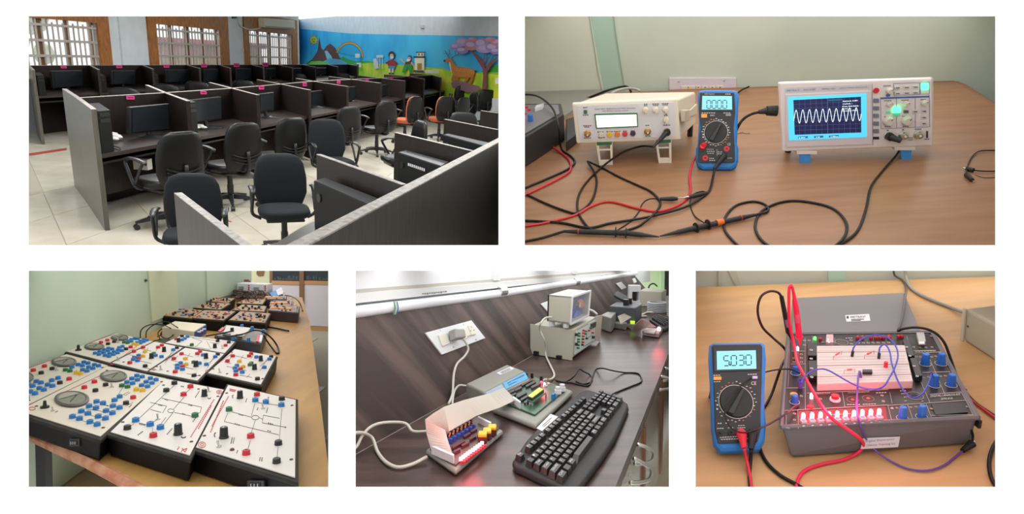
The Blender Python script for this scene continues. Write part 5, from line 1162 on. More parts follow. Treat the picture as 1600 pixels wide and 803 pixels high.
def trainer(lab, q, z=BH, inner=.05, panel=pan_w, z0=0.001, rim=True, grp='black trainer boxes on the long table', mcase=None):
    """q: outer corners of the top, back-left, back-right, front-right, front-left, in pixels"""
    P = [B.at(u, v, z) for u, v in q]; c = sum(P, V()) / 4
    t = thing(B, 'circuit_trainer', lab, 'trainer', V((c.x, c.y, 0)), group=grp)
    low = [V((c.x + (p.x - c.x) * .95, c.y + (p.y - c.y) * .965, z0)) for p in P]
    part(t, 'case', MB().hexa(low[::-1], P[::-1]), mcase or case_m, bevel=.003)
    if rim:
        part(t, 'rim', MB().hexa([p - V((0, 0, .006)) + (p - c) * .012 for p in P][::-1], [p + (p - c) * .012 for p in P][::-1]), rim_m, bevel=.0015)
    I = [p + (c - p) * inner for p in P]
    part(t, 'panel', MB().hexa([p for p in I][::-1], [p + V((0, 0, .0012)) for p in I][::-1]), panel)
    return t
def marks(t, z, rows, m):                      # strokes of print: list of polylines in pixels
    F = flat(B, z + .0012); mb = MB()
    for pts, w in rows: F.line(mb, pts, w, .0001, .0004)
    return part(t, 'printing', mb, m)
def ticks(p, q, n, w, h, perp=None):           # a run of small strokes between two pixels
    out = []
    for i in range(n):
        f0, f1 = (i + .1) / n, (i + .75) / n
        out.append(([(p[0] + (q[0] - p[0]) * f0, p[1] + (q[1] - p[1]) * f0), (p[0] + (q[0] - p[0]) * f1, p[1] + (q[1] - p[1]) * f1)], w))
    return out
def ringpts(u, v, rx, ry, n=18): return [(u + rx * math.cos(2 * math.pi * i / n), v + ry * math.sin(2 * math.pi * i / n)) for i in range(n + 1)]
def dial(t, z, u, v, rx, ry, ang=0):
    F = flat(B, z); E = lambda s, l: [F.p(a, b, l) for a, b in ringpts(u, v, rx * s, ry * s, 28)[:-1]][::-1]
    mb = MB().loft([E(1, .001), E(1, .003), E(.86, .0045), E(.80, .0035)]); o = part(t, 'meter_bezel', mb, mat('grey_bezel', '#4b4742', rough=.45))
    finish(meshof(MB().loft([E(.8, .0034), E(.79, .0036)]), org(t)), 'dial_glass', mat('dial_glass_grey', '#6a6560', rough=.15), o)
    pts = [x for i, x in enumerate(E(.76, .0042)) if 3 <= i <= 14]; finish(meshof(MB().quad(*pts), org(t)), 'dial_scale', mat('dial_scale', '#8f8a82', rough=.4), o)
    c = F.p(u, v, .0044); a = F.p(u - rx * .1, v + ry * .5, .0044); b = F.p(u + rx * .3, v - ry * .45, .0044); finish(meshof(MB().tube([a, b], .0004, 4, 1), org(t)), 'needle', ink, o)
def cable3(name, lab, pts, r, m, cat='cable'): return cable(P3, name, lab, cat, pts, r, m)
# nearest three
tA = trainer('two-dial trainer box with many blue jacks, nearest the table corner', [(168, 571), (264, 591), (157, 687), (22, 644)], panel=pan_c)
tB = trainer('white circuit trainer box between the dial box and the frontmost one', [(258, 590.5), (353, 608.5), (298, 717), (167, 678)])
tC = trainer('frontmost white circuit trainer box with its red jacks in a row', [(355, 600), (465, 624), (465.5, 753), (301, 702)])
tD = trainer('two-dial trainer box cut off at the end of the table against the wall', [(105, 552.5), (173, 571), (30, 642), (-45, 607)], panel=pan_c)
tE = trainer('farthest of the two-dial trainer boxes, by the wall', [(183, 520.5), (242, 533.5), (171, 568.5), (100, 550)], panel=pan_c)
tF = trainer('white trainer with yellow jacks directly beside the farthest dial box', [(242, 533.5), (288, 543), (229, 582), (172, 568)])
tG = trainer('white trainer with yellow jacks in the middle of its row', [(289, 543), (352.5, 553), (309, 597), (229.5, 581.5)])
tH = trainer('white trainer with yellow jacks at the open edge of the table', [(366, 545), (433.5, 557), (409, 603), (322, 584)])
tI = trainer('white trainer with two tall knobs behind the middle one', [(283, 523.5), (370, 534), (353, 553), (255.5, 536)])
Z = BH + .0012
J3 = {id(tC): (c5, tC, dict(k=[(1240, 155), (1215, 475), (1203, 605)], b=[(1050, 165), (1125, 178), (1237, 200)], r=[(1062, 125), (1017, 425), (985, 545)], g=[(862, 232)])),
      id(tB): (c5, tB, dict(k=[(470, 42), (412, 95), (133, 365)], r=[(585, 67), (536, 124), (319, 420)], b=[(193, 310), (297, 340), (370, 362)], g=[(618, 275)])),
      id(tA): (c3, tA, dict(r=[(480, 433), (410, 473), (750, 543)], k=[(558, 454), (487, 494), (700, 582)], g=[(671, 460), (711, 468)], y=[(772, 487), (815, 492)],
               b=[(776, 390), (813, 398), (741, 411), (780, 420), (707, 436), (746, 444), (870, 409), (909, 419), (840, 434), (881, 442), (809, 458), (850, 466), (656, 537), (620, 562), (495, 572), (540, 583), (609, 603), (655, 615), (443, 604), (491, 617), (561, 637), (606, 652), (389, 640), (435, 655), (507, 676), (557, 690), (327, 678), (376, 691), (449, 715), (499, 732)])),
      id(tD): (c3, tD, dict(r=[(132, 324), (54, 353), (304, 413)], k=[(185, 341), (109, 371), (239, 440)], g=[(278, 350), (310, 357)], y=[(354, 370), (384, 377)],
               b=[(407, 296), (436, 303), (367, 313), (397, 320), (323, 331), (480, 314), (510, 321), (440, 331), (469, 339), (398, 350), (429, 357), (227, 407), (183, 424), (76, 431), (107, 440), (154, 455), (188, 463), (18, 453), (49, 463), (97, 479), (128, 490), (33, 504), (66, 516), (7, 545)])),
      id(tE): (c3, tE, dict(r=[(526, 158), (570, 142)], k=[(618, 152), (575, 167), (700, 203)], g=[(687, 156), (711, 160)], y=[(753, 168), (777, 172)],
               b=[(760, 130), (783, 132), (737, 137), (712, 147), (737, 151), (823, 137), (845, 142), (801, 148), (823, 152), (778, 159), (801, 162), (676, 186), (653, 194), (578, 199), (603, 204), (646, 209), (672, 215), (549, 209), (575, 215), (616, 224), (641, 231), (517, 222), (545, 229), (585, 236), (612, 242), (485, 233), (512, 241), (554, 248), (582, 255)])),
      id(tF): (c4, tF, dict(r=[(138, 244), (251, 246), (169, 283), (384, 246), (418, 228), (211, 346), (131, 386)], y=[(268, 286), (249, 327)], b=[(210, 320), (171, 339), (162, 356), (201, 367), (362, 320), (415, 331), (520, 269)], g=[(346, 302)], k=[(553, 250), (269, 415)])),
      id(tG): (c4, tG, dict(r=[(595, 305), (526, 348), (736, 303), (760, 284), (603, 419), (538, 467)], y=[(629, 349), (635, 401)], b=[(586, 388), (557, 408), (556, 433), (603, 444), (788, 315), (897, 331), (755, 390), (817, 400)], g=[(704, 380)], k=[(919, 308), (706, 500)])),
      id(tH): (c4, tH, dict(r=[(1053, 324), (1006, 369), (1200, 324), (1218, 303), (1123, 442), (1081, 493)], y=[(1112, 373), (1146, 421)], b=[(1090, 411), (1073, 433), (1081, 458), (1139, 470), (1266, 334), (1382, 352), (1337, 427)], g=[(1220, 390), (1208, 403)], k=[(1398, 330), (1275, 530)])),
      id(tI): (c4, tI, dict(r=[(547, 172), (989, 229)], b=[(601, 179), (624, 167), (648, 150)], k=[(599, 145), (918, 188), (1018, 200)], g=[(687, 223)]))}
for cr, t, d in J3.values():
    sm = .0051 if cr is c5 else .0046
    for col, L in d.items():
        for x, y in L: u, v = cr(x, y); jack(t, Z, u, v + 1.2, col, sm, sm * 1.3)
for t, cr, L in ((tC, c5, [(940, 148, .0050, .014), (825, 432, .0060, .0165)]), (tB, c5, [(685, 134, .0048, .013), (497, 408, .0058, .0165)]), (tF, c4, [(325, 345, .0046, .0125), (438, 284, .0044, .012)]), (tG, c4, [(724, 418, .0048, .013), (814, 345, .0044, .0125)]), (tH, c4, [(1249, 444, .0048, .0125), (1305, 367, .0044, .0125)]), (tI, c4, [(568, 198, .0044, .011), (893, 250, .0044, .011)])):
    for x, y, r, h in L: u, v = cr(x, y); tall_knob(t, Z, u, v, r, h)
for t, cr, L in ((tC, c5, [(1105, 222), (788, 498)]), (tB, c5, [(353, 300), (716, 100)]), (tA, c3, [(602, 470)]), (tD, c3, [(218, 352)]), (tF, c4, [(25, 365)]), (tG, c4, [(410, 447)]), (tH, c4, [(937, 472)]), (tI, c4, [(962, 256)]), (tE, c3, [(647, 158)])):
    for x, y in L: toggle(t, Z, *cr(x, y))
for t, cr, L in ((tC, c5, [(845, 112), (685, 418), (1313, 200), (1308, 588)]), (tB, c5, [(392, 55), (643, 83), (782, 135), (592, 460), (100, 320)]), (tA, c3, [(567, 352), (948, 432), (541, 752), (75, 602)]), (tG, c4, [(372, 420), (755, 498), (470, 460)]), (tH, c4, [(880, 440), (1320, 527), (1003, 483), (1045, 290)]), (tF, c4, [(75, 378), (600, 255)]), (tD, c3, [(22, 562), (535, 332), (250, 262)])):
    for x, y in L:
        u, v = cr(x, y); p = B.at(u, v, Z); part(t, 'screw', MB().lathe(p, (0, 0, 1), [(.0026, 0), (.0022, .0012), (.0008, .0016)], 8), mat('rusty_screw', '#5a4237', rough=.5, metal=.4))
u, v = c5(884, 520); knob(tC, flat(B, Z), u, v, 3.6, .003, mat('brown_lamp', '#6a4038', rough=.3), 'indicator', taper=.7)
u, v = c3(134, 612); p = B.at(u, v, Z); part(tA, 'power_switch', MB().cyl(p, p + V((0, 0, .003)), .0065, n=14).cyl(p, p + V((0, 0, .012)), .0032, .0022, 10), JC['k'])
u, v = c3(189, 636); toggle(tA, Z, u, v, .8)
u, v = c3(368, 212); p = B.at(u, v, Z); part(tE, 'power_switch', MB().cyl(p, p + V((0, 0, .003)), .0065, n=14).cyl(p, p + V((0, 0, .013)), .0036, .0028, 10), JC['k'])
for t, cr, L in ((tA, c3, [(613, 397, 95, 38), (322, 558, 122, 54)]), (tD, c3, [(268, 297, 88, 32), (-5, 405, 62, 33)]), (tE, c3, [(656, 127, 62, 18), (480, 190, 70, 22)])):
    for x, y, a, b in L: u, v = cr(x, y); dial(t, Z, u, v, a / cr.sc, b / cr.sc)
def lines(cr, L, w=.55): return [([cr(*p) for p in l], w) for l in L]
bl = mat('circuit_print', '#3b3536', rough=.7)
marks(tC, BH, lines(c5, [[(1047, 185), (1022, 275)], [(880, 245), (1025, 285)], [(852, 255), (828, 315), (1220, 411)], [(1240, 225), (1220, 470)], [(1213, 500), (1205, 580)], [(1075, 285), (1105, 300)], [(1107, 270), (1100, 325)], [(1107, 270), (1225, 292)], [(1100, 325), (1270, 357)], [(1050, 305), (1020, 400)], [(1015, 450), (995, 520)], [(1065, 180), (1230, 200)], [(1262, 350), (1272, 357), (1262, 362)]]) + [(ringpts(*c5(1050, 287), 5.6, 3.4), .6), (ringpts(*c5(770, 412), 3, 3.6)[6:14], 1.6), (ringpts(*c5(897, 137), 2.6, 2.6)[6:14], 1.2)]
      + ticks(c5(930, 262), c5(965, 272), 3, 1.6, 0) + ticks(c5(900, 330), c5(940, 342), 3, 1.6, 0) + ticks(c5(1140, 325), c5(1180, 337), 3, 1.6, 0) + ticks(c5(1135, 380), c5(1165, 388), 2, 1.4, 0) + ticks(c5(1070, 215), c5(1062, 235), 2, 1.4, 0) + ticks(c5(1140, 215), c5(1128, 255), 4, 1.3, 0) + ticks(c5(885, 430), c5(875, 475), 4, 1.6, 0) + ticks(c5(900, 430), c5(890, 475), 4, 1.2, 0) + ticks(c5(925, 520), c5(915, 545), 3, 1.2, 0) + ticks(c5(1085, 570), c5(1080, 600), 3, 1.4, 0) + ticks(c5(1100, 572), c5(1095, 602), 3, 1.4, 0) + ticks(c5(990, 150), c5(980, 178), 3, 1.3, 0) + ticks(c5(1145, 138), c5(1140, 160), 2, 1.6, 0), bl)
marks(tC, BH, ticks(c5(858, 135), c5(738, 350), 22, 1.7, 0) + ticks(c5(822, 165), c5(728, 395), 18, 1.9, 0) + [(ringpts(*c5(668, 482), 5.6, 4.4), 1.0), (ringpts(*c5(668, 482), 2.6, 2), .9), ([c5(865, 82), c5(912, 92)], 1.6), ([c5(866, 92), c5(905, 101)], 1.4)], redpr)
marks(tB, BH, lines(c5, [[(470, 55), (215, 295)], [(540, 140), (465, 225)], [(380, 148), (665, 212), (655, 250), (625, 262)], [(470, 250), (600, 278)], [(297, 178), (415, 205), (385, 255)], [(297, 228), (375, 250)], [(460, 252), (385, 345)], [(215, 325), (280, 340)], [(180, 330), (150, 355)], [(315, 360), (312, 400)], [(585, 80), (545, 115)], [(365, 290), (300, 330)], [(410, 285), (375, 330)]]) + [(ringpts(*c5(445, 238), 5.2, 3.0), .6), (ringpts(*c5(535, 418), 4, 3)[1:9], 1.6), (ringpts(*c5(720, 140), 2.5, 2.5)[1:9], 1.2)]
      + ticks(c5(400, 155), c5(425, 162), 3, 1.6, 0) + ticks(c5(570, 195), c5(600, 203), 3, 1.6, 0) + ticks(c5(355, 195), c5(385, 202), 3, 1.6, 0) + ticks(c5(525, 258), c5(550, 265), 3, 1.6, 0) + ticks(c5(218, 332), c5(262, 342), 4, 2, 0) + ticks(c5(455, 365), c5(415, 410), 5, 1.4, 0) + ticks(c5(245, 385), c5(205, 415), 4, 1.5, 0) + ticks(c5(650, 95), c5(618, 145), 5, 1.3, 0) + ticks(c5(515, 62), c5(540, 66), 2, 1.8, 0) + ticks(c5(625, 285), c5(600, 320), 3, 1.3, 0), bl)
marks(tB, BH, ticks(c5(755, 155), c5(585, 430), 26, 1.6, 0) + ticks(c5(735, 200), c5(640, 370), 14, 1.8, 0) + [(ringpts(*c5(792, 104), 4.4, 2.6), .9), (ringpts(*c5(792, 104), 1.8, 1), .8), ([c5(525, 505), c5(545, 535), c5(560, 508), c5(525, 520), c5(520, 535)], 1.2)] + ticks(c5(505, 495), c5(490, 520), 3, 1.4, 0), redpr)
marks(tA, BH, ticks(c3(520, 388), c3(235, 520), 26, 1.3, 0) + [(ringpts(*c3(45, 618), 5, 2.4), .9)], redpr)
marks(tA, BH, lines(c3, [[(520, 590), (610, 603)], [(420, 620), (560, 640)], [(405, 655), (500, 676)], [(350, 690), (440, 715)], [(700, 436), (620, 560)], [(750, 575), (700, 600)], [(720, 500), (680, 520), (700, 525), (730, 505)]], .4) + ticks(c3(540, 590), c3(580, 600), 2, 1.4, 0) + ticks(c3(740, 590), c3(720, 610), 3, 1.2, 0) + ticks(c3(225, 635), c3(205, 645), 3, 1.2, 0), bl)
marks(tD, BH, ticks(c3(245, 255), c3(10, 340), 18, 1.1, 0), redpr)
marks(tE, BH, ticks(c3(600, 100), c3(440, 165), 14, .9, 0), redpr)
for t, ox, oy in ((tG, 0, 0), (tH, 478, 15), (tF, -375, -50)):
    S = lambda x, y: c4(x + ox, y + oy)
    marks(t, BH, [([S(*a), S(*b)], .45) for a, b in (((595, 305), (700, 330)), ((500, 360), (560, 375)), ((520, 400), (700, 440)), ((760, 295), (740, 330)), ((820, 400), (900, 335)), ((640, 480), (750, 500)), ((880, 340), (820, 440)), ((560, 320), (540, 350)), ((670, 300), (640, 350)), ((730, 470), (700, 500)))], bl)
    marks(t, BH, ticks(S(570, 285), S(450, 372), 16, 1.0, 0) + [(ringpts(*S(345, 443), 2.6, 1.4), .8)], redpr)
marks(tI, BH, [([c4(*a), c4(*b)], .4) for a, b in (((690, 160), (780, 190)), ((780, 190), (720, 240)), ((820, 190), (860, 260)), ((650, 150), (900, 185)), ((640, 230), (850, 265)), ((850, 200), (930, 215)))], bl)
# power inlets on the near faces
def inlet(t, u, v, p, q, w, h):
    F = upright(B, p, q); k = 1
    mb = MB(); F.rect(mb, u - w, v - h, u + w, v + h, -.002, .002); o = part(t, 'power_inlet', mb, JC['k'], bevel=.0006)
    mb = MB(); F.rect(mb, u - w * .65, v - h * .6, u + w * .65, v + h * .6, .002, .0025); 
    finish(meshof(mb, org(t)), 'inlet_recess', ink, o)
    mb = MB()
    for f in (-.4, 0, .4): F.rect(mb, u + w * f - .5, v - h * .4, u + w * f + .5, v + h * .4, .0025, .004)
    finish(meshof(mb, org(t)), 'pin', silver, o)
a, b = B.at(300, 741, 0.002), B.at(464, 795, 0.002); inlet(tC, 401, 757, a, b, 13, 7)
a, b = B.at(40, 683, .002), B.at(160, 722, .002); inlet(tA, 118, 691, a, b, 8, 6)
# far rows with beige panels
FAR = [('beige-topped trainer box against the wall, nearest of the far rows', [(281.5, 481), (317.5, 485), (299.5, 498), (249.5, 493)], 34), ('beige-topped trainer box in the middle of the nearest far row', [(318.4, 484.6), (369, 486.6), (350, 501), (299.5, 497)], 34),
       ('beige-topped trainer box nearest the table edge in the far rows', [(374.5, 486.4), (423.5, 489.8), (415, 505), (356.5, 500.4)], 34), ('beige-topped trainer box by the wall in the second far row', [(323, 473), (361, 474.3), (344.5, 484.3), (301.5, 481)], 28),
       ('beige-topped trainer box in the centre of the second far row', [(377.8, 475.8), (417, 478.5), (413.8, 487.6), (363.5, 484.6)], 26), ('beige-topped trainer box by the wall in the last far row', [(336.4, 465.8), (367.7, 466.4), (356.8, 473.6), (326, 471)], 22),
       ('beige-topped trainer box in the centre of the last far row', [(383.4, 467.3), (416, 468), (410.5, 475.8), (369.6, 473.8)], 20), ('tall purple-sided trainer with orange lamps at the table edge', [(422.7, 477.5), (468.8, 478.5), (466.5, 489), (419, 484.8)], 18),
       ('small trainer with orange lamps behind the purple-sided one', [(422.7, 469.6), (458.7, 470.2), (458.5, 478.3), (420.2, 478.3)], 14), ('farthest small trainer beside the blue and white carton', [(414.8, 462.5), (448.4, 462.5), (447.3, 468), (410.3, 467.6)], 10)]
rr = random.Random(3)
for i, (lab, q, n) in enumerate(FAR):
    pur = 'purple' in lab; z = BH if not pur else BH
    t = trainer(lab, q, z, .05, pan_b if i < 7 else mat('lamp_panel_grey', '#8d7f78', rough=.5), mcase=mat('plum_case', '#3f3036', rough=.5) if i >= 7 else None, rim=i < 7)
    BL, BR = lambda f, g: (q[3][0] + (q[2][0] - q[3][0]) * f, q[3][1] + (q[2][1] - q[3][1]) * f), None
    for j in range(n):
        f, g = rr.uniform(.08, .92), rr.uniform(.1, .9); a = BL(f, 0); b = (q[0][0] + (q[1][0] - q[0][0]) * f, q[0][1] + (q[1][1] - q[0][1]) * f)
        u, v = a[0] + (b[0] - a[0]) * g, a[1] + (b[1] - a[1]) * g
        col = rr.choice('rrkkkbbrk' if i < 7 else 'kkr'); tall = rr.random() < .12
        if tall: tall_knob(t, z + .001, u, v, .0036, .008)
        else: jack(t, z + .001, u, v, col, .0034, .0032, 8, False)
    if i >= 7:
        for j in range(3):
            f = .15 + .25 * j; a = BL(f, 0); b = (q[0][0] + (q[1][0] - q[0][0]) * f, q[0][1] + (q[1][1] - q[0][1]) * f); u, v = (a[0] + b[0]) / 2, (a[1] + b[1]) / 2
            p = B.at(u, v, z + .0012); part(t, 'lamp_window', MB().box(p + V((0, 0, .002)), (.02, .016, .003)), mat('orange_lamp', '#e8923c', emit=.25))
        for j in range(2):
            a = BL(.93, 0); p = B.at(a[0] - 1, a[1] - 2 - 4 * j, z + .0012); part(t, 'terminal_post', MB().cyl(p, p + V((0, 0, .016)), .004, n=8), plate_w)
# grey digital trainer with breadboard
tJ = trainer('grey trainer with white breadboard and blue knobs behind the white ones', [(352, 507.5), (417.5, 516), (408, 537), (334.5, 524.5)], BH, .05, mat('grey_trainer_panel', '#77736f', rough=.5), mcase=mat('grey_case', '#4c4b50', rough=.5), rim=False)
F = flat(B, Z)
mb = MB(); F.poly(mb, [c4(1000, 62), c4(960, 150), c4(1140, 170), c4(1215, 85)], 0, .005); part(tJ, 'breadboard', mb, mat('breadboard_white', '#cfcac4', rough=.5))
mb = MB(); F.poly(mb, [c4(970, 140), c4(962, 160), c4(1030, 168), c4(1036, 146)], .005, .008); F.poly(mb, [c4(1080, 150), c4(1075, 172), c4(1140, 178), c4(1145, 156)], .005, .008); part(tJ, 'clamp_strip', mb, JC['k'])
for x, y in ((1137, 74), (1228, 92), (1329, 118), (1058, 182), (1196, 196)): u, v = c4(x, y); knob(tJ, F, u, v, 2.8, .011, JC['b'])
tall_knob(tJ, Z, *c4(1048, 120), .005, .016)
mb = MB(); F.poly(mb, [c4(960, 72), c4(920, 108), c4(945, 112), c4(990, 75)], 0, .003); F.poly(mb, [c4(1275, 140), c4(1262, 200), c4(1285, 203), c4(1300, 145)], 0, .003); part(tJ, 'lamp_strip', mb, JC['r'])
mb = MB(); F.poly(mb, [c4(1302, 145), c4(1288, 203), c4(1310, 205), c4(1325, 150)], 0, .004); part(tJ, 'switch_strip', mb, plate_w)
# cream power supply
ps = thing(B, 'power_supply', 'cream and blue box lying between the dial boxes and the far rows', 'power supply', B.at(285, 530))
T3 = [B.at(u, v, BH * 1.25) for u, v in ((253, 510.8), (273, 501.5), (322, 506), (303, 517.5))]
part(ps, 'case', MB().slab(T3, .004), mat('cream_case', '#d6cdb6', rough=.5), bevel=.002)
F = upright(B, V((T3[3].x, T3[3].y, 0)), V((T3[2].x, T3[2].y, 0)))
mb = MB(); F.poly(mb, [(303.5, 518.5), (304, 531), (321.5, 521), (321.5, 507.5)], .0004, .002); part(ps, 'front_panel', mb, mat('blue_panel', '#3c56a0', rough=.5))
for u, v in ((308, 519), (312, 517), (316, 514.5)): knob(ps, Face(B, F.pt + F.n * .002, F.n), u, v, 1.6, .01, silver, 'terminal', n=8)
# cables
cable3('power_cable', 'black cable loop hanging over the edge beside the grey trainer', [(340, 529, .045), (374.5, 523, .055), (385, 520, .05), (397, 516, .05), (410, 518, .05), (424, 528, .03), (433, 540, .006), (436, 549, .004), (433, 552, .003), (427, 546, .003), (418, 534, .02), (412, 524, .045)], .0022, blk_c)
cable3('power_cable', 'black lead from the cream supply over the grey trainer', [(322, 525, .03), (345, 521, .045), (365, 517, .052)], .002, blk_c)
for i, (lab, pts) in enumerate([('looped black lead by the wall behind the dial boxes, widest loop', [(219, 531, .01), (221, 515, .04), (236, 507, .05), (255, 508, .05), (267, 513, .05)]), ('looped black lead curling beside the cream supply', [(250, 530, .02), (247, 520, .03), (255, 513, .04), (266, 514, .04), (272, 521, .03), (262, 529, .02), (251, 524, .02), (255, 516, .035)]),
                      ('thin black lead rising from the table beside the farthest dial box', [(228, 528, .01), (230, 516, .03), (245, 505, .05), (262, 503, .05), (278, 512, .05)]), ('dark lead lying coiled on the table before the cream supply', [(240, 533, .006), (252, 530, .006), (264, 527, .01), (258, 521, .02), (246, 526, .01)])]):
    cable3('coiled_lead', lab, pts, .0016, blk_c)
mb = MB().slab([B.at(u, v, .02) for u, v in ((243, 535), (256, 528), (266, 530), (254, 537))][::-1], .002); single(B, 'mains_plug', 'dark plug block lying beside the coiled leads', 'plug', mb, JC['k'])
cable3('power_cable', 'black lead end on the bare table beyond the beige trainers', [(418, 511, .006), (432, 513, .004), (446, 516, .004), (451, 517, .004)], .003, blk_c)
cable3('power_cable', 'black lead trailing over the far right corner of the table', [(440, 461, .03), (455, 463, .03), (466, 470, .03), (471, 480, .01), (473, 486, .004)], .0022, blk_c)
rr = random.Random(11); mb = MB()
for i in range(46):
    u, v = rr.uniform(366, 418), rr.uniform(455, 466); pts = []
    for k_ in range(5): pts.append(B.at(min(421, max(364, u + rr.uniform(-9, 9))), v + rr.uniform(-3, 1), rr.uniform(.005, .05)))
    mb.tube(pts, .0016, 4, 3)
single(B, 'cable_heap', 'tangled heap of brown leads before the white meters', 'cables', mb, mat('brown_leads', '#5b4236', rough=.6), kind='stuff')
for lab, q in (('white bench meter in front of the cardboard sheet', (370, 442.4, 392.4, 456)), ('white bench meter nearer the cupboard', (393.5, 443.5, 418, 456))):
    p0 = B.at(q[0], 465, 0); p1 = B.at(q[2], 465.5, 0); F = upright(B, p0, p1)
    t = thing(B, 'bench_meter', lab, 'meter', (p0 + p1) / 2, group='white bench meters')
    b_ = F.p(q[0], q[3] + 9); mb = MB(); F.poly(mb, [(q[0], q[1]), (q[0], 464.5), (q[2], 465), (q[2], q[1] + .8)], -.06, 0); part(t, 'case', mb, plate_w, bevel=.003)
    mb = MB(); F.rect(mb, q[0] + 3, q[1] + 5, q[0] + 11, q[1] + 10, 0, .003); part(t, 'display', mb, mat('meter_grey', '#8f9396', rough=.4))
    mb = MB()
    for j in range(3): F.disc(mb, q[2] - 3.4, q[1] + 3.5 + 3 * j, 1.1, 0, .004, 8)
    part(t, 'terminal', mb, JC['r'])
p0 = B.at(364, 463.5, 0); p1 = B.at(392, 463.5, 0); F = upright(B, p0 + V((0, .12, 0)), p1 + V((0, .12, 0))); mb = MB(); F.poly(mb, [(364.4, 437), (364.4, 461), (392, 461), (391.5, 440), (388, 436.5)], -.004, 0); single(B, 'cardboard_sheet', 'brown cardboard sheet standing behind the white meters', 'cardboard', mb, mat('cardboard', '#94714a', rough=.8))
t = thing(B, 'carton', 'blue and white carton lying tilted at the far table end', 'carton', B.at(432, 465))
q = [B.at(u, v, .03) for u, v in ((420.4, 458), (439.5, 449), (443, 458), (426, 464))]; part(t, 'sleeve', MB().slab(q[::-1], .008), mat('carton_blue', '#2f7fc4', rough=.5), bevel=.001)
q = [B.at(u, v, .031) for u, v in ((431, 453), (440, 448.6), (443.5, 458), (434.5, 461))]; part(t, 'flap', MB().slab(q[::-1], .029), plate_w)
# =====================================================================  bay 4: microprocessor bench
B = P4
d0, d1, d2, d3, d4 = Crop(2.328, 553, 420), Crop(4.227, 650, 560), Crop(5.02, 650, 440), Crop(5.735, 850, 420), Crop(4.588, 790, 590)
FL = flat(B, 0)
walnut = mat('walnut_laminate', '#54423d', rough=.3, noise=.75, nscale=3.2, col2='#3b2d29', stretch=(1.2, 7, 7), spec=.45)
bt = thing(B, 'worktop', 'dark walnut laminate worktop running into the distance', 'worktop', B.at(850, 700))
pts = [(540, 777), (955, 777), (1029.8, 590), (1043, 556), (1066, 500), (1066, 462), (985, 462), (965, 476), (939.6, 494.5), (830, 557.5), (701, 628), (540, 716)]
part(bt, 'top_slab', MB().slab([FL.p(u, v) for u, v in pts], -.018), walnut)
bp, bq = B.at(701, 628), B.at(939.6, 494.5); bd4 = (bq - bp).normalized(); bn = V((-bd4.y, bd4.x, 0)); bn = bn if bn.y > 0 else -bn
# sloping back board, leaning away from the worktop
ln = math.radians(24); up4 = (bn * math.sin(ln) + V((0, 0, 1)) * math.cos(ln)); SN = bd4.cross(up4); SL = Face(B, bp, SN)
pm_ = SL.p(740, 540); k1 = B.px(pm_ + bd4 * .05); k2 = B.px(pm_ + up4 * .05); k0 = B.px(pm_)
va, vb = (k1[0] - k0[0], k1[1] - k0[1]), (k2[0] - k0[0], k2[1] - k0[1]); tx, ty = 1.0, 1.25; dt_ = va[0] * vb[1] - va[1] * vb[0]
ka, kb_ = (tx * vb[1] - ty * vb[0]) / dt_, (va[0] * ty - va[1] * tx) / dt_; sd_ = (bd4 * ka + up4 * kb_).normalized(); pd_ = SN.normalized().cross(sd_)
rot_ = (tuple(sd_), tuple(pd_), tuple(SN.normalized()))
walnut_s = mat('walnut_backboard', '#5c4c46', rough=.5, noise=.8, nscale=3.0, col2='#392e2a', stretch=(.6, 5, 1), spec=.25, rot=rot_)
sb = thing(B, 'backboard', 'sloping walnut-streaked board rising behind the worktop', 'backboard', bp)
mb = MB(); SL.poly(mb, [(536, 497), (536, 719), (830, 557.5), (939.6, 494.5), (990, 466), (1010, 452), (987, 424.3), (772, 452)], -.012, 0); part(sb, 'board', mb, walnut_s)
mb = MB(); SL.poly(mb, [(536, 719.5), (536, 721.5), (701, 629.6), (940, 496), (940, 494.6), (701, 628)], .0005, .002); part(sb, 'joint_line', mb, mat('joint_dust', '#8c827a', rough=.8))
wa_, wb_ = SL.p(560, 490.5), SL.p(970, 426.6); WW = upright(B, wa_ + bn * .013, V((wb_.x, wb_.y, wa_.z)) + bn * .013)
ww = mat('white_gloss_wall', '#e6e9ec', rough=.35, spec=.5); ww2 = mat('white_ledge', '#dfe2e2', rough=.5); gs = mat('grey_groove', '#9aa1a8', rough=.5); bg_ = mat('beige_bead', '#b5b0a4', rough=.6)
def wpoly(name, pts, m, l0, l1): mb = MB(); WW.poly(mb, pts, l0, l1); return struct(B, name, mb, m)
wpoly('wall_west', [(536, 411.5), (536, 520), (772, 470), (1016, 440), (1016, 411.5)], ww, -.02, 0)
wpoly('trim_6', [(536, 453.5), (536, 459), (765, 441), (985, 423.5), (985, 420), (765, 436.5)], bg_, 0, .004)
wpoly('trim_7', [(536, 459), (536, 474.5), (768, 450), (985, 427), (985, 423.5), (765, 441)], ww2, 0, .012)
wpoly('trim_8', [(536, 474.5), (536, 481), (768, 455), (985, 429.5), (985, 427), (768, 450)], gs, 0, .003)
mb = MB().tube([WW.p(536, 488, .012), WW.p(660, 472.5, .012), WW.p(772, 458.5, .012), WW.p(880, 443, .012), WW.p(990, 427, .012)], .0115, 10, 3)
single(B, 'conduit_pipe', 'white conduit pipe along the top of the sloping board', 'pipe', mb, mat('pipe_white', '#e4e8ec', rough=.35), smooth=True)
wpoly('trim_9', [(768, 411.5), (768, 438), (776.5, 437.5), (776.5, 411.5)], ww2, 0, .01); wpoly('trim_10', [(892, 411.5), (892, 428), (898, 427.5), (898, 411.5)], ww2, 0, .01)
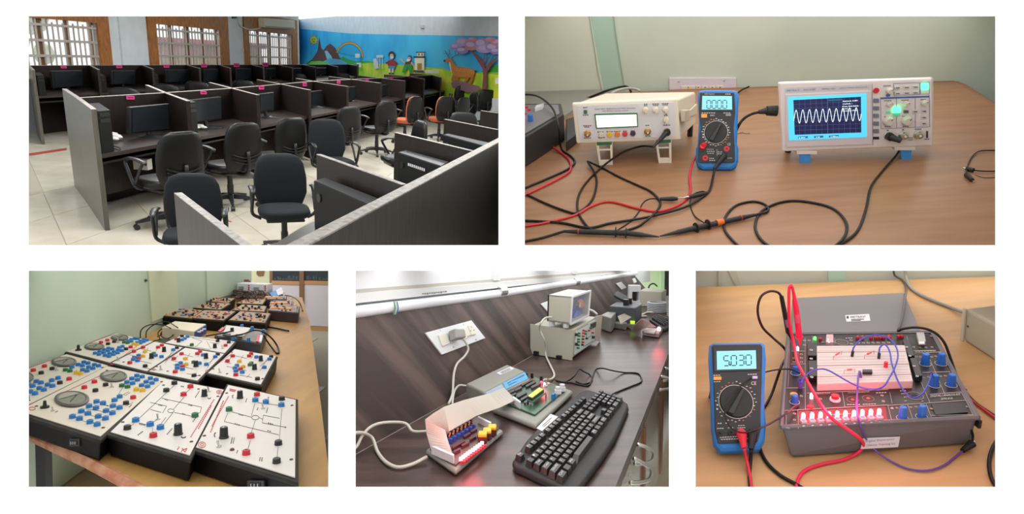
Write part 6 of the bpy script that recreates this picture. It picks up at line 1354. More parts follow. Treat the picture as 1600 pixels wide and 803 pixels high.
for u, v, lab in ((776, 455, 'silver bracket on the conduit at the middle post'), (894, 440, 'silver bracket on the conduit at the farther post')):
    a = WW.p(u, v, .012); t_ = (WW.p(u + 10, v - 1.3, .012) - a).normalized(); single(B, 'pipe_bracket', lab, 'bracket', MB().cyl(a - t_ * .02, a + t_ * .02, .0145, n=12), chrome)
mb = MB()
for i in range(11): WW.rect(mb, 652 + i * 3.6, 457.6 - i * .36, 654.4 + i * 3.6, 459.2 - i * .36 + (i % 3) * .5, .0122, .013)
single(B, 'ledge_writing', 'faint handwriting on the white ledge above the board', 'writing', mb, mat('faint_ink', '#8d8f92', rough=.8))
for k_, (u, c_) in enumerate(((598, '#3a8a5a'), (600.5, '#b7c4b0'), (603, '#2f6aa0'))):
    single(B, 'bare_wire', ['thin green', 'thin pale', 'thin blue'][k_] + ' wire hanging before the conduit at the near end', 'wire', MB().tube([WW.p(u, 470, .026), WW.p(u + 1, 480, .027), WW.p(u - 1, 490, .026)], .0012, 5, 3), mat('wire_' + c_.strip('#'), c_, rough=.5))
# far end: green wall and dark doorway
e0 = B.at(1000, 447.5, 0); e0 = B.far(1000, 447, 3.72); e1 = B.far(1064, 447, 3.72); EW = upright(B, e0, e1)
mb = MB(); EW.poly(mb, [(975, 411.5), (975, 700), (1066, 700), (1066, 411.5)], -.02, 0); struct(B, 'wall_north', mb, mat('lime_wall', '#c0d6ae', rough=.8))
mb = MB(); EW.poly(mb, [(1031, 411.5), (1030, 470), (1036, 470), (1037, 411.5)], 0, .03); struct(B, 'trim_11', mb, mat('lime_pillar', '#b2d2a8', rough=.8))
mb = MB(); EW.poly(mb, [(1038, 411.5), (1038, 600), (1066, 600), (1066, 411.5)], 0, .01); struct(B, 'door_1', mb, mat('dark_doorway', '#2c2a2a', rough=.6))
fm4 = mat('beige_floor', '#b9ad96', rough=.25, noise=.4, nscale=6, col2='#a89c86')
FH = .34
struct(B, 'floor', MB().slab([B.at(u, v, -FH) for u, v in ((940, 782), (1065.5, 782), (1065.5, 470), (1000, 470))], -FH - .01), fm4)
# cabinets below the worktop edge
ca, cb = B.at(961, 763), B.at(1029.8, 590); CF = upright(B, ca + V((.004, 0, 0)), cb + V((.004, 0, 0))); cd = (cb - ca).normalized()
cab = thing(B, 'base_cabinet', 'glossy walnut base cabinets with chrome handles under the worktop edge', 'cabinet', ca)
cabm = mat('glossy_cabinet', '#a99b8a', rough=.15, noise=.6, nscale=3, col2='#857766', spec=.6, stretch=(1, 1, 6)); orm = mat('orange_wood_edge', '#9a5f34', rough=.35, noise=.6, nscale=8, col2='#7a4826', stretch=(8, 8, 1))
ends_ = [ca - cd * .25 + (cb - ca) * 0, ca + (cb - ca) * .0, ca + (cb - ca) * .52, ca + (cb - ca) * 1.1, ca + (cb - ca) * 2.2]
for i in range(4):
    a, b = ends_[i] + cd * .004, ends_[i + 1] - cd * .004; n = CF.n; zt_ = -.02; zb_ = -FH + .09
    r = [V((p.x, p.y, zb_)) for p in (a, b)]; 
    o = part(cab, 'door', MB().hexa([r[0], r[1], r[1] - n * .02, r[0] - n * .02], [x + V((0, 0, zt_ - zb_)) for x in (r[0], r[1], r[1] - n * .02, r[0] - n * .02)]), cabm)
    for fx in (.0, .97): 
        p = a + (b - a) * fx; finish(meshof(MB().hexa([V((p.x, p.y, zb_)), V((p.x, p.y, zb_)) + (b - a) * .03, V((p.x, p.y, zb_)) + (b - a) * .03 + n * .004, V((p.x, p.y, zb_)) + n * .004], [V((p.x, p.y, zt_)), V((p.x, p.y, zt_)) + (b - a) * .03, V((p.x, p.y, zt_)) + (b - a) * .03 + n * .004, V((p.x, p.y, zt_)) + n * .004]), org(cab)), 'edge_strip', orm, o)
def handle(pts, lab=None):
    P_ = [CF.p(u, v, l) for u, v, l in pts]; part(cab, 'handle', MB().tube(P_, .0034, 8, 4), chrome, smooth=True)
handle([(994.5, 694, .001), (995.5, 697, .014), (1003, 704, .020), (1002, 716, .020), (997, 722, .014), (991, 724, .001)])
handle([(989, 716, .001), (991, 722, .014), (999.5, 731, .020), (997.5, 745, .020), (990, 751, .014), (984, 754, .001)])
handle([(1033, 588, .001), (1036, 590, .012), (1041, 595, .016), (1039, 604, .016), (1034, 607, .010), (1030, 609, .001)])
handle([(1039, 575, .001), (1041, 577, .010), (1045, 581, .014), (1043.5, 590, .014), (1040, 593, .008), (1036, 595, .001)])
# ---- switch plates on the board
def slplate(lab, q, cat='socket'):
    t = thing(B, 'socket_plate', lab, cat, SL.p(*q[0])); mb = MB(); SL.poly(mb, q, 0, .004); part(t, 'plate', mb, mat('plate_white', '#d9dcdd', rough=.4), bevel=.001); return t
sp = slplate('white socket plate with a grey plug in it on the sloping board', [(662.4, 520.7), (688.8, 555), (756.6, 529), (734.7, 501.2)])
for q in ([(155, 428), (190, 515), (245, 495), (215, 410)], [(310, 380), (345, 465), (385, 450), (352, 365)], [(350, 370), (378, 440), (410, 428), (382, 358)], [(385, 355), (415, 430), (455, 418), (420, 345)]):
    mb = MB(); SL.poly(mb, [d2(*x) for x in q], .004, .008); o = part(sp, 'socket' if q[0][0] != 155 else 'rocker_switch', mb, mat('module_cream', '#dcd9c9', rough=.4), bevel=.001)
    cx = sum(x[0] for x in q) / 4; cy = sum(x[1] for x in q) / 4; mb = MB()
    if q[0][0] not in (155, 350):
        for dx, dy in ((-6, -22), (-12, 8), (14, 2)): SL.disc(mb, *d2(cx + dx, cy + dy), .8, .008, .0086, 8)
        finish(meshof(mb, org(sp)), 'socket_hole', ink, o)
for x, y in ((180, 386), (362, 340), (458, 460), (280, 520)): mb = MB(); SL.disc(mb, *d2(x, y), 1.3, .004, .0055, 8); part(sp, 'screw', mb, chrome)
slplate('white blank plate on the board half behind the tall unit', [(843, 475), (857, 490.5), (884, 480), (874, 464)]); slplate('small white plate near the far end of the board, lower one', [(961.2, 443.2), (970.3, 453), (978.2, 449.6), (969.4, 440.6)], 'plate'); slplate('small white plate at the very end of the board, upper one', [(986.9, 436), (990, 443), (994, 441), (991, 434.5)], 'plate')
wcab = mat('white_cable', '#c9c6bd', rough=.45)
t = thing(B, 'power_cable', 'white mains cable with grey plug hanging from the socket plate', 'cable', B.at(703, 620))
F = SL; mb = MB(); F.poly(mb, [d2(225, 400), d2(240, 480), d2(318, 470), d2(305, 402)], .008, .028); part(t, 'plug', mb, mat('plug_grey', '#9a9996', rough=.45), bevel=.004, seg=3)
part(t, 'wire', MB().tube([F.p(*d2(300, 462), .018), F.p(*d2(325, 490), .02), F.p(*d2(358, 548), .018), F.p(*d2(345, 600), .012), F.p(*d2(300, 650), .008), F.p(*d2(275, 720), .008), F.p(*d2(268, 790), .008), F.p(702, 617, .008), B.at(701, 631, .006)], .0026, 8), wcab, smooth=True)
cable(B, 'power_cable', 'white cable curving down from the rear of the microprocessor kit', 'cable', [(729, 603, .024), (718, 602, .024), (711, 609, .018), (708, 620, .01), (707, 632, .005), (710, 645, .005)], .0024, wcab)
cable(B, 'power_cable', 'white cable arching in from the left edge to the small display board, upper one', 'cable', [SL.p(538, 712, .004), SL.p(552, 700, .006), SL.p(559, 683, .01), SL.p(569, 670.5, .016), SL.p(585, 666.5, .024), SL.p(612, 669, .03), (645, 673.5, .012), (668, 674, .006), (700, 672, .006), (714, 662, .006)], .0027, wcab)
cable(B, 'power_cable', 'white cable dipping in a bow from the left edge, lower one', 'cable', [SL.p(536, 681, .012), SL.p(556, 680, .014), SL.p(574.5, 687, .01), (590, 706, .004), (603, 722, .004), (622, 730, .004), (645, 725, .004), (667, 714, .008)], .0029, wcab)
cable(B, 'power_cable', 'white cable from the glass-fronted box down to the microprocessor kit', 'cable', [(862, 495.5, .115), (852, 497, .11), (845, 505, .1), (843.5, 515, .08), (850, 530, .055), (853, 540, .035), (853, 555, .01), (860, 571, .004), (866, 585, .004), (862, 592, .004), (850, 594, .012), (845, 597, .016)], .0026, wcab)
# ---- microprocessor kit
gk = mat('grey_kit_case', '#8c8c84', rough=.5); pcb = mat('green_circuit_board', '#3f6b52', rough=.35, noise=.6, nscale=90, col2='#2f5641'); chip = mat('chip_black', '#2b2326', rough=.35)
kit = thing(B, 'microprocessor_kit', 'grey microprocessor kit with blue sloped panel and lit green display', 'training kit', B.at(830, 640))
tz = .012
tray = [B.at(*d1(*x), tz) for x in ((500, 325), (795, 440), (1038, 212), (770, 112))]
part(kit, 'tray', MB().slab(tray, .001), gk, bevel=.005, seg=3)
KP = flat(B, tz + .001); mb = MB(); KP.poly(mb, [d1(575, 296), d1(785, 380), d1(988, 212), d1(765, 122)], 0, .003); part(kit, 'circuit_board', mb, pcb, bevel=.001)
hz = .032; T_ = [B.at(*d1(*x), hz) for x in ((330, 165), (600, 38), (718, 82), (448, 222))]
low = [V((T_[0].x, T_[0].y, .001)), V((T_[1].x, T_[1].y, .001)), V((T_[2].x, T_[2].y, .001)), V((T_[3].x, T_[3].y, .001))]
front = [B.at(*d1(750, 142), .0215), B.at(*d1(474, 272), .0215)]
part(kit, 'housing', MB().hexa(low, T_), gk, bevel=.004, seg=3)
part(kit, 'sloped_nose', MB().hexa([low[3], low[2], V((front[0].x, front[0].y, .004)), V((front[1].x, front[1].y, .004))], [T_[3] - V((0, 0, .001)), T_[2] - V((0, 0, .001)), front[0], front[1]]), gk, bevel=.002)
n_ = (T_[2] - T_[3]).cross(front[1] - T_[3]).normalized(); n_ = n_ if n_.z > 0 else -n_
def nose(f, g): return (T_[3] + (T_[2] - T_[3]) * f) * (1 - g) + (front[1] + (front[0] - front[1]) * f) * g
mb = MB().plate([nose(.42, .12), nose(.98, .12), nose(.98, .85), nose(.42, .85)], n_, .0012); o = part(kit, 'blue_label', mb, mat('cyan_label', '#3a9cd0', rough=.4))
mb = MB().plate([nose(.5, .3), nose(.93, .3), nose(.93, .42), nose(.5, .42)], n_, .0016).plate([nose(.5, .55), nose(.75, .55), nose(.75, .64), nose(.5, .64)], n_, .0016); finish(meshof(mb, org(kit)), 'printing', mat('label_navy', '#1f5b8a', rough=.6), o)
mb = MB().plate([nose(.02, .15), nose(.38, .15), nose(.38, .8), nose(.02, .8)], n_, .001); part(kit, 'pale_label', mb, mat('label_greyblue', '#8fa7bd', rough=.5))
HT = flat(B, hz); mb = MB(); HT.poly(mb, [d1(530, 98), d1(556, 110), d1(650, 68), d1(625, 56)], 0, .0008); o = part(kit, 'sticker', mb, plate_w)
mb = MB(); HT.line(mb, [d1(558, 96), d1(620, 68)], .7, .0009, .0012); HT.line(mb, [d1(565, 101), d1(625, 74)], .6, .0009, .0012); finish(meshof(mb, org(kit)), 'printing', ink, o)
K2 = flat(B, tz + .004)
def bar4(t, name, F, a, b, w, l0, l1, m, cr=d1):
    (x0, y0), (x1, y1) = cr(*a), cr(*b); mb = MB(); F.line(mb, [(x0, y0), (x1, y1)], w, l0, l1); return part(t, name, mb, m)
for a, b, w in (((697, 190), (765, 152), 3.2), ((727, 198), (790, 163), 3.2), ((762, 206), (822, 174), 3.2), ((655, 224), (698, 203), 3), ((670, 268), (730, 236), 3.2), ((692, 288), (752, 254), 3.2), ((612, 242), (650, 224), 3), ((715, 306), (742, 292), 3), ((760, 262), (800, 240), 2.4), ((625, 262), (660, 246), 2.6)): bar4(kit, 'chip', K2, a, b, w, 0, .005, chip)
bar4(kit, 'ribbon_connector', K2, (588, 215), (695, 163), 2.2, 0, .009, plate_w); bar4(kit, 'ribbon_connector', K2, (640, 292), (690, 330), 2.4, 0, .012, plate_w)
for x, y in ((590, 200), (645, 174), (685, 152), (727, 128), (767, 128), (828, 150)): u, v = d1(x, y); c = K2.p(u, v); part(kit, 'capacitor', MB().cyl(c, c + V((0, 0, .011)), .0034, n=8), JC['k'])
rr = random.Random(5)
for i in range(12):
    u, v = d1(rr.uniform(775, 880), rr.uniform(135, 190)); c = K2.p(u, v); part(kit, 'resistor', MB().box(c + V((0, 0, .002)), (.006, .0025, .003)), [red_p, plate_w, mat('resistor_tan', '#a98258')][i % 3])
mb = MB(); K2.poly(mb, [d1(728, 306), d1(768, 326), d1(862, 256), d1(820, 238)], .008, .010); part(kit, 'display_board', mb, pcb)
mb = MB(); K2.poly(mb, [d1(735, 300), d1(768, 314), d1(845, 254), d1(812, 238)], .010, .015); dsp = part(kit, 'display', mb, chip)
mb = MB(); K2.poly(mb, [d1(742, 297), d1(768, 308), d1(838, 254), d1(814, 242)], .015, .0155); finish(meshof(mb, org(kit)), 'display_glass', mat('lcd_green', '#b4e61e', emit=.9, rough=.3), dsp)
for x, y in ((728, 310), (768, 330), (858, 262), (772, 320)): u, v = d1(x, y); c = K2.p(u, v); part(kit, 'standoff', MB().cyl(c, c + V((0, 0, .009)), .0015, n=6), chrome)
for x, y in ((937, 232), (966, 214)): u, v = d1(x, y); c = K2.p(u, v); part(kit, 'button', MB().box(c + V((0, 0, .004)), (.013, .013, .008)).cyl(c + V((0, 0, .008)), c + V((0, 0, .014)), .0055, n=12), plate_w)
for x, y in ((903, 268), (912, 262)): u, v = d1(x, y); c = K2.p(u, v); part(kit, 'trimmer', MB().box(c + V((0, 0, .005)), (.006, .006, .010)), JC['b'])
redled = mat('red_led', '#ff3a4a', emit=7.0, ecol='#ff2a3c'); ledw = mat('hot_led', '#ffd0d6', emit=5.0, ecol='#ff9aa8')
def led(t, c, r=.0024, h=.007, m=redled, s=1.0): return part(t, 'lamp', MB().lathe(c, (0, 0, 1), [(r, 0), (r, h * .6), (r * .75, h * .88), (r * .25, h)], 10), m)
u, v = d1(848, 184); led(kit, K2.p(u, v), .0028, .008, ledw); u, v = d1(832, 168); led(kit, K2.p(u, v), .002, .006)
def glowlamp(B, p, e, r=.01, col=(1, .05, .1)):
    ld = bpy.data.lights.new('glow', 'POINT'); ld.energy = e; ld.shadow_soft_size = r; ld.color = col; lo = bpy.data.objects.new('led_light', ld); COL.objects.link(lo); lo.matrix_world = B.W @ Matrix.Translation(p)
glowlamp(B, K2.p(*d1(848, 184)) + V((0, 0, .02)), .03, .006)
mb = MB(); c = B.at(*d1(610, 352), .006); part(kit, 'knob', MB().cyl(c, c + V((-.004, -.006, 0)), .005, n=10), gk)
# ---- small display board with lamps and yellow buttons
io = thing(B, 'display_board', 'small board with glowing red lamps and three yellow buttons in a grey tray', 'training kit', B.at(725, 700))
oz = .010; tr_ = [B.at(*d1(*x), oz) for x in ((62, 602), (262, 742), (578, 472), (400, 388))]
part(io, 'tray', MB().slab(tr_, .001), gk, bevel=.004)
IP = flat(B, oz); mb = MB(); IP.poly(mb, [d1(92, 605), d1(262, 715), d1(548, 470), d1(400, 402)], 0, .003); part(io, 'circuit_board', mb, mat('brown_board', '#6d4a44', rough=.4, noise=.7, nscale=120, col2='#55605a'))
I2 = flat(B, oz + .003)
for x, y in ((440, 545), (470, 522), (503, 498)): u, v = d1(x, y); c = I2.p(u, v); part(io, 'button', MB().box(c + V((0, 0, .004)), (.015, .02, .009)), mat('button_maroon', '#5b2424')); part(io, 'button', MB().box(c + V((0, 0, .0115)), (.014, .019, .006)), mat('button_yellow', '#f0b91c', rough=.4), bevel=.002, label='yellow button cap')
for i in range(10):
    f = i / 9; x, y = 297 + (432 - 297) * f + (4 if i > 4 else 0), 682 - (682 - 577) * f; u, v = d1(x, y); c = I2.p(u, v); part(io, 'lamp_socket', MB().box(c + V((.003, -.004, .0015)), (.008, .006, .003)), red_p); part(io, 'lamp', MB().box(c + V((0, 0, .004)), (.0058, .008, .005)), mat('hot_bar', '#ffc8cc', emit=2.6, ecol='#ff8a94'), bevel=.001)
glowlamp(B, I2.p(*d1(365, 625)) + V((.0, -.004, .03)), .10, .02); glowlamp(B, I2.p(*d1(320, 690)) + V((0, -.03, .03)), .05, .02)
for a, b, w in (((240, 606), (320, 560), 3.6), ((302, 594), (350, 570), 3), ((250, 636), (290, 614), 3), ((315, 532), (358, 508), 3.2), ((360, 500), (402, 478), 3.2), ((355, 552), (395, 528), 3), ((405, 530), (440, 508), 3), ((415, 590), (455, 566), 2.5)): bar4(io, 'chip', I2, a, b, w, 0, .005, mat('chip_maroon', '#4f1f28', rough=.4))
for x, y in ((225, 562), (250, 546), (277, 530), (303, 515), (330, 500), (355, 484), (378, 467)):
    u, v = d1(x, y); c = I2.p(u, v); part(io, 'trimmer', MB().box(c + V((0, 0, .004)), (.008, .007, .009)), mat('trimmer_blue', '#2f4fa0', rough=.4)); part(io, 'transistor', MB().cyl(c + V((-.004, .01, 0)), c + V((-.004, .01, .014)), .0028, n=8), JC['k'])
    part(io, 'resistor', MB().cyl(c + V((-.002, .003, .010)), c + V((.0, .004, .017)), .0016, n=6), mat('resistor_orange', '#c08060'))
bar4(io, 'ribbon_connector', I2, (105, 625), (250, 690), 3.2, 0, .012, plate_w); bar4(io, 'ribbon_connector', I2, (410, 420), (495, 462), 2.6, 0, .010, plate_w)
# ribbon cable between both
def rib(secs, t, m, thick=.0012):
    mb = MB()
    def lo(S):
        R_ = []
        for (a, b) in S:
            A_, B_ = B.at(*a), B.at(*b); R_.append((A_, B_))
        D = []
        for i in range(len(R_) - 1):
            for k_ in range(6):
                f = k_ / 6; D.append((R_[i][0].lerp(R_[i + 1][0], f), R_[i][1].lerp(R_[i + 1][1], f)))
        D.append(R_[-1]); rings = []
        for i, (p, q_) in enumerate(D):
            a = D[max(i - 1, 0)][0]; b = D[min(i + 1, len(D) - 1)][0]; n = (b - a).cross(q_ - p).normalized() * thick; rings.append([p, q_, q_ + n, p + n])
        mb.loft(rings)
    for S in secs: lo(S)
    return part(t, 'ribbon', mb, m)
ribm = mat('ribbon_grey', '#b9b3a8', rough=.45); D_ = lambda x, y, z: (*d0(x, y), z)
rc = thing(B, 'ribbon_cable', 'folded grey ribbon cable joining the kit and the small display board', 'ribbon cable', B.at(720, 690))
rib([[(D_(545, 434, .030), D_(588, 478, .022)), (D_(490, 455, .055), D_(530, 506, .035)), (D_(400, 478, .060), D_(445, 535, .035)), (D_(325, 503, .062), D_(345, 592, .032))], [(D_(325, 503, .0625), D_(345, 592, .0325)), (D_(290, 524, .064), D_(340, 600, .028)), (D_(258, 548, .064), D_(336, 606, .024))], [(D_(258, 548, .064), D_(330, 585, .04)), (D_(264, 600, .042), D_(342, 625, .03)), (D_(283, 662, .018), D_(357, 670, .018))]], rc, ribm)
# ---- keyboard
kb = thing(B, 'keyboard', 'large black keyboard with white sticker lying beside the kit', 'keyboard', B.at(890, 690))
kz = .012; kout = [(45, 592), (150, 440), (215, 370), (530, 100), (560, 84), (600, 82), (850, 160), (878, 180), (884, 205), (850, 285), (790, 420), (700, 560), (610, 680), (530, 790), (500, 806), (420, 802), (60, 632)]
kbm = mat('keyboard_black', '#2a2a2b', rough=.55, spec=.3); keym = mat('key_black', '#262627', rough=.4)
rg = [B.at(*d4(*x), kz) for x in kout]; c = sum(rg, V()) / len(rg)
part(kb, 'base', MB().hexa([V((p.x, p.y, .001)) for p in rg], [c + (p - c) * .985 for p in rg]), kbm, bevel=.004, seg=3)
K = [B.at(*d4(*x), kz + .0003) for x in ((62, 590), (628, 92), (846, 170), (412, 772))]
def kpt(u, v): f = u / 22.4; g = v / 6.5; return K[0].lerp(K[1], f).lerp(K[3].lerp(K[2], f), g)
ex_ = (K[1] - K[0]).normalized()
def key(u, v, w=1, h=1, s=''):
    g = .06; q = [kpt(u + g, v + g), kpt(u + w - g, v + g), kpt(u + w - g, v + h - g), kpt(u + g, v + h - g)]; c = sum(q, V()) / 4
    tp = [c + (p - c) * .76 + V((0, 0, .0085)) for p in q]; q = q[::-1]; tp = tp[::-1]
    o = part(kb, 'key', MB().hexa(q, tp), keym)
    if s:
        a = tp[3] + (tp[0] - tp[3]) * .55 + (tp[2] - tp[3]) * .12; L = (tp[2] - tp[3]).length; b = a + (tp[2] - tp[3]).normalized() * (min(.0045 * len(s), L * .75)); o2 = text(kb, s, a, b, (tp[3] - tp[0]) * .42, MC['print_white'], lift=.0003); o2.parent = o
key(0, 0, 1, 1, 'Esc')
for i in range(12): key(2 + i + (i // 4) * .5, 0, 1, 1, 'F%d' % (i + 1))
for i in range(3): key(15.3 + i, 0, 1, 1)
for j, (w0, row, w1, lab0, lab1) in enumerate([(1, '1234567890-=', 2, '`', 'Bksp'), (1.5, 'QWERTYUIOP[]', 1.5, 'Tab', ''), (1.75, "ASDFGHJKL;'", 2.25, 'Caps', 'Enter'), (2.25, 'ZXCVBNM,./', 2.75, 'Shift', 'Shift')]):
    v = 1.5 + j; key(0, v, w0, 1, lab0); u = w0
    for ch in row: key(u, v, 1, 1, ch); u += 1
    key(u, v, 15 - u, 1, lab1)
u = 0
for w, s in ((1.5, 'Ctrl'), (1.2, ''), (1.3, 'Alt'), (6, ''), (1.3, 'Alt'), (1.2, ''), (1.0, ''), (1.5, 'Ctrl')): key(u, 5.5, w, 1, s); u += w
for j in (1.5, 2.5):
    for i in range(3): key(15.3 + i, j, 1, 1)
key(16.3, 4.5); [key(15.3 + i, 5.5) for i in range(3)]
for j, row in enumerate(('', '789', '456', '123')):
    for i in range(4 if j == 0 else 3): key(18.6 + i * .95, 1.5 + j, .95, 1, row[i] if row else '/*-'[i - 1] if i else '')
key(18.6, 5.5, 1.9, 1, '0'); key(20.5, 5.5, .95, 1, '.'); key(21.45, 2.5, .95, 2, '+'); key(21.45, 4.5, .95, 2)
KF = flat(B, kz); mb = MB(); KF.poly(mb, [d4(222, 366), d4(262, 386), d4(376, 284), d4(322, 264)], 0, .0012); o = part(kb, 'sticker', mb, plate_w)
mb = MB(); KF.line(mb, [d4(262, 352), d4(330, 292)], .7, .0013, .0016); KF.line(mb, [d4(272, 358), d4(322, 314)], .6, .0013, .0016); finish(meshof(mb, org(kb)), 'printing', ink, o)
cable(B, 'keyboard_cable', 'thin black keyboard lead looping over the worktop behind the keyboard', 'cable', [(952, 618, .006), (965, 612), (985, 604), (1001, 597), (1002, 590), (996, 583), (975, 582), (956.8, 579, .012), (942, 575.5, .015), (931, 577.5), (926, 588), (920, 602), (905, 601), (893, 598), (880, 597), (868, 594)], .0018, blk_c)
cable(B, 'keyboard_cable', 'thin black lead in a peaked loop beside the microprocessor kit', 'cable', [(870, 596), (885, 596), (897, 588, .015), (905, 577, .025), (911, 580, .02), (922, 586), (925, 595), (912, 600), (900, 596)], .0016, blk_c)
# ---- bench unit with a glass-fronted box on top
un = thing(B, 'control_unit', 'pale grey rack unit with green and red terminals, under the glass-fronted box', 'control unit', B.at(880, 560))
ug = mat('pale_grey_case', '#b9b7a8', rough=.5); gpn = mat('mint_panel', '#cfe0d4', rough=.4)
uh = .086; f0 = B.at(894, 559, .008); l0 = B.at(833, 549.5, .008); r0 = B.at(931, 533, .008)
UA = upright(B, l0, f0); UB = upright(B, f0, r0)
TP = [UA.p(831.3, 508), UA.p(896, 515), UB.p(931, 495)]; TP.append(TP[0] + (TP[2] - TP[1])); BT = [l0, f0, r0, l0 + (r0 - f0)]
part(un, 'case', MB().hexa(BT, TP), ug, bevel=.002)
mb = MB(); UA.poly(mb, [(829.5, 506), (829.5, 552), (894.5, 563), (897.5, 515.5)], 0, .003); part(un, 'side_plate', mb, ug)
mb = MB(); UB.poly(mb, [(898.5, 516), (896.5, 553.5), (927, 533.5), (929.5, 499)], .001, .003); part(un, 'front_panel', mb, gpn)
mb = MB(); UB.poly(mb, [(929, 494), (928, 532), (935.5, 533), (939.5, 492)], .001, .004); part(un, 'mounting_ear', mb, ug)
UC = Face(B, UB.pt + UB.n * .003, UB.n)
for x, y, c_ in ((1250, 415, 'k'), (1250, 490, 'k'), (1270, 405, 'g'), (1270, 425, 'g'), (1266, 452, 'g'), (1266, 472, 'g'), (1264, 497, 'g'), (1262, 520, 'g'), (1306, 382, 'r'), (1304, 403, 'r'), (1303, 428, 'r'), (1301, 450, 'k'), (1300, 475, 'r'), (1297, 495, 'k'), (1323, 388, 'g'), (1321, 408, 'g'), (1348, 383, 'r'), (1362, 362, 'g'), (1378, 400, 'r'), (1382, 435, 'k'), (1330, 445, 'k')):
    u, v = d2(x, y); knob(un, UC, u, v, 2.4 if c_ == 'k' and x in (1250, 1382) else 1.5, .007, JC[c_], 'terminal', n=10)
mb = MB(); UC.poly(mb, [d2(1368, 330), d2(1366, 372), d2(1402, 352), d2(1404, 315)], 0, .004); part(un, 'voltmeter', mb, JC['k'], bevel=.0006)
mb = MB(); UC.line(mb, [d2(1262, 380), d2(1350, 330)], .5); UC.line(mb, [d2(1310, 510), d2(1390, 465)], .5); UC.line(mb, [d2(1330, 400), d2(1340, 450), d2(1375, 420)], .4); part(un, 'printing', mb, dpr)
for x0, y0, x1, y1 in ((935, 540, 970, 592), (1112, 573, 1150, 626)):
    mb = MB(); UA.poly(mb, [d2(x0, y0), d2(x0, y1 - 6), d2(x1, y1), d2(x1, y0 + 5)], .002, .010); part(un, 'rubber_foot', mb, rub, bevel=.001)
gb = thing(B, 'motor_box', 'grey box with glass front and blue motor disc standing on the rack unit', 'motor box', TP[0])
zb = uh + .012; g0_ = B.at(891.4, 506.7, zb); g1_ = B.at(857, 501.8, zb); g2_ = B.at(919.3, 492.8, zb)
GA = upright(B, g1_, g0_); GB = upright(B, g0_, g2_)
top = [GA.p(858.2, 460.5), GA.p(894.6, 463.5), GB.p(922.5, 454.3)]; top.append(top[0] + (top[2] - top[1])); bot = [g1_, g0_, g2_, g1_ + (g2_ - g0_)]
th_ = .004; S_ = lambda a, b, c_, d, n: MB().plate([a, b, c_, d], n, th_)
part(gb, 'case', S_(bot[0], bot[1], top[1], top[0], -GA.n), ug); part(gb, 'case', S_(bot[3], bot[2], top[2], top[3], GA.n), ug); part(gb, 'case', S_(bot[0], bot[3], top[3], top[0], -GB.n), mat('box_black', '#16171a', rough=.5), label='black rear wall'); part(gb, 'base', S_(*bot, (0, 0, 1)), ug); part(gb, 'lid', S_(*top, (0, 0, -1)), ug)
mb = MB(); e = [(g0_, top[1]), (top[1], top[2]), (top[2], g2_), (g2_, g0_)]
for a, b in e: mb.tube([a, b], .0032, 4, 1)
part(gb, 'front_frame', mb, plate_w)
mb = MB().plate([g0_, g2_, top[2], top[1]], GB.n, .001); part(gb, 'glass', mb, mat('clear_glass', '#dfe8ee', rough=.03, alpha=.12, spec=.6))
GC = Face(B, GB.pt - GB.n * .02, GB.n)
def edisc(F, u, v, rx, ry, l0, l1, n=24): E = lambda l: [F.p(a, b, l) for a, b in ringpts(u, v, rx, ry, n)[:-1]][::-1]; return MB().loft([E(l0), E(l1)])
part(gb, 'motor_disc', edisc(GC, *d2(1285, 192), 10.5, 16.5, -.012, 0), mat('disc_blue', '#2357b5', rough=.35)); part(gb, 'motor_hub', edisc(GC, *d2(1273, 172), 5.6, 7, 0, .008), mat('hub_orange', '#c9682e', rough=.4)); part(gb, 'motor_shaft', edisc(GC, *d2(1248, 178), 1.2, 4, .002, .014, 10), chrome)
part(gb, 'motor_body', edisc(GC, *d2(1250, 268), 5.2, 8, -.01, .006), mat('motor_blue', '#3f66b8', rough=.4))
for x, y in ((1070, 326), (1180, 342)): u, v = d2(x, y); c = GA.p(u, v - 4); part(gb, 'foot', MB().cyl(V((c.x, c.y + .012, uh)), V((c.x, c.y + .012, zb)), .008, n=10), plate_w)
for x, y in ((1090, 312),): pass
# ---- far end of the bench
k2 = thing(B, 'microprocessor_kit', 'distant grey microprocessor kit with blue panel, left of the far keyboard', 'training kit', B.at(955, 505))
q = [B.at(*d3(*x), .05) for x in ((508, 412), (565, 384), (648, 388), (600, 440))]; part(k2, 'housing', MB().slab(q[::-1], .002), gk, bevel=.003)
q = [B.at(*d3(*x), .02) for x in ((508, 465), (560, 440), (760, 450), (735, 500))]; part(k2, 'tray', MB().slab(q[::-1], .001), gk, bevel=.003)
mb = MB(); F = Face(B, B.at(*d3(625, 440), .02), V((.3, -1, .6))); F.poly(mb, [d3(603, 445), d3(655, 428), d3(648, 394), d3(615, 396)], 0, .003); part(k2, 'blue_label', mb, MC['cyan_label'])
mb = MB(); F.poly(mb, [d3(597, 450), d3(600, 468), d3(650, 462), d3(655, 445)], 0, .003); part(k2, 'lamp_row', mb, mat('red_dim_lamp', '#e0485a', emit=.8))
q = [B.at(*d3(*x), .026) for x in ((775, 480), (772, 450), (812, 445), (815, 476))]; part(k2, 'display', MB().slab(q[::-1], .02), MC['lcd_green'])
r2_ = thing(B, 'ribbon_cable', 'grey ribbon cable drooping between the distant kit and its small board', 'ribbon cable', B.at(985, 510))
E_ = lambda x, y, z: (*d3(x, y), z)
rib([[(E_(720, 402, .06), E_(660, 425, .05)), (E_(785, 432, .05), E_(688, 494, .03))], [(E_(735, 490, .03), E_(700, 492, .025)), (E_(820, 500, .04), E_(790, 548, .012)), (E_(870, 450, .06), E_(840, 553, .012)), (E_(960, 490, .035), E_(900, 535, .02)), (E_(1010, 520, .022), E_(930, 528, .022))]], r2_, ribm)
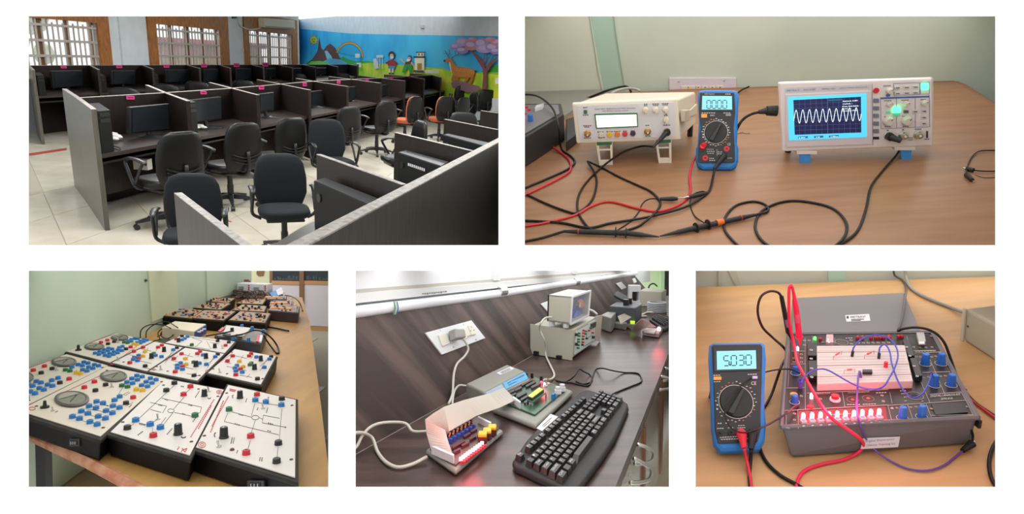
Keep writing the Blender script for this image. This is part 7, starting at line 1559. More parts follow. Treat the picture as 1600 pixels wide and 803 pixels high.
i2 = thing(B, 'display_board', 'distant small board with one glowing red lamp before the far keyboard', 'training kit', B.at(1018, 520))
q = [B.at(*d3(*x), .014) for x in ((880, 560), (905, 528), (1062, 530), (1030, 582))]; part(i2, 'tray', MB().slab(q[::-1], .001), gk, bevel=.002)
q = [B.at(*d3(*x), .018) for x in ((900, 556), (918, 534), (1010, 536), (990, 570))]; part(i2, 'circuit_board', MB().slab(q[::-1], .013), plate_w); led(i2, B.at(*d3(1030, 552), .015), .006, .012, ledw); glowlamp(B, B.at(*d3(1030, 548), .04), .06, .02)
kb2 = thing(B, 'keyboard', 'distant black keyboard at the far end of the worktop', 'keyboard', B.at(1035, 505))
kq = [B.at(*d3(*x), .012) for x in ((945, 452), (1010, 412), (1150, 425), (1150, 500), (1075, 540))]; part(kb2, 'base', MB().slab(kq[::-1], .001), kbm, bevel=.003)
for i in range(11):
    for j in range(5):
        a, b = d3(965, 455), d3(1075, 522); c_, d_ = d3(1020, 422), d3(1150, 470); f, g = i / 11, j / 5
        P0 = lambda f, g: B.at(a[0] + (b[0] - a[0]) * f + (c_[0] - a[0]) * g + (d_[0] - c_[0] - b[0] + a[0]) * f * g, a[1] + (b[1] - a[1]) * f + (c_[1] - a[1]) * g + (d_[1] - c_[1] - b[1] + a[1]) * f * g, .012)
        ff, gg = f + .075, g + .16; q = [P0(f, g), P0(ff, g), P0(ff, gg), P0(f, gg)]; c0 = sum(q, V()) / 4; part(kb2, 'key', MB().hexa(q, [c0 + (p - c0) * .75 + V((0, 0, .008)) for p in q]), keym)
mt_ = thing(B, 'instrument_case', 'dark grey instrument case with open lid behind the distant kit', 'case', B.at(975, 488))
dg = mat('dark_grey_case', '#4c4f55', rough=.5)
q = [B.at(*d3(*x), .07) for x in ((583, 332), (650, 296), (878, 318), (820, 350))]; part(mt_, 'body', MB().slab(q[::-1], .002), dg, bevel=.003)
for x, y in ((735, 318), (765, 305)): c = B.at(*d3(x, y + 8), .07); part(mt_, 'knob', MB().cyl(c, c + V((0, 0, .02)), .01, n=8), JC['k'])
F = Face(B, B.at(*d3(660, 300), .07), V((.5, -.7, .7))); mb = MB(); F.poly(mb, [d3(635, 232), d3(655, 250), d3(750, 296), d3(757, 252), d3(660, 198)], -.01, 0); part(mt_, 'lid', mb, dg)
q0_ = upright(B, B.at(993, 493), B.at(1002, 488)); mb = MB(); q0_.rect(mb, 995, 483, 998.5, 485.5, 0.0, .004); part(mt_, 'sticker', mb, plate_w)
st = thing(B, 'demonstration_stand', 'white open-fronted stand between the dark case and the cream box', 'stand', B.at(992, 482))
F = upright(B, B.at(982, 478, 0), B.at(1001, 478, 0)); mb = MB(); F.poly(mb, [d3(765, 150), d3(763, 205), d3(868, 205), d3(868, 150)], -.03, 0); part(st, 'head', mb, plate_w); 
mb = MB(); F.poly(mb, [d3(763, 205), d3(755, 300), d3(790, 300), d3(790, 205)], -.03, 0); part(st, 'leg', mb, plate_w); mb = MB(); F.poly(mb, [d3(848, 205), d3(846, 300), d3(866, 300), d3(868, 205)], -.03, 0); part(st, 'leg', mb, plate_w)
mb = MB(); F.poly(mb, [d3(805, 210), d3(805, 290), d3(835, 290), d3(835, 210)], -.028, -.01); part(st, 'tube', mb, JC['k']); mb = MB(); F.poly(mb, [d3(755, 290), d3(755, 300), d3(866, 300), d3(866, 290)], -.04, .005); part(st, 'base', mb, plate_w)
cb_ = thing(B, 'instrument_case', 'large cream instrument box at the far end of the bench', 'case', B.at(1018, 480))
f0 = B.at(*d3(1052, 338)); l0 = B.at(*d3(872, 338)); r0 = B.at(*d3(1090, 310)); UA_ = upright(B, l0, f0); UB_ = upright(B, f0, r0); TP = [UA_.p(*d3(848, 195)), UA_.p(*d3(1056, 208)), UB_.p(*d3(1098, 185))]; TP.append(TP[0] + (TP[2] - TP[1])); part(cb_, 'case', MB().hexa([l0, f0, r0, l0 + (r0 - f0)], TP), mat('cream_box', '#c9c6b4', rough=.5), bevel=.003)
part(cb_, 'handle', MB().tube([UA_.p(*d3(950, 180), -.03), UA_.p(*d3(965, 150), -.03), UA_.p(*d3(1000, 140), -.03), UA_.p(*d3(1030, 165), -.03)], .003, 6), JC['k'], smooth=True)
c = B.at(*d3(1012, 385)); mb = MB()
for i in range(6): mb.lathe(c + V((0, 0, -.001 + .004 + i * .0066)), (0, 0, 1), [(.036, -.003), (.039, 0), (.036, .003), (.030, .003), (.030, -.003)], 20)
single(B, 'cable_coil', 'round coil of pale grey cable before the cream box', 'coil', mb, mat('coil_grey', '#a9abb0', rough=.4))
cable(B, 'power_cable', 'white cable trailing from the coil behind the distant ribbon', 'cable', [(1020, 488, .01), (1012, 488), (1005, 491), (1000, 494), (1010, 494)], .004, wcab)
cable(B, 'power_cable', 'pale cable behind the glass-fronted box at its right', 'cable', [(920, 483, .1), (927, 486, .1), (933, 491, .095)], .003, wcab)
# =====================================================================  bay 5: digital trainer and multimeter
B = P5
e1, e2, e3, e4, e5 = Crop(2.327, 1085, 420), Crop(4.015, 1100, 520), Crop(6.69, 1225, 500), Crop(5.02, 1380, 500), Crop(6.69, 1225, 600)
FL = flat(B, 0)
wood5 = mat('birch_laminate', '#c9a273', rough=.48, noise=.45, nscale=3.5, col2='#bb9466', stretch=(1.2, 8, 4), spec=.35)
t = thing(B, 'table', 'pale wooden lab table under the digital trainer and multimeter', 'table', B.at(1320, 740))
part(t, 'table_top', MB().slab([FL.p(u, v) for u, v in ((1075, 778), (1585, 778), (1585, 431), (1295, 441), (1075, 449.5))], -.03), wood5)
a, b = B.at(1295, 440.5), B.at(1560, 432); d5 = (b - a).normalized(); n5 = V((-d5.y, d5.x, 0)); n5 = n5 if n5.y > 0 else -n5
WF5 = Face(B, a + n5 * .01, n5)
mb = MB(); WF5.poly(mb, [(1074, 412), (1074, 470), (1585, 450), (1585, 412)], -.02, 0); struct(B, 'wall_north', mb, mat('sage_wall', '#c2c9bf', rough=.8, noise=.4, nscale=3, col2='#b3bbb0'))
mb = MB(); WF5.poly(mb, [(1293, 412), (1294, 442), (1322, 441), (1316, 412)], 0, .004); struct(B, 'trim_12', mb, mat('teal_strip', '#a5c9bb', rough=.8))
mb = MB(); WF5.poly(mb, [(1122, 412), (1122, 448), (1128, 448), (1127, 412)], 0, .006); WF5.poly(mb, [(1132, 412), (1150, 447), (1158, 447), (1146, 412)], 0, .004); struct(B, 'trim_13', mb, mat('grey_green_strip', '#b0b7a8', rough=.8))  # two raised strips, darker than the wall
# ---- trainer
gz = .052; gcase = mat('slate_case', '#68676a', rough=.5)
dt = thing(B, 'digital_trainer', 'grey-cased digital trainer kit with breadboard, blue knobs and glowing red lamps', 'training kit', B.at(1370, 700))
top = [B.at(u, v, gz) for u, v in ((1220.4, 668), (1528, 653), (1456.5, 520), (1232, 522.5))]; bot = [B.at(u, v, .001) for u, v in ((1235.4, 716.5), (1517, 695), (1452, 550), (1240, 553))]
part(dt, 'case', MB().hexa(bot, top), gcase, bevel=.006, seg=3)
DP = flat(B, gz); mb = MB(); DP.poly(mb, [(1226.8, 666.5), (1519.5, 652), (1453, 524), (1236.5, 526)], 0, .0015); part(dt, 'panel', mb, mat('black_circuit_panel', '#26211f', rough=.35))
mb = MB()
for pl in ([(1220.4, 668.5), (1528, 653.2)], [(1528, 653.2), (1456.5, 520)], [(1456.5, 520), (1232, 522.5)], [(1232, 522.5), (1220.4, 668.5)]): mb.tube([DP.p(*pl[0], .001), DP.p(*pl[1], .001)], .0035, 6, 1)
part(dt, 'rim', mb, gcase)
for u, v in ((1503, 600), (1526, 648)): c = DP.p(u, v, -.010); part(dt, 'latch', MB().box(c, (.004, .018, .012)), rub)
# lid hinged open behind
F5 = [B.at(1237, 520.5, gz + .002), B.at(1440, 518.5, gz + .002), B.at(1413.7, 456.5, .022), B.at(1237.6, 465, .022)]; nl = (F5[1] - F5[0]).cross(F5[3] - F5[0]).normalized(); LF = Face(B, F5[0], nl)
part(dt, 'lid', MB().plate(F5, -nl, .012), gcase, bevel=.004)
mb = MB(); LF.poly(mb, [(1320.5, 493), (1322.6, 503), (1360, 501.6), (1358, 491)], 0, .0008); o = part(dt, 'lid_label', mb, plate_w)
LG = Face(B, LF.pt + LF.n * .0009, LF.n); mb = MB(); LG.rect(mb, 1323, 494, 1326, 497.5, 0, .0004); LG.line(mb, [(1330, 499.5), (1350, 498.8)], .5); LG.line(mb, [(1330, 501.3), (1345, 500.8)], .4); finish(meshof(mb, org(dt)), 'printing', ink, o); LG.text(dt, 'METRAVI', 1329, 497.5, 1352, 496.6, 3.0, ink)
# breadboard
D1 = flat(B, gz + .0015); bz = .013
bq = [(1276.2, 541), (1277.2, 610), (1426.8, 604.5), (1413.5, 539.5)]
tq = [D1.p(u, v, 0) for u, v in bq]; tt = [B.at(u, v, gz + .0015 + bz) for u, v in ((1276.2, 540), (1277, 599.6), (1426.6, 595), (1413.7, 539))]
bbm = mat('breadboard_ivory', '#c8bdb9', rough=.5); part(dt, 'breadboard', MB().hexa([V((p.x, p.y, gz + .0015)) for p in tt], tt), bbm, bevel=.001)
BB = flat(B, gz + .0015 + bz)
mb = MB()
for k_, g in enumerate((.06, .13, .30, .38, .46, .60, .68, .76, .88, .94)):
    for i in range(52):
        f = .03 + .94 * i / 51
        a0_ = (1276.2 + (1277 - 1276.2) * g, 540 + 59.6 * g); a1_ = (1413.7 + 12.9 * g, 539 + 56 * g); u, v = a0_[0] + (a1_[0] - a0_[0]) * f, a0_[1] + (a1_[1] - a0_[1]) * f
        BB.rect(mb, u - .35, v - .35, u + .35, v + .35, .0001, .0004)
part(dt, 'contact_hole', mb, mat('hole_grey', '#7d736f', rough=.8), kind='stuff')
mb = MB()
for g in (.18, .53, .82): BB.line(mb, [(1276.6, 540 + 59.6 * g), (1413.7 + 12.9 * g, 539 + 56 * g)], .5 if g != .53 else .9)
part(dt, 'groove', mb, mat('groove_grey', '#aaa19b', rough=.7))
for q in ([(240, 290), (250, 432), (345, 432), (342, 290)], [(250, 482), (258, 650), (346, 648), (345, 482)]):
    mb = MB(); D1.poly(mb, [e3(*x) for x in q], 0, .011); o = part(dt, 'clamp_block', mb, JC['k'], bevel=.001)
    F = flat(B, gz + .0125); cx = sum(x[0] for x in q) / 4 - 10; y0 = q[0][1]; mb = MB()
    for dy in (28, 118): F.ring(mb, *e3(cx, y0 + dy), 2.4, 1.1, 0, .001, 12)
    finish(meshof(mb, org(dt)), 'screw', chrome, o)
for q in ([(146, 200), (192, 326), (243, 326), (204, 196)], [(204, 345), (248, 490), (304, 486), (262, 340)]):
    mb = MB(); D1.poly(mb, [e4(*x) for x in q], 0, .011); o = part(dt, 'clamp_block', mb, JC['k'], bevel=.001); F = flat(B, gz + .0125); mb = MB()
    for f in (.2, .75): F.ring(mb, *e4((q[0][0] + q[3][0]) / 2 + (q[1][0] - q[0][0]) * f, q[0][1] + (q[1][1] - q[0][1]) * f - 10), 2.0, .9, 0, .001, 12)
    finish(meshof(mb, org(dt)), 'screw', chrome, o)
bk = mat('ribbed_blue_knob', '#2668c0', rough=.4)
def fluted(u, v, r, h, m=bk, name='knob'):
    c = D1.p(u, v); k_ = B.mpp(c); mb = MB(); n = 24; rings = []
    for z, s in ((0, 1.08), (h * .1, 1.0), (h * .92, .84), (h, .74)): rings.append([c + V((math.cos(2 * math.pi * i / n), math.sin(2 * math.pi * i / n), 0)) * r * k_ * s * (1 if i % 2 else .9) + V((0, 0, z)) for i in range(n)])
    o = part(dt, name, mb.loft(rings), m); mb = MB(); D1.ring(mb, u, v, r * 1.35, .5, 0, .0004, 24); finish(meshof(mb, org(dt)), 'knob_ring', MC['print_white'], o)
for u, v in ((1445.5, 567.5), (1470.2, 567), (1459.7, 601), (1486, 600.5), (1409.9, 652), (1440, 650)): fluted(u, v + 1, 6.2, .018)
fluted(1243, 583, 5.4, .012); fluted(1241.5, 628, 5.6, .012); c = D1.p(1250.5, 606); part(dt, 'cup_knob', MB().lathe(c, (0, 0, 1), [(.0032, 0), (.0046, .013), (.0042, .014), (.0022, .009)], 14), mat('violet_knob', '#5a55b8', rough=.4)); c = D1.p(1240, 622.5); part(dt, 'yellow_cap', MB().cyl(c, c + V((0, 0, .008)), .0052, n=14), mat('yellow_cap', '#d99a2e', rough=.4))
# lamps with switches
lx = [200, 292, 380, 468, 555, 640, 730, 817, 905, 992]; ly = [375, 370, 365, 362, 356, 352, 348, 342, 338, 332]
sw = mat('switch_ivory', '#d9b9c0', rough=.4)
for x, y in zip(lx, ly):
    u, v = e5(x, y - 8); c = D1.p(u, v); part(dt, 'lamp', MB().lathe(c, (0, 0, 1), [(.0028, 0), (.0028, .007), (.0022, .0095), (.0008, .0105)], 12), ledw)
    u, v = e5(x + 3, y + 40); c = D1.p(u, v); o = part(dt, 'switch', MB().box(c + V((0, 0, .003)), (.0075, .0075, .006)), sw, bevel=.0006); finish(meshof(MB().cyl(c + V((0, 0, .006)), c + V((0, 0, .0064)), .0024, n=12), org(dt)), 'switch_hole', mat('switch_mauve', '#9a7a90'), o)
    u, v = e5(x + 3, y + 68); c = D1.p(u, v); part(dt, 'pin', MB().box(c + V((0, 0, .001)), (.003, .003, .002)), plate_w)
for i in range(5): glowlamp(B, D1.p(*e5(230 + 180 * i, 350 - 10 * i)) + V((0, -.002, .022)), .08, .008)
mb = MB(); D1.poly(mb, [e5(152, 288), e5(158, 452), e5(1085, 395), e5(1060, 240)], .0001, .0005); part(dt, 'lamp_field', mb, mat('red_field', '#6d1420', rough=.4))
u, v = e5(286, 150); c = D1.p(u, v); part(dt, 'lamp', MB().lathe(c, (0, 0, 1), [(.0024, 0), (.0024, .007), (.0008, .009)], 12), ledw); glowlamp(B, c + V((0, 0, .018)), .03, .006)
u, v = e5(275, 250); c = D1.p(u, v); part(dt, 'red_lens', MB().cyl(c, c + V((0, 0, .003)), .004, n=12), mat('red_lens', '#e02030', emit=.8))
u, v = e3(140, 320); c = D1.p(u, v); part(dt, 'lamp', MB().lathe(c, (0, 0, 1), [(.0024, 0), (.0024, .006), (.0008, .008)], 12), ledw); glowlamp(B, c + V((0, 0, .018)), .012, .006)
u, v = e3(323, 205); c = D1.p(u, v); part(dt, 'lamp', MB().lathe(c, (0, 0, 1), [(.0024, 0), (.0024, .004), (.0008, .006)], 12), mat('green_led', '#50ff50', emit=4)); 
u, v = e3(380, 212); c = D1.p(u, v); part(dt, 'lamp', MB().lathe(c, (0, 0, 1), [(.0028, 0), (.0028, .004), (.0008, .006)], 12), mat('dim_red', '#b3202c', rough=.3))
u, v = e5(533, 165); c = D1.p(u, v); part(dt, 'push_button', MB().cyl(c, c + V((0, 0, .003)), .0075, .007, 20), plate_w); part(dt, 'push_button', MB().cyl(c + V((0, 0, .003)), c + V((0, 0, .008)), .0052, n=20), red_p, label='red push button cap')
for x, y in ((717, 165), (880, 152)): u, v = e5(x, y); mb = MB(); D1.ring(mb, u, v, 8.4, .6, 0, .0005, 28); D1.disc(mb, u, v, 2.6, 0, .001, 14); part(dt, 'touch_pad', mb, mat('pad_rose', '#a55a60', rough=.4))
# seven-segment, speaker, lamps along the back, dip switch
mb = MB(); D1.poly(mb, [e3(442, 182), e3(436, 262), e3(516, 266), e3(512, 182)], 0, .006); o = part(dt, 'digit_display', mb, mat('digit_face', '#c9a5a8', rough=.4)); F = flat(B, gz + .0077); a_ = F.p(*e3(458, 232)); b_ = F.p(*e3(485, 232)); u_ = F.p(*e3(462, 192)) - a_
finish(meshof(segs('L', a_, (b_ - a_).normalized(), u_ / (b_ - a_).length * .5, (b_ - a_).length, 0, .26), org(dt)), 'digits', ledw, o)
mb = MB(); D1.ring(mb, *e3(602, 232), 9.5, .6, 0, .0005, 26)
for i in range(-3, 4):
    for j in range(-2, 3):
        if i * i / 9 + j * j / 4 < 1.1: D1.disc(mb, e3(602, 232)[0] + i * 2.3, e3(602, 232)[1] + j * 2, .55, 0, .0004, 6)
part(dt, 'speaker_grille', mb, mat('panel_line', '#a9a39c', rough=.6))
for x in (770, 820, 910, 960, 1005, 1040, 1100): u, v = e3(x, 197); c = D1.p(u, v); part(dt, 'lamp', MB().lathe(c, (0, 0, 1), [(.003, 0), (.003, .004), (.0008, .006)], 10), MC['dim_red'])
for x in (45, 122, 145): u, v = e4(x, 138); c = D1.p(u, v); part(dt, 'lamp', MB().lathe(c, (0, 0, 1), [(.003, 0), (.003, .004), (.0008, .006)], 10), MC['dim_red'])
mb = MB(); D1.poly(mb, [e4(256, 128), e4(275, 200), e4(332, 200), e4(318, 126)], 0, .008); o = part(dt, 'selector_switch', mb, mat('selector_grey', '#b5b1ae', rough=.4), bevel=.001); F = flat(B, gz + .0096); mb = MB(); F.poly(mb, [e4(278, 172), e4(282, 190), e4(325, 190), e4(322, 172)], 0, .001); finish(meshof(mb, org(dt)), 'switch_slot', plate_w, o)
mb = MB(); D1.ring(mb, *e4(250, 598), 11.5, .6, 0, .0005, 30); D1.disc(mb, *e4(248, 596), 4.6, 0, .0008, 18); part(dt, 'dial_opening', mb, ink)
mb = MB(); D1.ring(mb, *e4(250, 598), 11.5, .6, .0002, .0008, 30); part(dt, 'dial_scale', mb, MC['panel_line'])
wl_ = mat('panel_white_line', '#b5aea6', rough=.6)
mb = MB()
for pl in ([(245, 262), (460, 252)], [(345, 262), (480, 576)], [(308, 414), (526, 408)], [(405, 112), (620, 566)], [(236, 350), (365, 648)], [(365, 586), (612, 567), (645, 628)], [(340, 655), (648, 632), (715, 765)], [(185, 130), (200, 190)], [(335, 655), (385, 790)], [(40, 672), (335, 655)], [(190, 662), (240, 800)], [(225, 245), (415, 240)], [(372, 752), (705, 745)]): D1.line(mb, [e4(*x) for x in pl], .55)
for pl in ([(60, 195), (45, 640), (40, 700)], [(220, 190), (222, 800)], [(80, 330), (220, 328)], [(70, 465), (225, 463)], [(300, 170), (300, 280)], [(385, 235), (520, 235)], [(530, 190), (530, 260)]): D1.line(mb, [e3(*x) for x in pl], .5)
for pl in ([(0, 280), (145, 275), (150, 470)], [(240, 98), (600, 82), (1090, 60)], [(610, 85), (635, 240)], [(140, 272), (1085, 222), (1130, 410)], [(220, 0), (222, 265)], [(1105, 90), (1130, 205)], [(0, 45), (220, 42)], [(25, 300), (20, 460), (60, 465)]): D1.line(mb, [e5(*x) for x in pl], .5)
for x, y in ((258, 290), (290, 290), (240, 215), (288, 215), (335, 215), (383, 213), (380, 290), (412, 285), (320, 455), (355, 448), (450, 442), (487, 438), (70, 690), (108, 690), (215, 685), (258, 680)): D1.ring(mb, *e4(x, y), 1.9, .6, 0, .0005, 12)
for x, y in ((215, 215), (262, 215), (213, 262), (268, 262), (180, 360), (182, 398), (182, 440), (105, 440), (105, 400), (700, 212), (705, 250), (780, 240), (830, 240), (880, 240), (930, 238), (985, 238), (1040, 238), (1095, 236)): D1.ring(mb, *e3(x, y), 2.2, .7, 0, .0005, 12)
for x, y in ((110, 310), (110, 375), (105, 440), (60, 440), (180, 125), (380, 155), (1025, 120), (1038, 180), (1130, 255), (1072, 380)): D1.ring(mb, *e5(x, y), 2.2, .7, 0, .0005, 12)
part(dt, 'panel_lines', mb, wl_)
for x, y in ((378, 130), (652, 684), (378, 700), (678, 750), (500, 770), (578, 765)): mb = MB(); D1.disc(mb, *e4(x, y), 2.4, 0, .0012, 12); part(dt, 'screw', mb, mat('dull_screw', '#8f7d66', rough=.4, metal=.5))
mb = MB(); D1.poly(mb, [e4(375, 666), e4(410, 752), e4(662, 732), e4(634, 652)], 0, .002); part(dt, 'cover_plate', mb, JC['k'])
D2 = Face(B, D1.pt + V((0, 0, .0003)), D1.n)
pw = mat('text_white', '#c9c4be', rough=.6)
D2.text(dt, 'DIGITAL / ANALOG KIT', *e4(372, 610), *e4(606, 594), 3.2, pw); D2.text(dt, 'DTK-01A', *e4(455, 632), *e4(545, 625), 3.0, pw)
D2.text(dt, 'MANUAL PULSER', *e5(345, 114), *e5(485, 108), 1.6, pw); D2.text(dt, 'FUNCTION GENERATOR', *e5(668, 104), *e5(892, 92), 1.6, pw)
dashes(dt, D1, [(*e5(655, 216), *e5(800, 214), 1, 5), (*e5(820, 212), *e5(965, 208), 1, 5), (*e5(960, 92), *e5(1075, 88), 1, 4), (*e5(480, 322), *e5(700, 310), 1, 7), (*e4(248, 246), *e4(410, 240), 1, 7), (*e4(225, 210), *e4(250, 208), 1, 2), (*e4(130, 556), *e4(180, 552), 1, 3), (*e4(140, 578), *e4(180, 576), 1, 3), (*e4(160, 605), *e4(185, 604), 1, 2), (*e4(165, 635), *e4(185, 634), 1, 2), (*e4(300, 636), *e4(316, 635), 1, 1), (*e3(640, 190), *e3(720, 188), 1, 3)], wl_)
# wires and parts on the breadboard
c = BB.p(*e3(862, 560)); mb = MB(); BB.poly(mb, [e3(818, 545), e3(818, 572), e3(922, 572), e3(918, 545)], .001, .005); o = part(dt, 'chip', mb, chip); mb = MB()
for i in range(7): BB.rect(mb, *e3(824 + i * 14, 572), *e3(829 + i * 14, 586), 0, .002)
finish(meshof(mb, org(dt)), 'chip_leg', chrome, o)
c = BB.p(*e3(1062, 492)); part(dt, 'capacitor', MB().cyl(c, c + V((0, 0, .009)), .0028, n=12), red_p)
for (x0, y0), (x1, y1) in (((625, 560), (740, 548)), ((515, 415), (600, 360)), ((840, 405), (940, 356))):
    a = BB.p(*e3(x0, y0)); b = BB.p(*e3(x1, y1)); m_ = (a + b) / 2 + V((0, 0, .006)); part(dt, 'resistor', MB().tube([a, a + V((0, 0, .006)), b + V((0, 0, .006)), b], .0004, 5, 1).cyl(m_ - (b - a) * .2, m_ + (b - a) * .2, .0014, n=8), mat('resistor_red', '#d8604f', rough=.5))
bw = mat('blue_wire', '#3a44b0', rough=.4); pw_ = mat('purple_wire', '#5f3f9a', rough=.4)
Zp = gz + .016
def w5(lab, pts, r, m, plug=None, cat='wire', name='jumper_wire', ends=()):
    t = thing(B, name, lab, cat, B.at(*pts[0])); P_ = [B.at(*x) for x in pts]; part(t, 'wire', MB().tube(P_, r, 7), m, smooth=True)
    for i in ends:
        p = P_[i]; q = P_[i + 1] if i == 0 else P_[i - 1]; d = (p - q).normalized(); part(t, 'plug', MB().cyl(p - d * .004, p + V((0, 0, -.004)) + d * .002, .0022, n=8), m if plug is None else plug)
    return t
w5('blue jumper wire arching from the breadboard to the left knobs in a wide loop', [(1331.9, 552, Zp + .004), (1334, 543, Zp + .014), (1343, 532, Zp + .02), (1355, 526, Zp + .022), (1371, 523.5, Zp + .022), (1388, 528, Zp + .02), (1399, 540, Zp + .016), (1403, 555, Zp + .012), (1399, 572, Zp + .01), (1391, 588, Zp + .01), (1382, 602, Zp + .01), (1372, 607.5, Zp + .01), (1360, 608, Zp + .01), (1343, 604.5, Zp + .01), (1325, 596, Zp + .012), (1308, 586, Zp + .016), (1294, 578.5, Zp + .016), (1282, 576.5, Zp + .014), (1268, 580, Zp + .012), (1256, 590, Zp + .008), (1252, 599, Zp + .004)], .0012, bw, JC['k'], ends=(0,))
w5('blue jumper wire dipping over the round opening to the right knobs', [(1373.5, 555, Zp + .004), (1374.5, 544, Zp + .012), (1380, 538.5, Zp + .016), (1386, 541, Zp + .016), (1391, 552, Zp + .012), (1393, 566, Zp + .01), (1400, 588, Zp + .008), (1409, 606, Zp + .004), (1420, 618.5, Zp), (1431, 621, Zp - .002), (1442, 614, Zp - .002), (1450, 601, Zp), (1454, 590, Zp + .004), (1455.5, 581, Zp + .008)], .0012, bw, JC['k'], ends=(0, -1))
w5('purple jumper wire from the chip hanging over the front of the trainer', [(1344.5, 585, Zp + .003), (1342.8, 580, Zp + .008), (1341, 590, Zp + .008), (1339.5, 612, Zp + .006), (1338.5, 635, Zp - .002), (1341, 655, Zp - .004), (1347, 673, gz - .005), (1358, 693, .018), (1374, 709, .008), (1395, 722, .003), (1420, 732.5, .003), (1450, 735, .003), (1475, 727, .003), (1492, 714, .003), (1505, 704, .006)], .0014, pw_, ends=(0,))
t = thing(B, 'crocodile_clip', 'black clip at the front right corner of the trainer, ending the purple wire', 'clip', B.at(1510, 700)); a, b = B.at(1504, 704, .007), B.at(1519, 693, .010); part(t, 'sleeve', MB().cyl(a, b, .0035, .0055, 10), rub); part(t, 'jaw', MB().cyl(b, b + (b - a) * .3, .0024, .001, 6), chrome)
w5('black lead falling from the trainer corner to the clip', [(1518, 672, .03), (1520, 680, .02), (1519, 690, .011)], .0016, blk_c, cat='cable', name='test_lead')
w5('black cable across the trainer corner and over the table to the right edge', [(1403, 517, gz + .01), (1412, 513.5, gz + .02), (1429, 511.5, gz + .02), (1448, 514, gz + .018), (1464, 522, gz + .012), (1476, 536, gz - .0), (1484, 556, .035), (1496, 590, .01), (1510, 614, .004), (1525, 630, .004), (1541, 641, .004), (1575, 663, .004)], .0022, blk_c, cat='cable', name='test_lead')
w5('red cable beside the black one at the right edge of the table', [(1508, 618, .006), (1520, 627, .004), (1535, 638, .004), (1550, 649, .004), (1578, 668, .004)], .0022, red_c, cat='cable', name='test_lead')
w5('black cable bowing in at the lower right edge of the table', [(1580, 664, .004), (1558, 688, .004), (1547, 712, .004), (1546, 735, .004), (1553, 755, .004), (1570, 775, .004)], .0026, blk_c, cat='cable', name='power_cable')
w5('grey mains cable running to the cream instrument on the right', [(1414, 418, .03), (1416, 434, .01), (1423, 449, .004), (1438, 460, .004), (1462, 471, .004), (1485, 480, .004), (1508, 489, .008)], .0035, mat('grey_mains', '#8f8d86', rough=.5), cat='cable', name='power_cable')
w5('dark cable coming down the wall over the open lid', [(1396, 418, .03), (1398, 430, .01), (1410, 438, .004), (1416, 450, .006), (1414, 467, .04), (1410, 495, .055), (1404, 515, gz + .008)], .0022, mat('dark_grey_cable', '#4b4b4c', rough=.5), cat='cable', name='power_cable')
# front label of the case
fa, fb = B.at(1345, 708, 0), B.at(1405, 704, 0); pl_ = (top[1] - top[0]).cross(bot[0] - top[0]).normalized(); CFc = Face(B, top[0], pl_); mb = MB(); CFc.poly(mb, [(1348, 684), (1344.5, 700.5), (1402.5, 697.5), (1405.5, 681.5)], .0005, .0015); o = part(dt, 'front_label', mb, plate_w)
CG = Face(B, CFc.pt + CFc.n * .0016, CFc.n); bi = mat('blue_ballpoint', '#5a5f9a', rough=.7)
CG.text(dt, 'Digital Electronics', 1352, 690, 1397, 686.5, 3, bi); CG.text(dt, '(16nos) Training kit', 1353, 696.5, 1398, 693.5, 3, bi)
# ---- multimeter
md = (B.at(1188, 707) - B.at(1120, 709)).normalized(); mn5 = V((md.y, -md.x, 0)); mn5 = mn5 if mn5.y < 0 else -mn5; le = math.radians(42)
M5 = Face(B, B.at(1150, 707, .012), mn5 * math.cos(le) + V((0, 0, 1)) * math.sin(le))
PM5 = dict(foot=(1150, 706), th=.026, outline=[(1109, 538), (1115, 534), (1190.5, 533), (1196, 537), (1198, 560), (1196, 600), (1195.5, 640), (1198, 665), (1196, 690), (1188, 705.5), (1165, 708), (1126, 709), (1116, 697), (1112, 672), (1111.5, 640), (1110, 600), (1107.5, 560)],
    panel=[(1111, 543), (1114, 600), (1115.5, 640), (1116, 672), (1121, 694), (1182, 692), (1187, 672), (1187, 640), (1188.5, 600), (1189.5, 543), (1187, 539.5), (1113, 540.5)],
    window=[(1115, 543.5), (1116, 580.5), (1187.5, 578.5), (1188, 542)], lcd=[(1119.4, 549.2), (1120, 578), (1181.3, 576.6), (1180.4, 547.8)], digits=(1131, 571.5, 1174, 570, 15.5),
    buttons=[((1120.7, 591.5, 6.2, 2.7), '#e6a03c'), ((1179, 590, 4, 2.2), '#b9b4dc')], dial=(1149.8, 627.6, 24.5), jacks=[((1124, 677.7), 'k'), ((1141.8, 676.4), 'k'), ((1156.5, 677.5), 'r'), ((1174.7, 677), 'k')], jr=5,
    texts=[('METRAVI', 1122, 546.8, 1140, 546.3, 2.2, 'w'), ('CE', 1173.5, 601.5, 1181.5, 601.2, 5.2, 'w'), ('V', 1176, 563, 1178, 563, 3, 'w')], dash=[(1166, 545, 1178, 544.8, 1.1, 3), (1114, 586, 1126, 585.6, 1.1, 3), (1168, 584.5, 1183, 584, 1.1, 4), (1115, 596, 1126, 595.6, 1.1, 3), (1121, 661, 1128, 660.6, 1.4, 2), (1133, 660.5, 1138, 660.2, 1.4, 1), (1120, 669, 1131, 668.6, 1.1, 3), (1137, 668, 1146, 667.6, 1.1, 3), (1153, 664.5, 1164, 664, 1.1, 3), (1152, 668, 1165, 667.5, 1.1, 4), (1124, 683, 1180, 680, 1.1, 14), (1126, 686, 1178, 684, 1.1, 13)])
mB, MFB = multimeter(B, M5, 'blue multimeter reading 5.030, standing left of the trainer', PM5, '5.030', dialang=62)
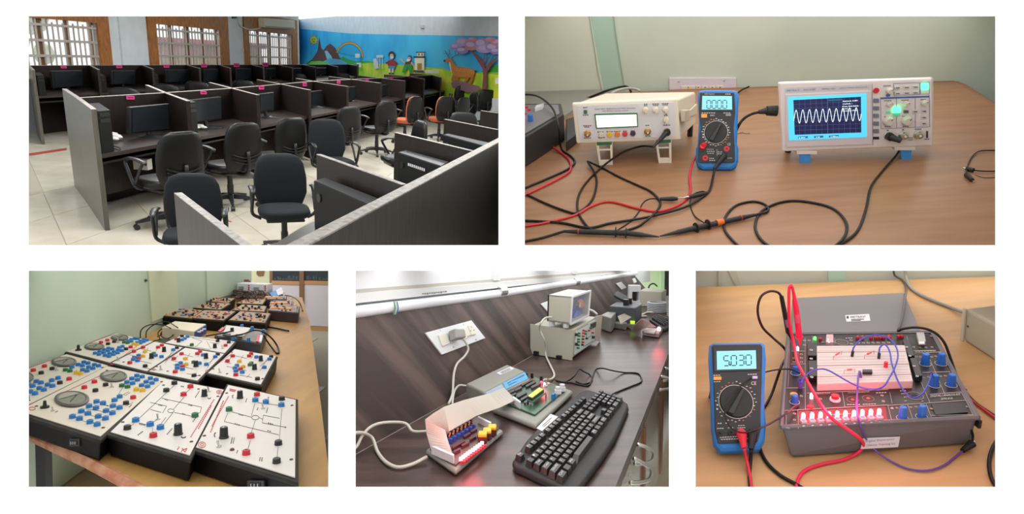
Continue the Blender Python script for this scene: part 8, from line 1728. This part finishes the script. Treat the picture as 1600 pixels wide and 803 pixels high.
q = M5.p(1152, 560, -.028); part(mB, 'tilt_stand', MB().hexa([V((q.x - .025, q.y + .05, 0)), V((q.x + .025, q.y + .05, 0)), V((q.x + .025, q.y + .055, 0)), V((q.x - .025, q.y + .055, 0))], [q - md * .025, q + md * .025, q + md * .025 + V((0, .004, 0)), q - md * .025 + V((0, .004, 0))]), MC['meter_black'])
def mlead(lab, j, pts, m, pm):
    t = thing(B, 'test_lead', lab, 'test lead', B.at(*pts[-1][:2])); c = MFB.p(*j); a = c + MFB.n * .012; b = B.at(*pts[0]); part(t, 'plug', MB().cyl(c, a, .0065, n=12).cyl(a, b, .007, .0038, 12), pm, bevel=.0008); part(t, 'wire', MB().tube([b] + [B.at(*x) for x in pts[1:]], .0026, 7), m, smooth=True)
mlead('red test lead hanging down from the multimeter to the lower edge', (1156.5, 678), [(1163, 700, .03), (1167, 720, .012), (1172, 745, .004), (1176, 780, .004)], red_c, red_p)
mlead('black test lead hanging down beside the red one from the multimeter', (1174, 678), [(1173.5, 702, .03), (1172.5, 722, .01), (1171, 745, .003), (1174, 780, .003)], blk_c, rub)
w5('thin black wire crossing the multimeter dial to the trainer', [(1182, 672, .05), (1160, 676, .055), (1142, 668, .065), (1133, 650, .075), (1134, 634, .085), (1145, 616, .09), (1162, 599, .095), (1188, 584, .09), (1214, 577.5, .08), (1235, 577, gz + .02), (1250, 583, gz + .012)], .0012, blk_c, cat='cable', name='test_lead')
w5('thin dark wire from the multimeter socket to the lamp field', [(1176, 672, .045), (1190, 668, .05), (1210, 658, .055), (1230, 645, gz + .012), (1240, 636, gz + .01), (1248, 632.5, gz + .004)], .0014, mat('maroon_wire', '#4f2a33', rough=.4), cat='cable', name='test_lead')
w5('black cable on the table leaving the multimeter towards the lower edge', [(1186, 695, .004), (1190, 708, .003), (1200, 725, .003), (1220, 743, .003), (1245, 757, .003), (1275, 775, .003)], .0026, blk_c, cat='cable', name='power_cable')
# probes planted in the trainer
def vplane(base): return lambda u, v, l=0: B.onv(u, v, base, base + V((1, 0, 0))) + V((0, -l, 0))
pb = D1.p(1250, 543); vp = vplane(pb)
t = thing(B, 'probe', 'red test probe standing in the trainer, its lead looping over and down the front', 'probe', pb)
hot = mat('pink_red_probe', '#e01f4c', rough=.4); a, b, c_, d_ = vp(1250, 541), vp(1249, 527), vp(1244, 482), vp(1240, 458)
part(t, 'tip', MB().cyl(a, b, .0008, .0034, 10), hot); part(t, 'finger_guard', MB().cyl(b, b + (c_ - b) * .04, .0062, .006, 12), hot); part(t, 'body', MB().cyl(b, c_, .005, .0046, 12).cyl(c_, d_, .0046, .0024, 12), hot)
part(t, 'sticker', MB().cyl(vp(1246.6, 503, 0), vp(1244.9, 490, 0), .0052, n=12), mat('probe_sticker', '#d0506a'))
part(t, 'wire', MB().tube([d_, vp(1238, 449), vp(1235.5, 446), vp(1233, 452), vp(1232.6, 475), vp(1233.5, 505), vp(1238, 540, .01), B.at(1246, 566, gz + .03), B.at(1262, 597, gz + .02), B.at(1280, 628, gz + .016), B.at(1298, 652, gz + .016), B.at(1320, 668, gz + .008), B.at(1342, 684, .045), B.at(1349, 694, .02), B.at(1342, 706, .006), B.at(1318, 718, .003), B.at(1285, 725, .003), B.at(1258, 735, .003), B.at(1246, 752, .003), B.at(1243, 782, .003)], .0024, 8), hot, smooth=True)
pb2 = D1.p(1236, 531); vp = vplane(pb2)
t = thing(B, 'probe', 'black test probe leaning at the back corner of the trainer with looping lead', 'probe', pb2); a, b, c_ = vp(1235.5, 530), vp(1232, 520), vp(1221, 463)
part(t, 'tip', MB().cyl(a, b, .0008, .003, 10), rub); part(t, 'body', MB().cyl(b, c_, .0044, .0036, 12), rub); part(t, 'sticker', MB().cyl(vp(1230.8, 510), vp(1228.5, 498), .0048, n=12), mat('lilac_sticker', '#8f6f9a'))
part(t, 'wire', MB().tube([c_, vp(1215, 456.5), vp(1203, 455), vp(1191, 461), vp(1185, 474), vp(1184.5, 492), vp(1192, 512), vp(1208, 528), vp(1222, 540, .01), vp(1225, 552, .01), B.at(1221, 572, .05), B.at(1214, 592, .03), B.at(1206, 615, .01), B.at(1197, 632, .003), B.at(1190, 640, .003)], .0022, 8), mat('dark_maroon_cable', '#2a1418', rough=.4), smooth=True)
# ---- cream instrument on the right
ci = thing(B, 'instrument_case', 'cream-grey instrument cut off by the right edge of the table', 'case', B.at(1530, 545))
l_ = B.at(1504, 531.5); r_ = B.at(1580, 581); CIF = upright(B, l_, r_); tl, tr2 = CIF.p(1508, 481), CIF.p(1580, 519); bk_ = CIF.n * -.14
part(ci, 'case', MB().hexa([l_, r_, r_ + bk_, l_ + bk_], [tl, tr2, tr2 + bk_, tl + bk_]), mat('putty_case', '#aaa692', rough=.5), bevel=.006, seg=3)
mb = MB(); CIF.poly(mb, [(1507.5, 480), (1503, 530.5), (1507, 533.5), (1511.5, 483)], 0, .004); part(ci, 'corner_trim', mb, mat('putty_light', '#c4c0ae', rough=.5), bevel=.001)
mb = MB(); CIF.disc(mb, 1512.5, 510, 1.6, 0, .001, 10); part(ci, 'screw', mb, steel)
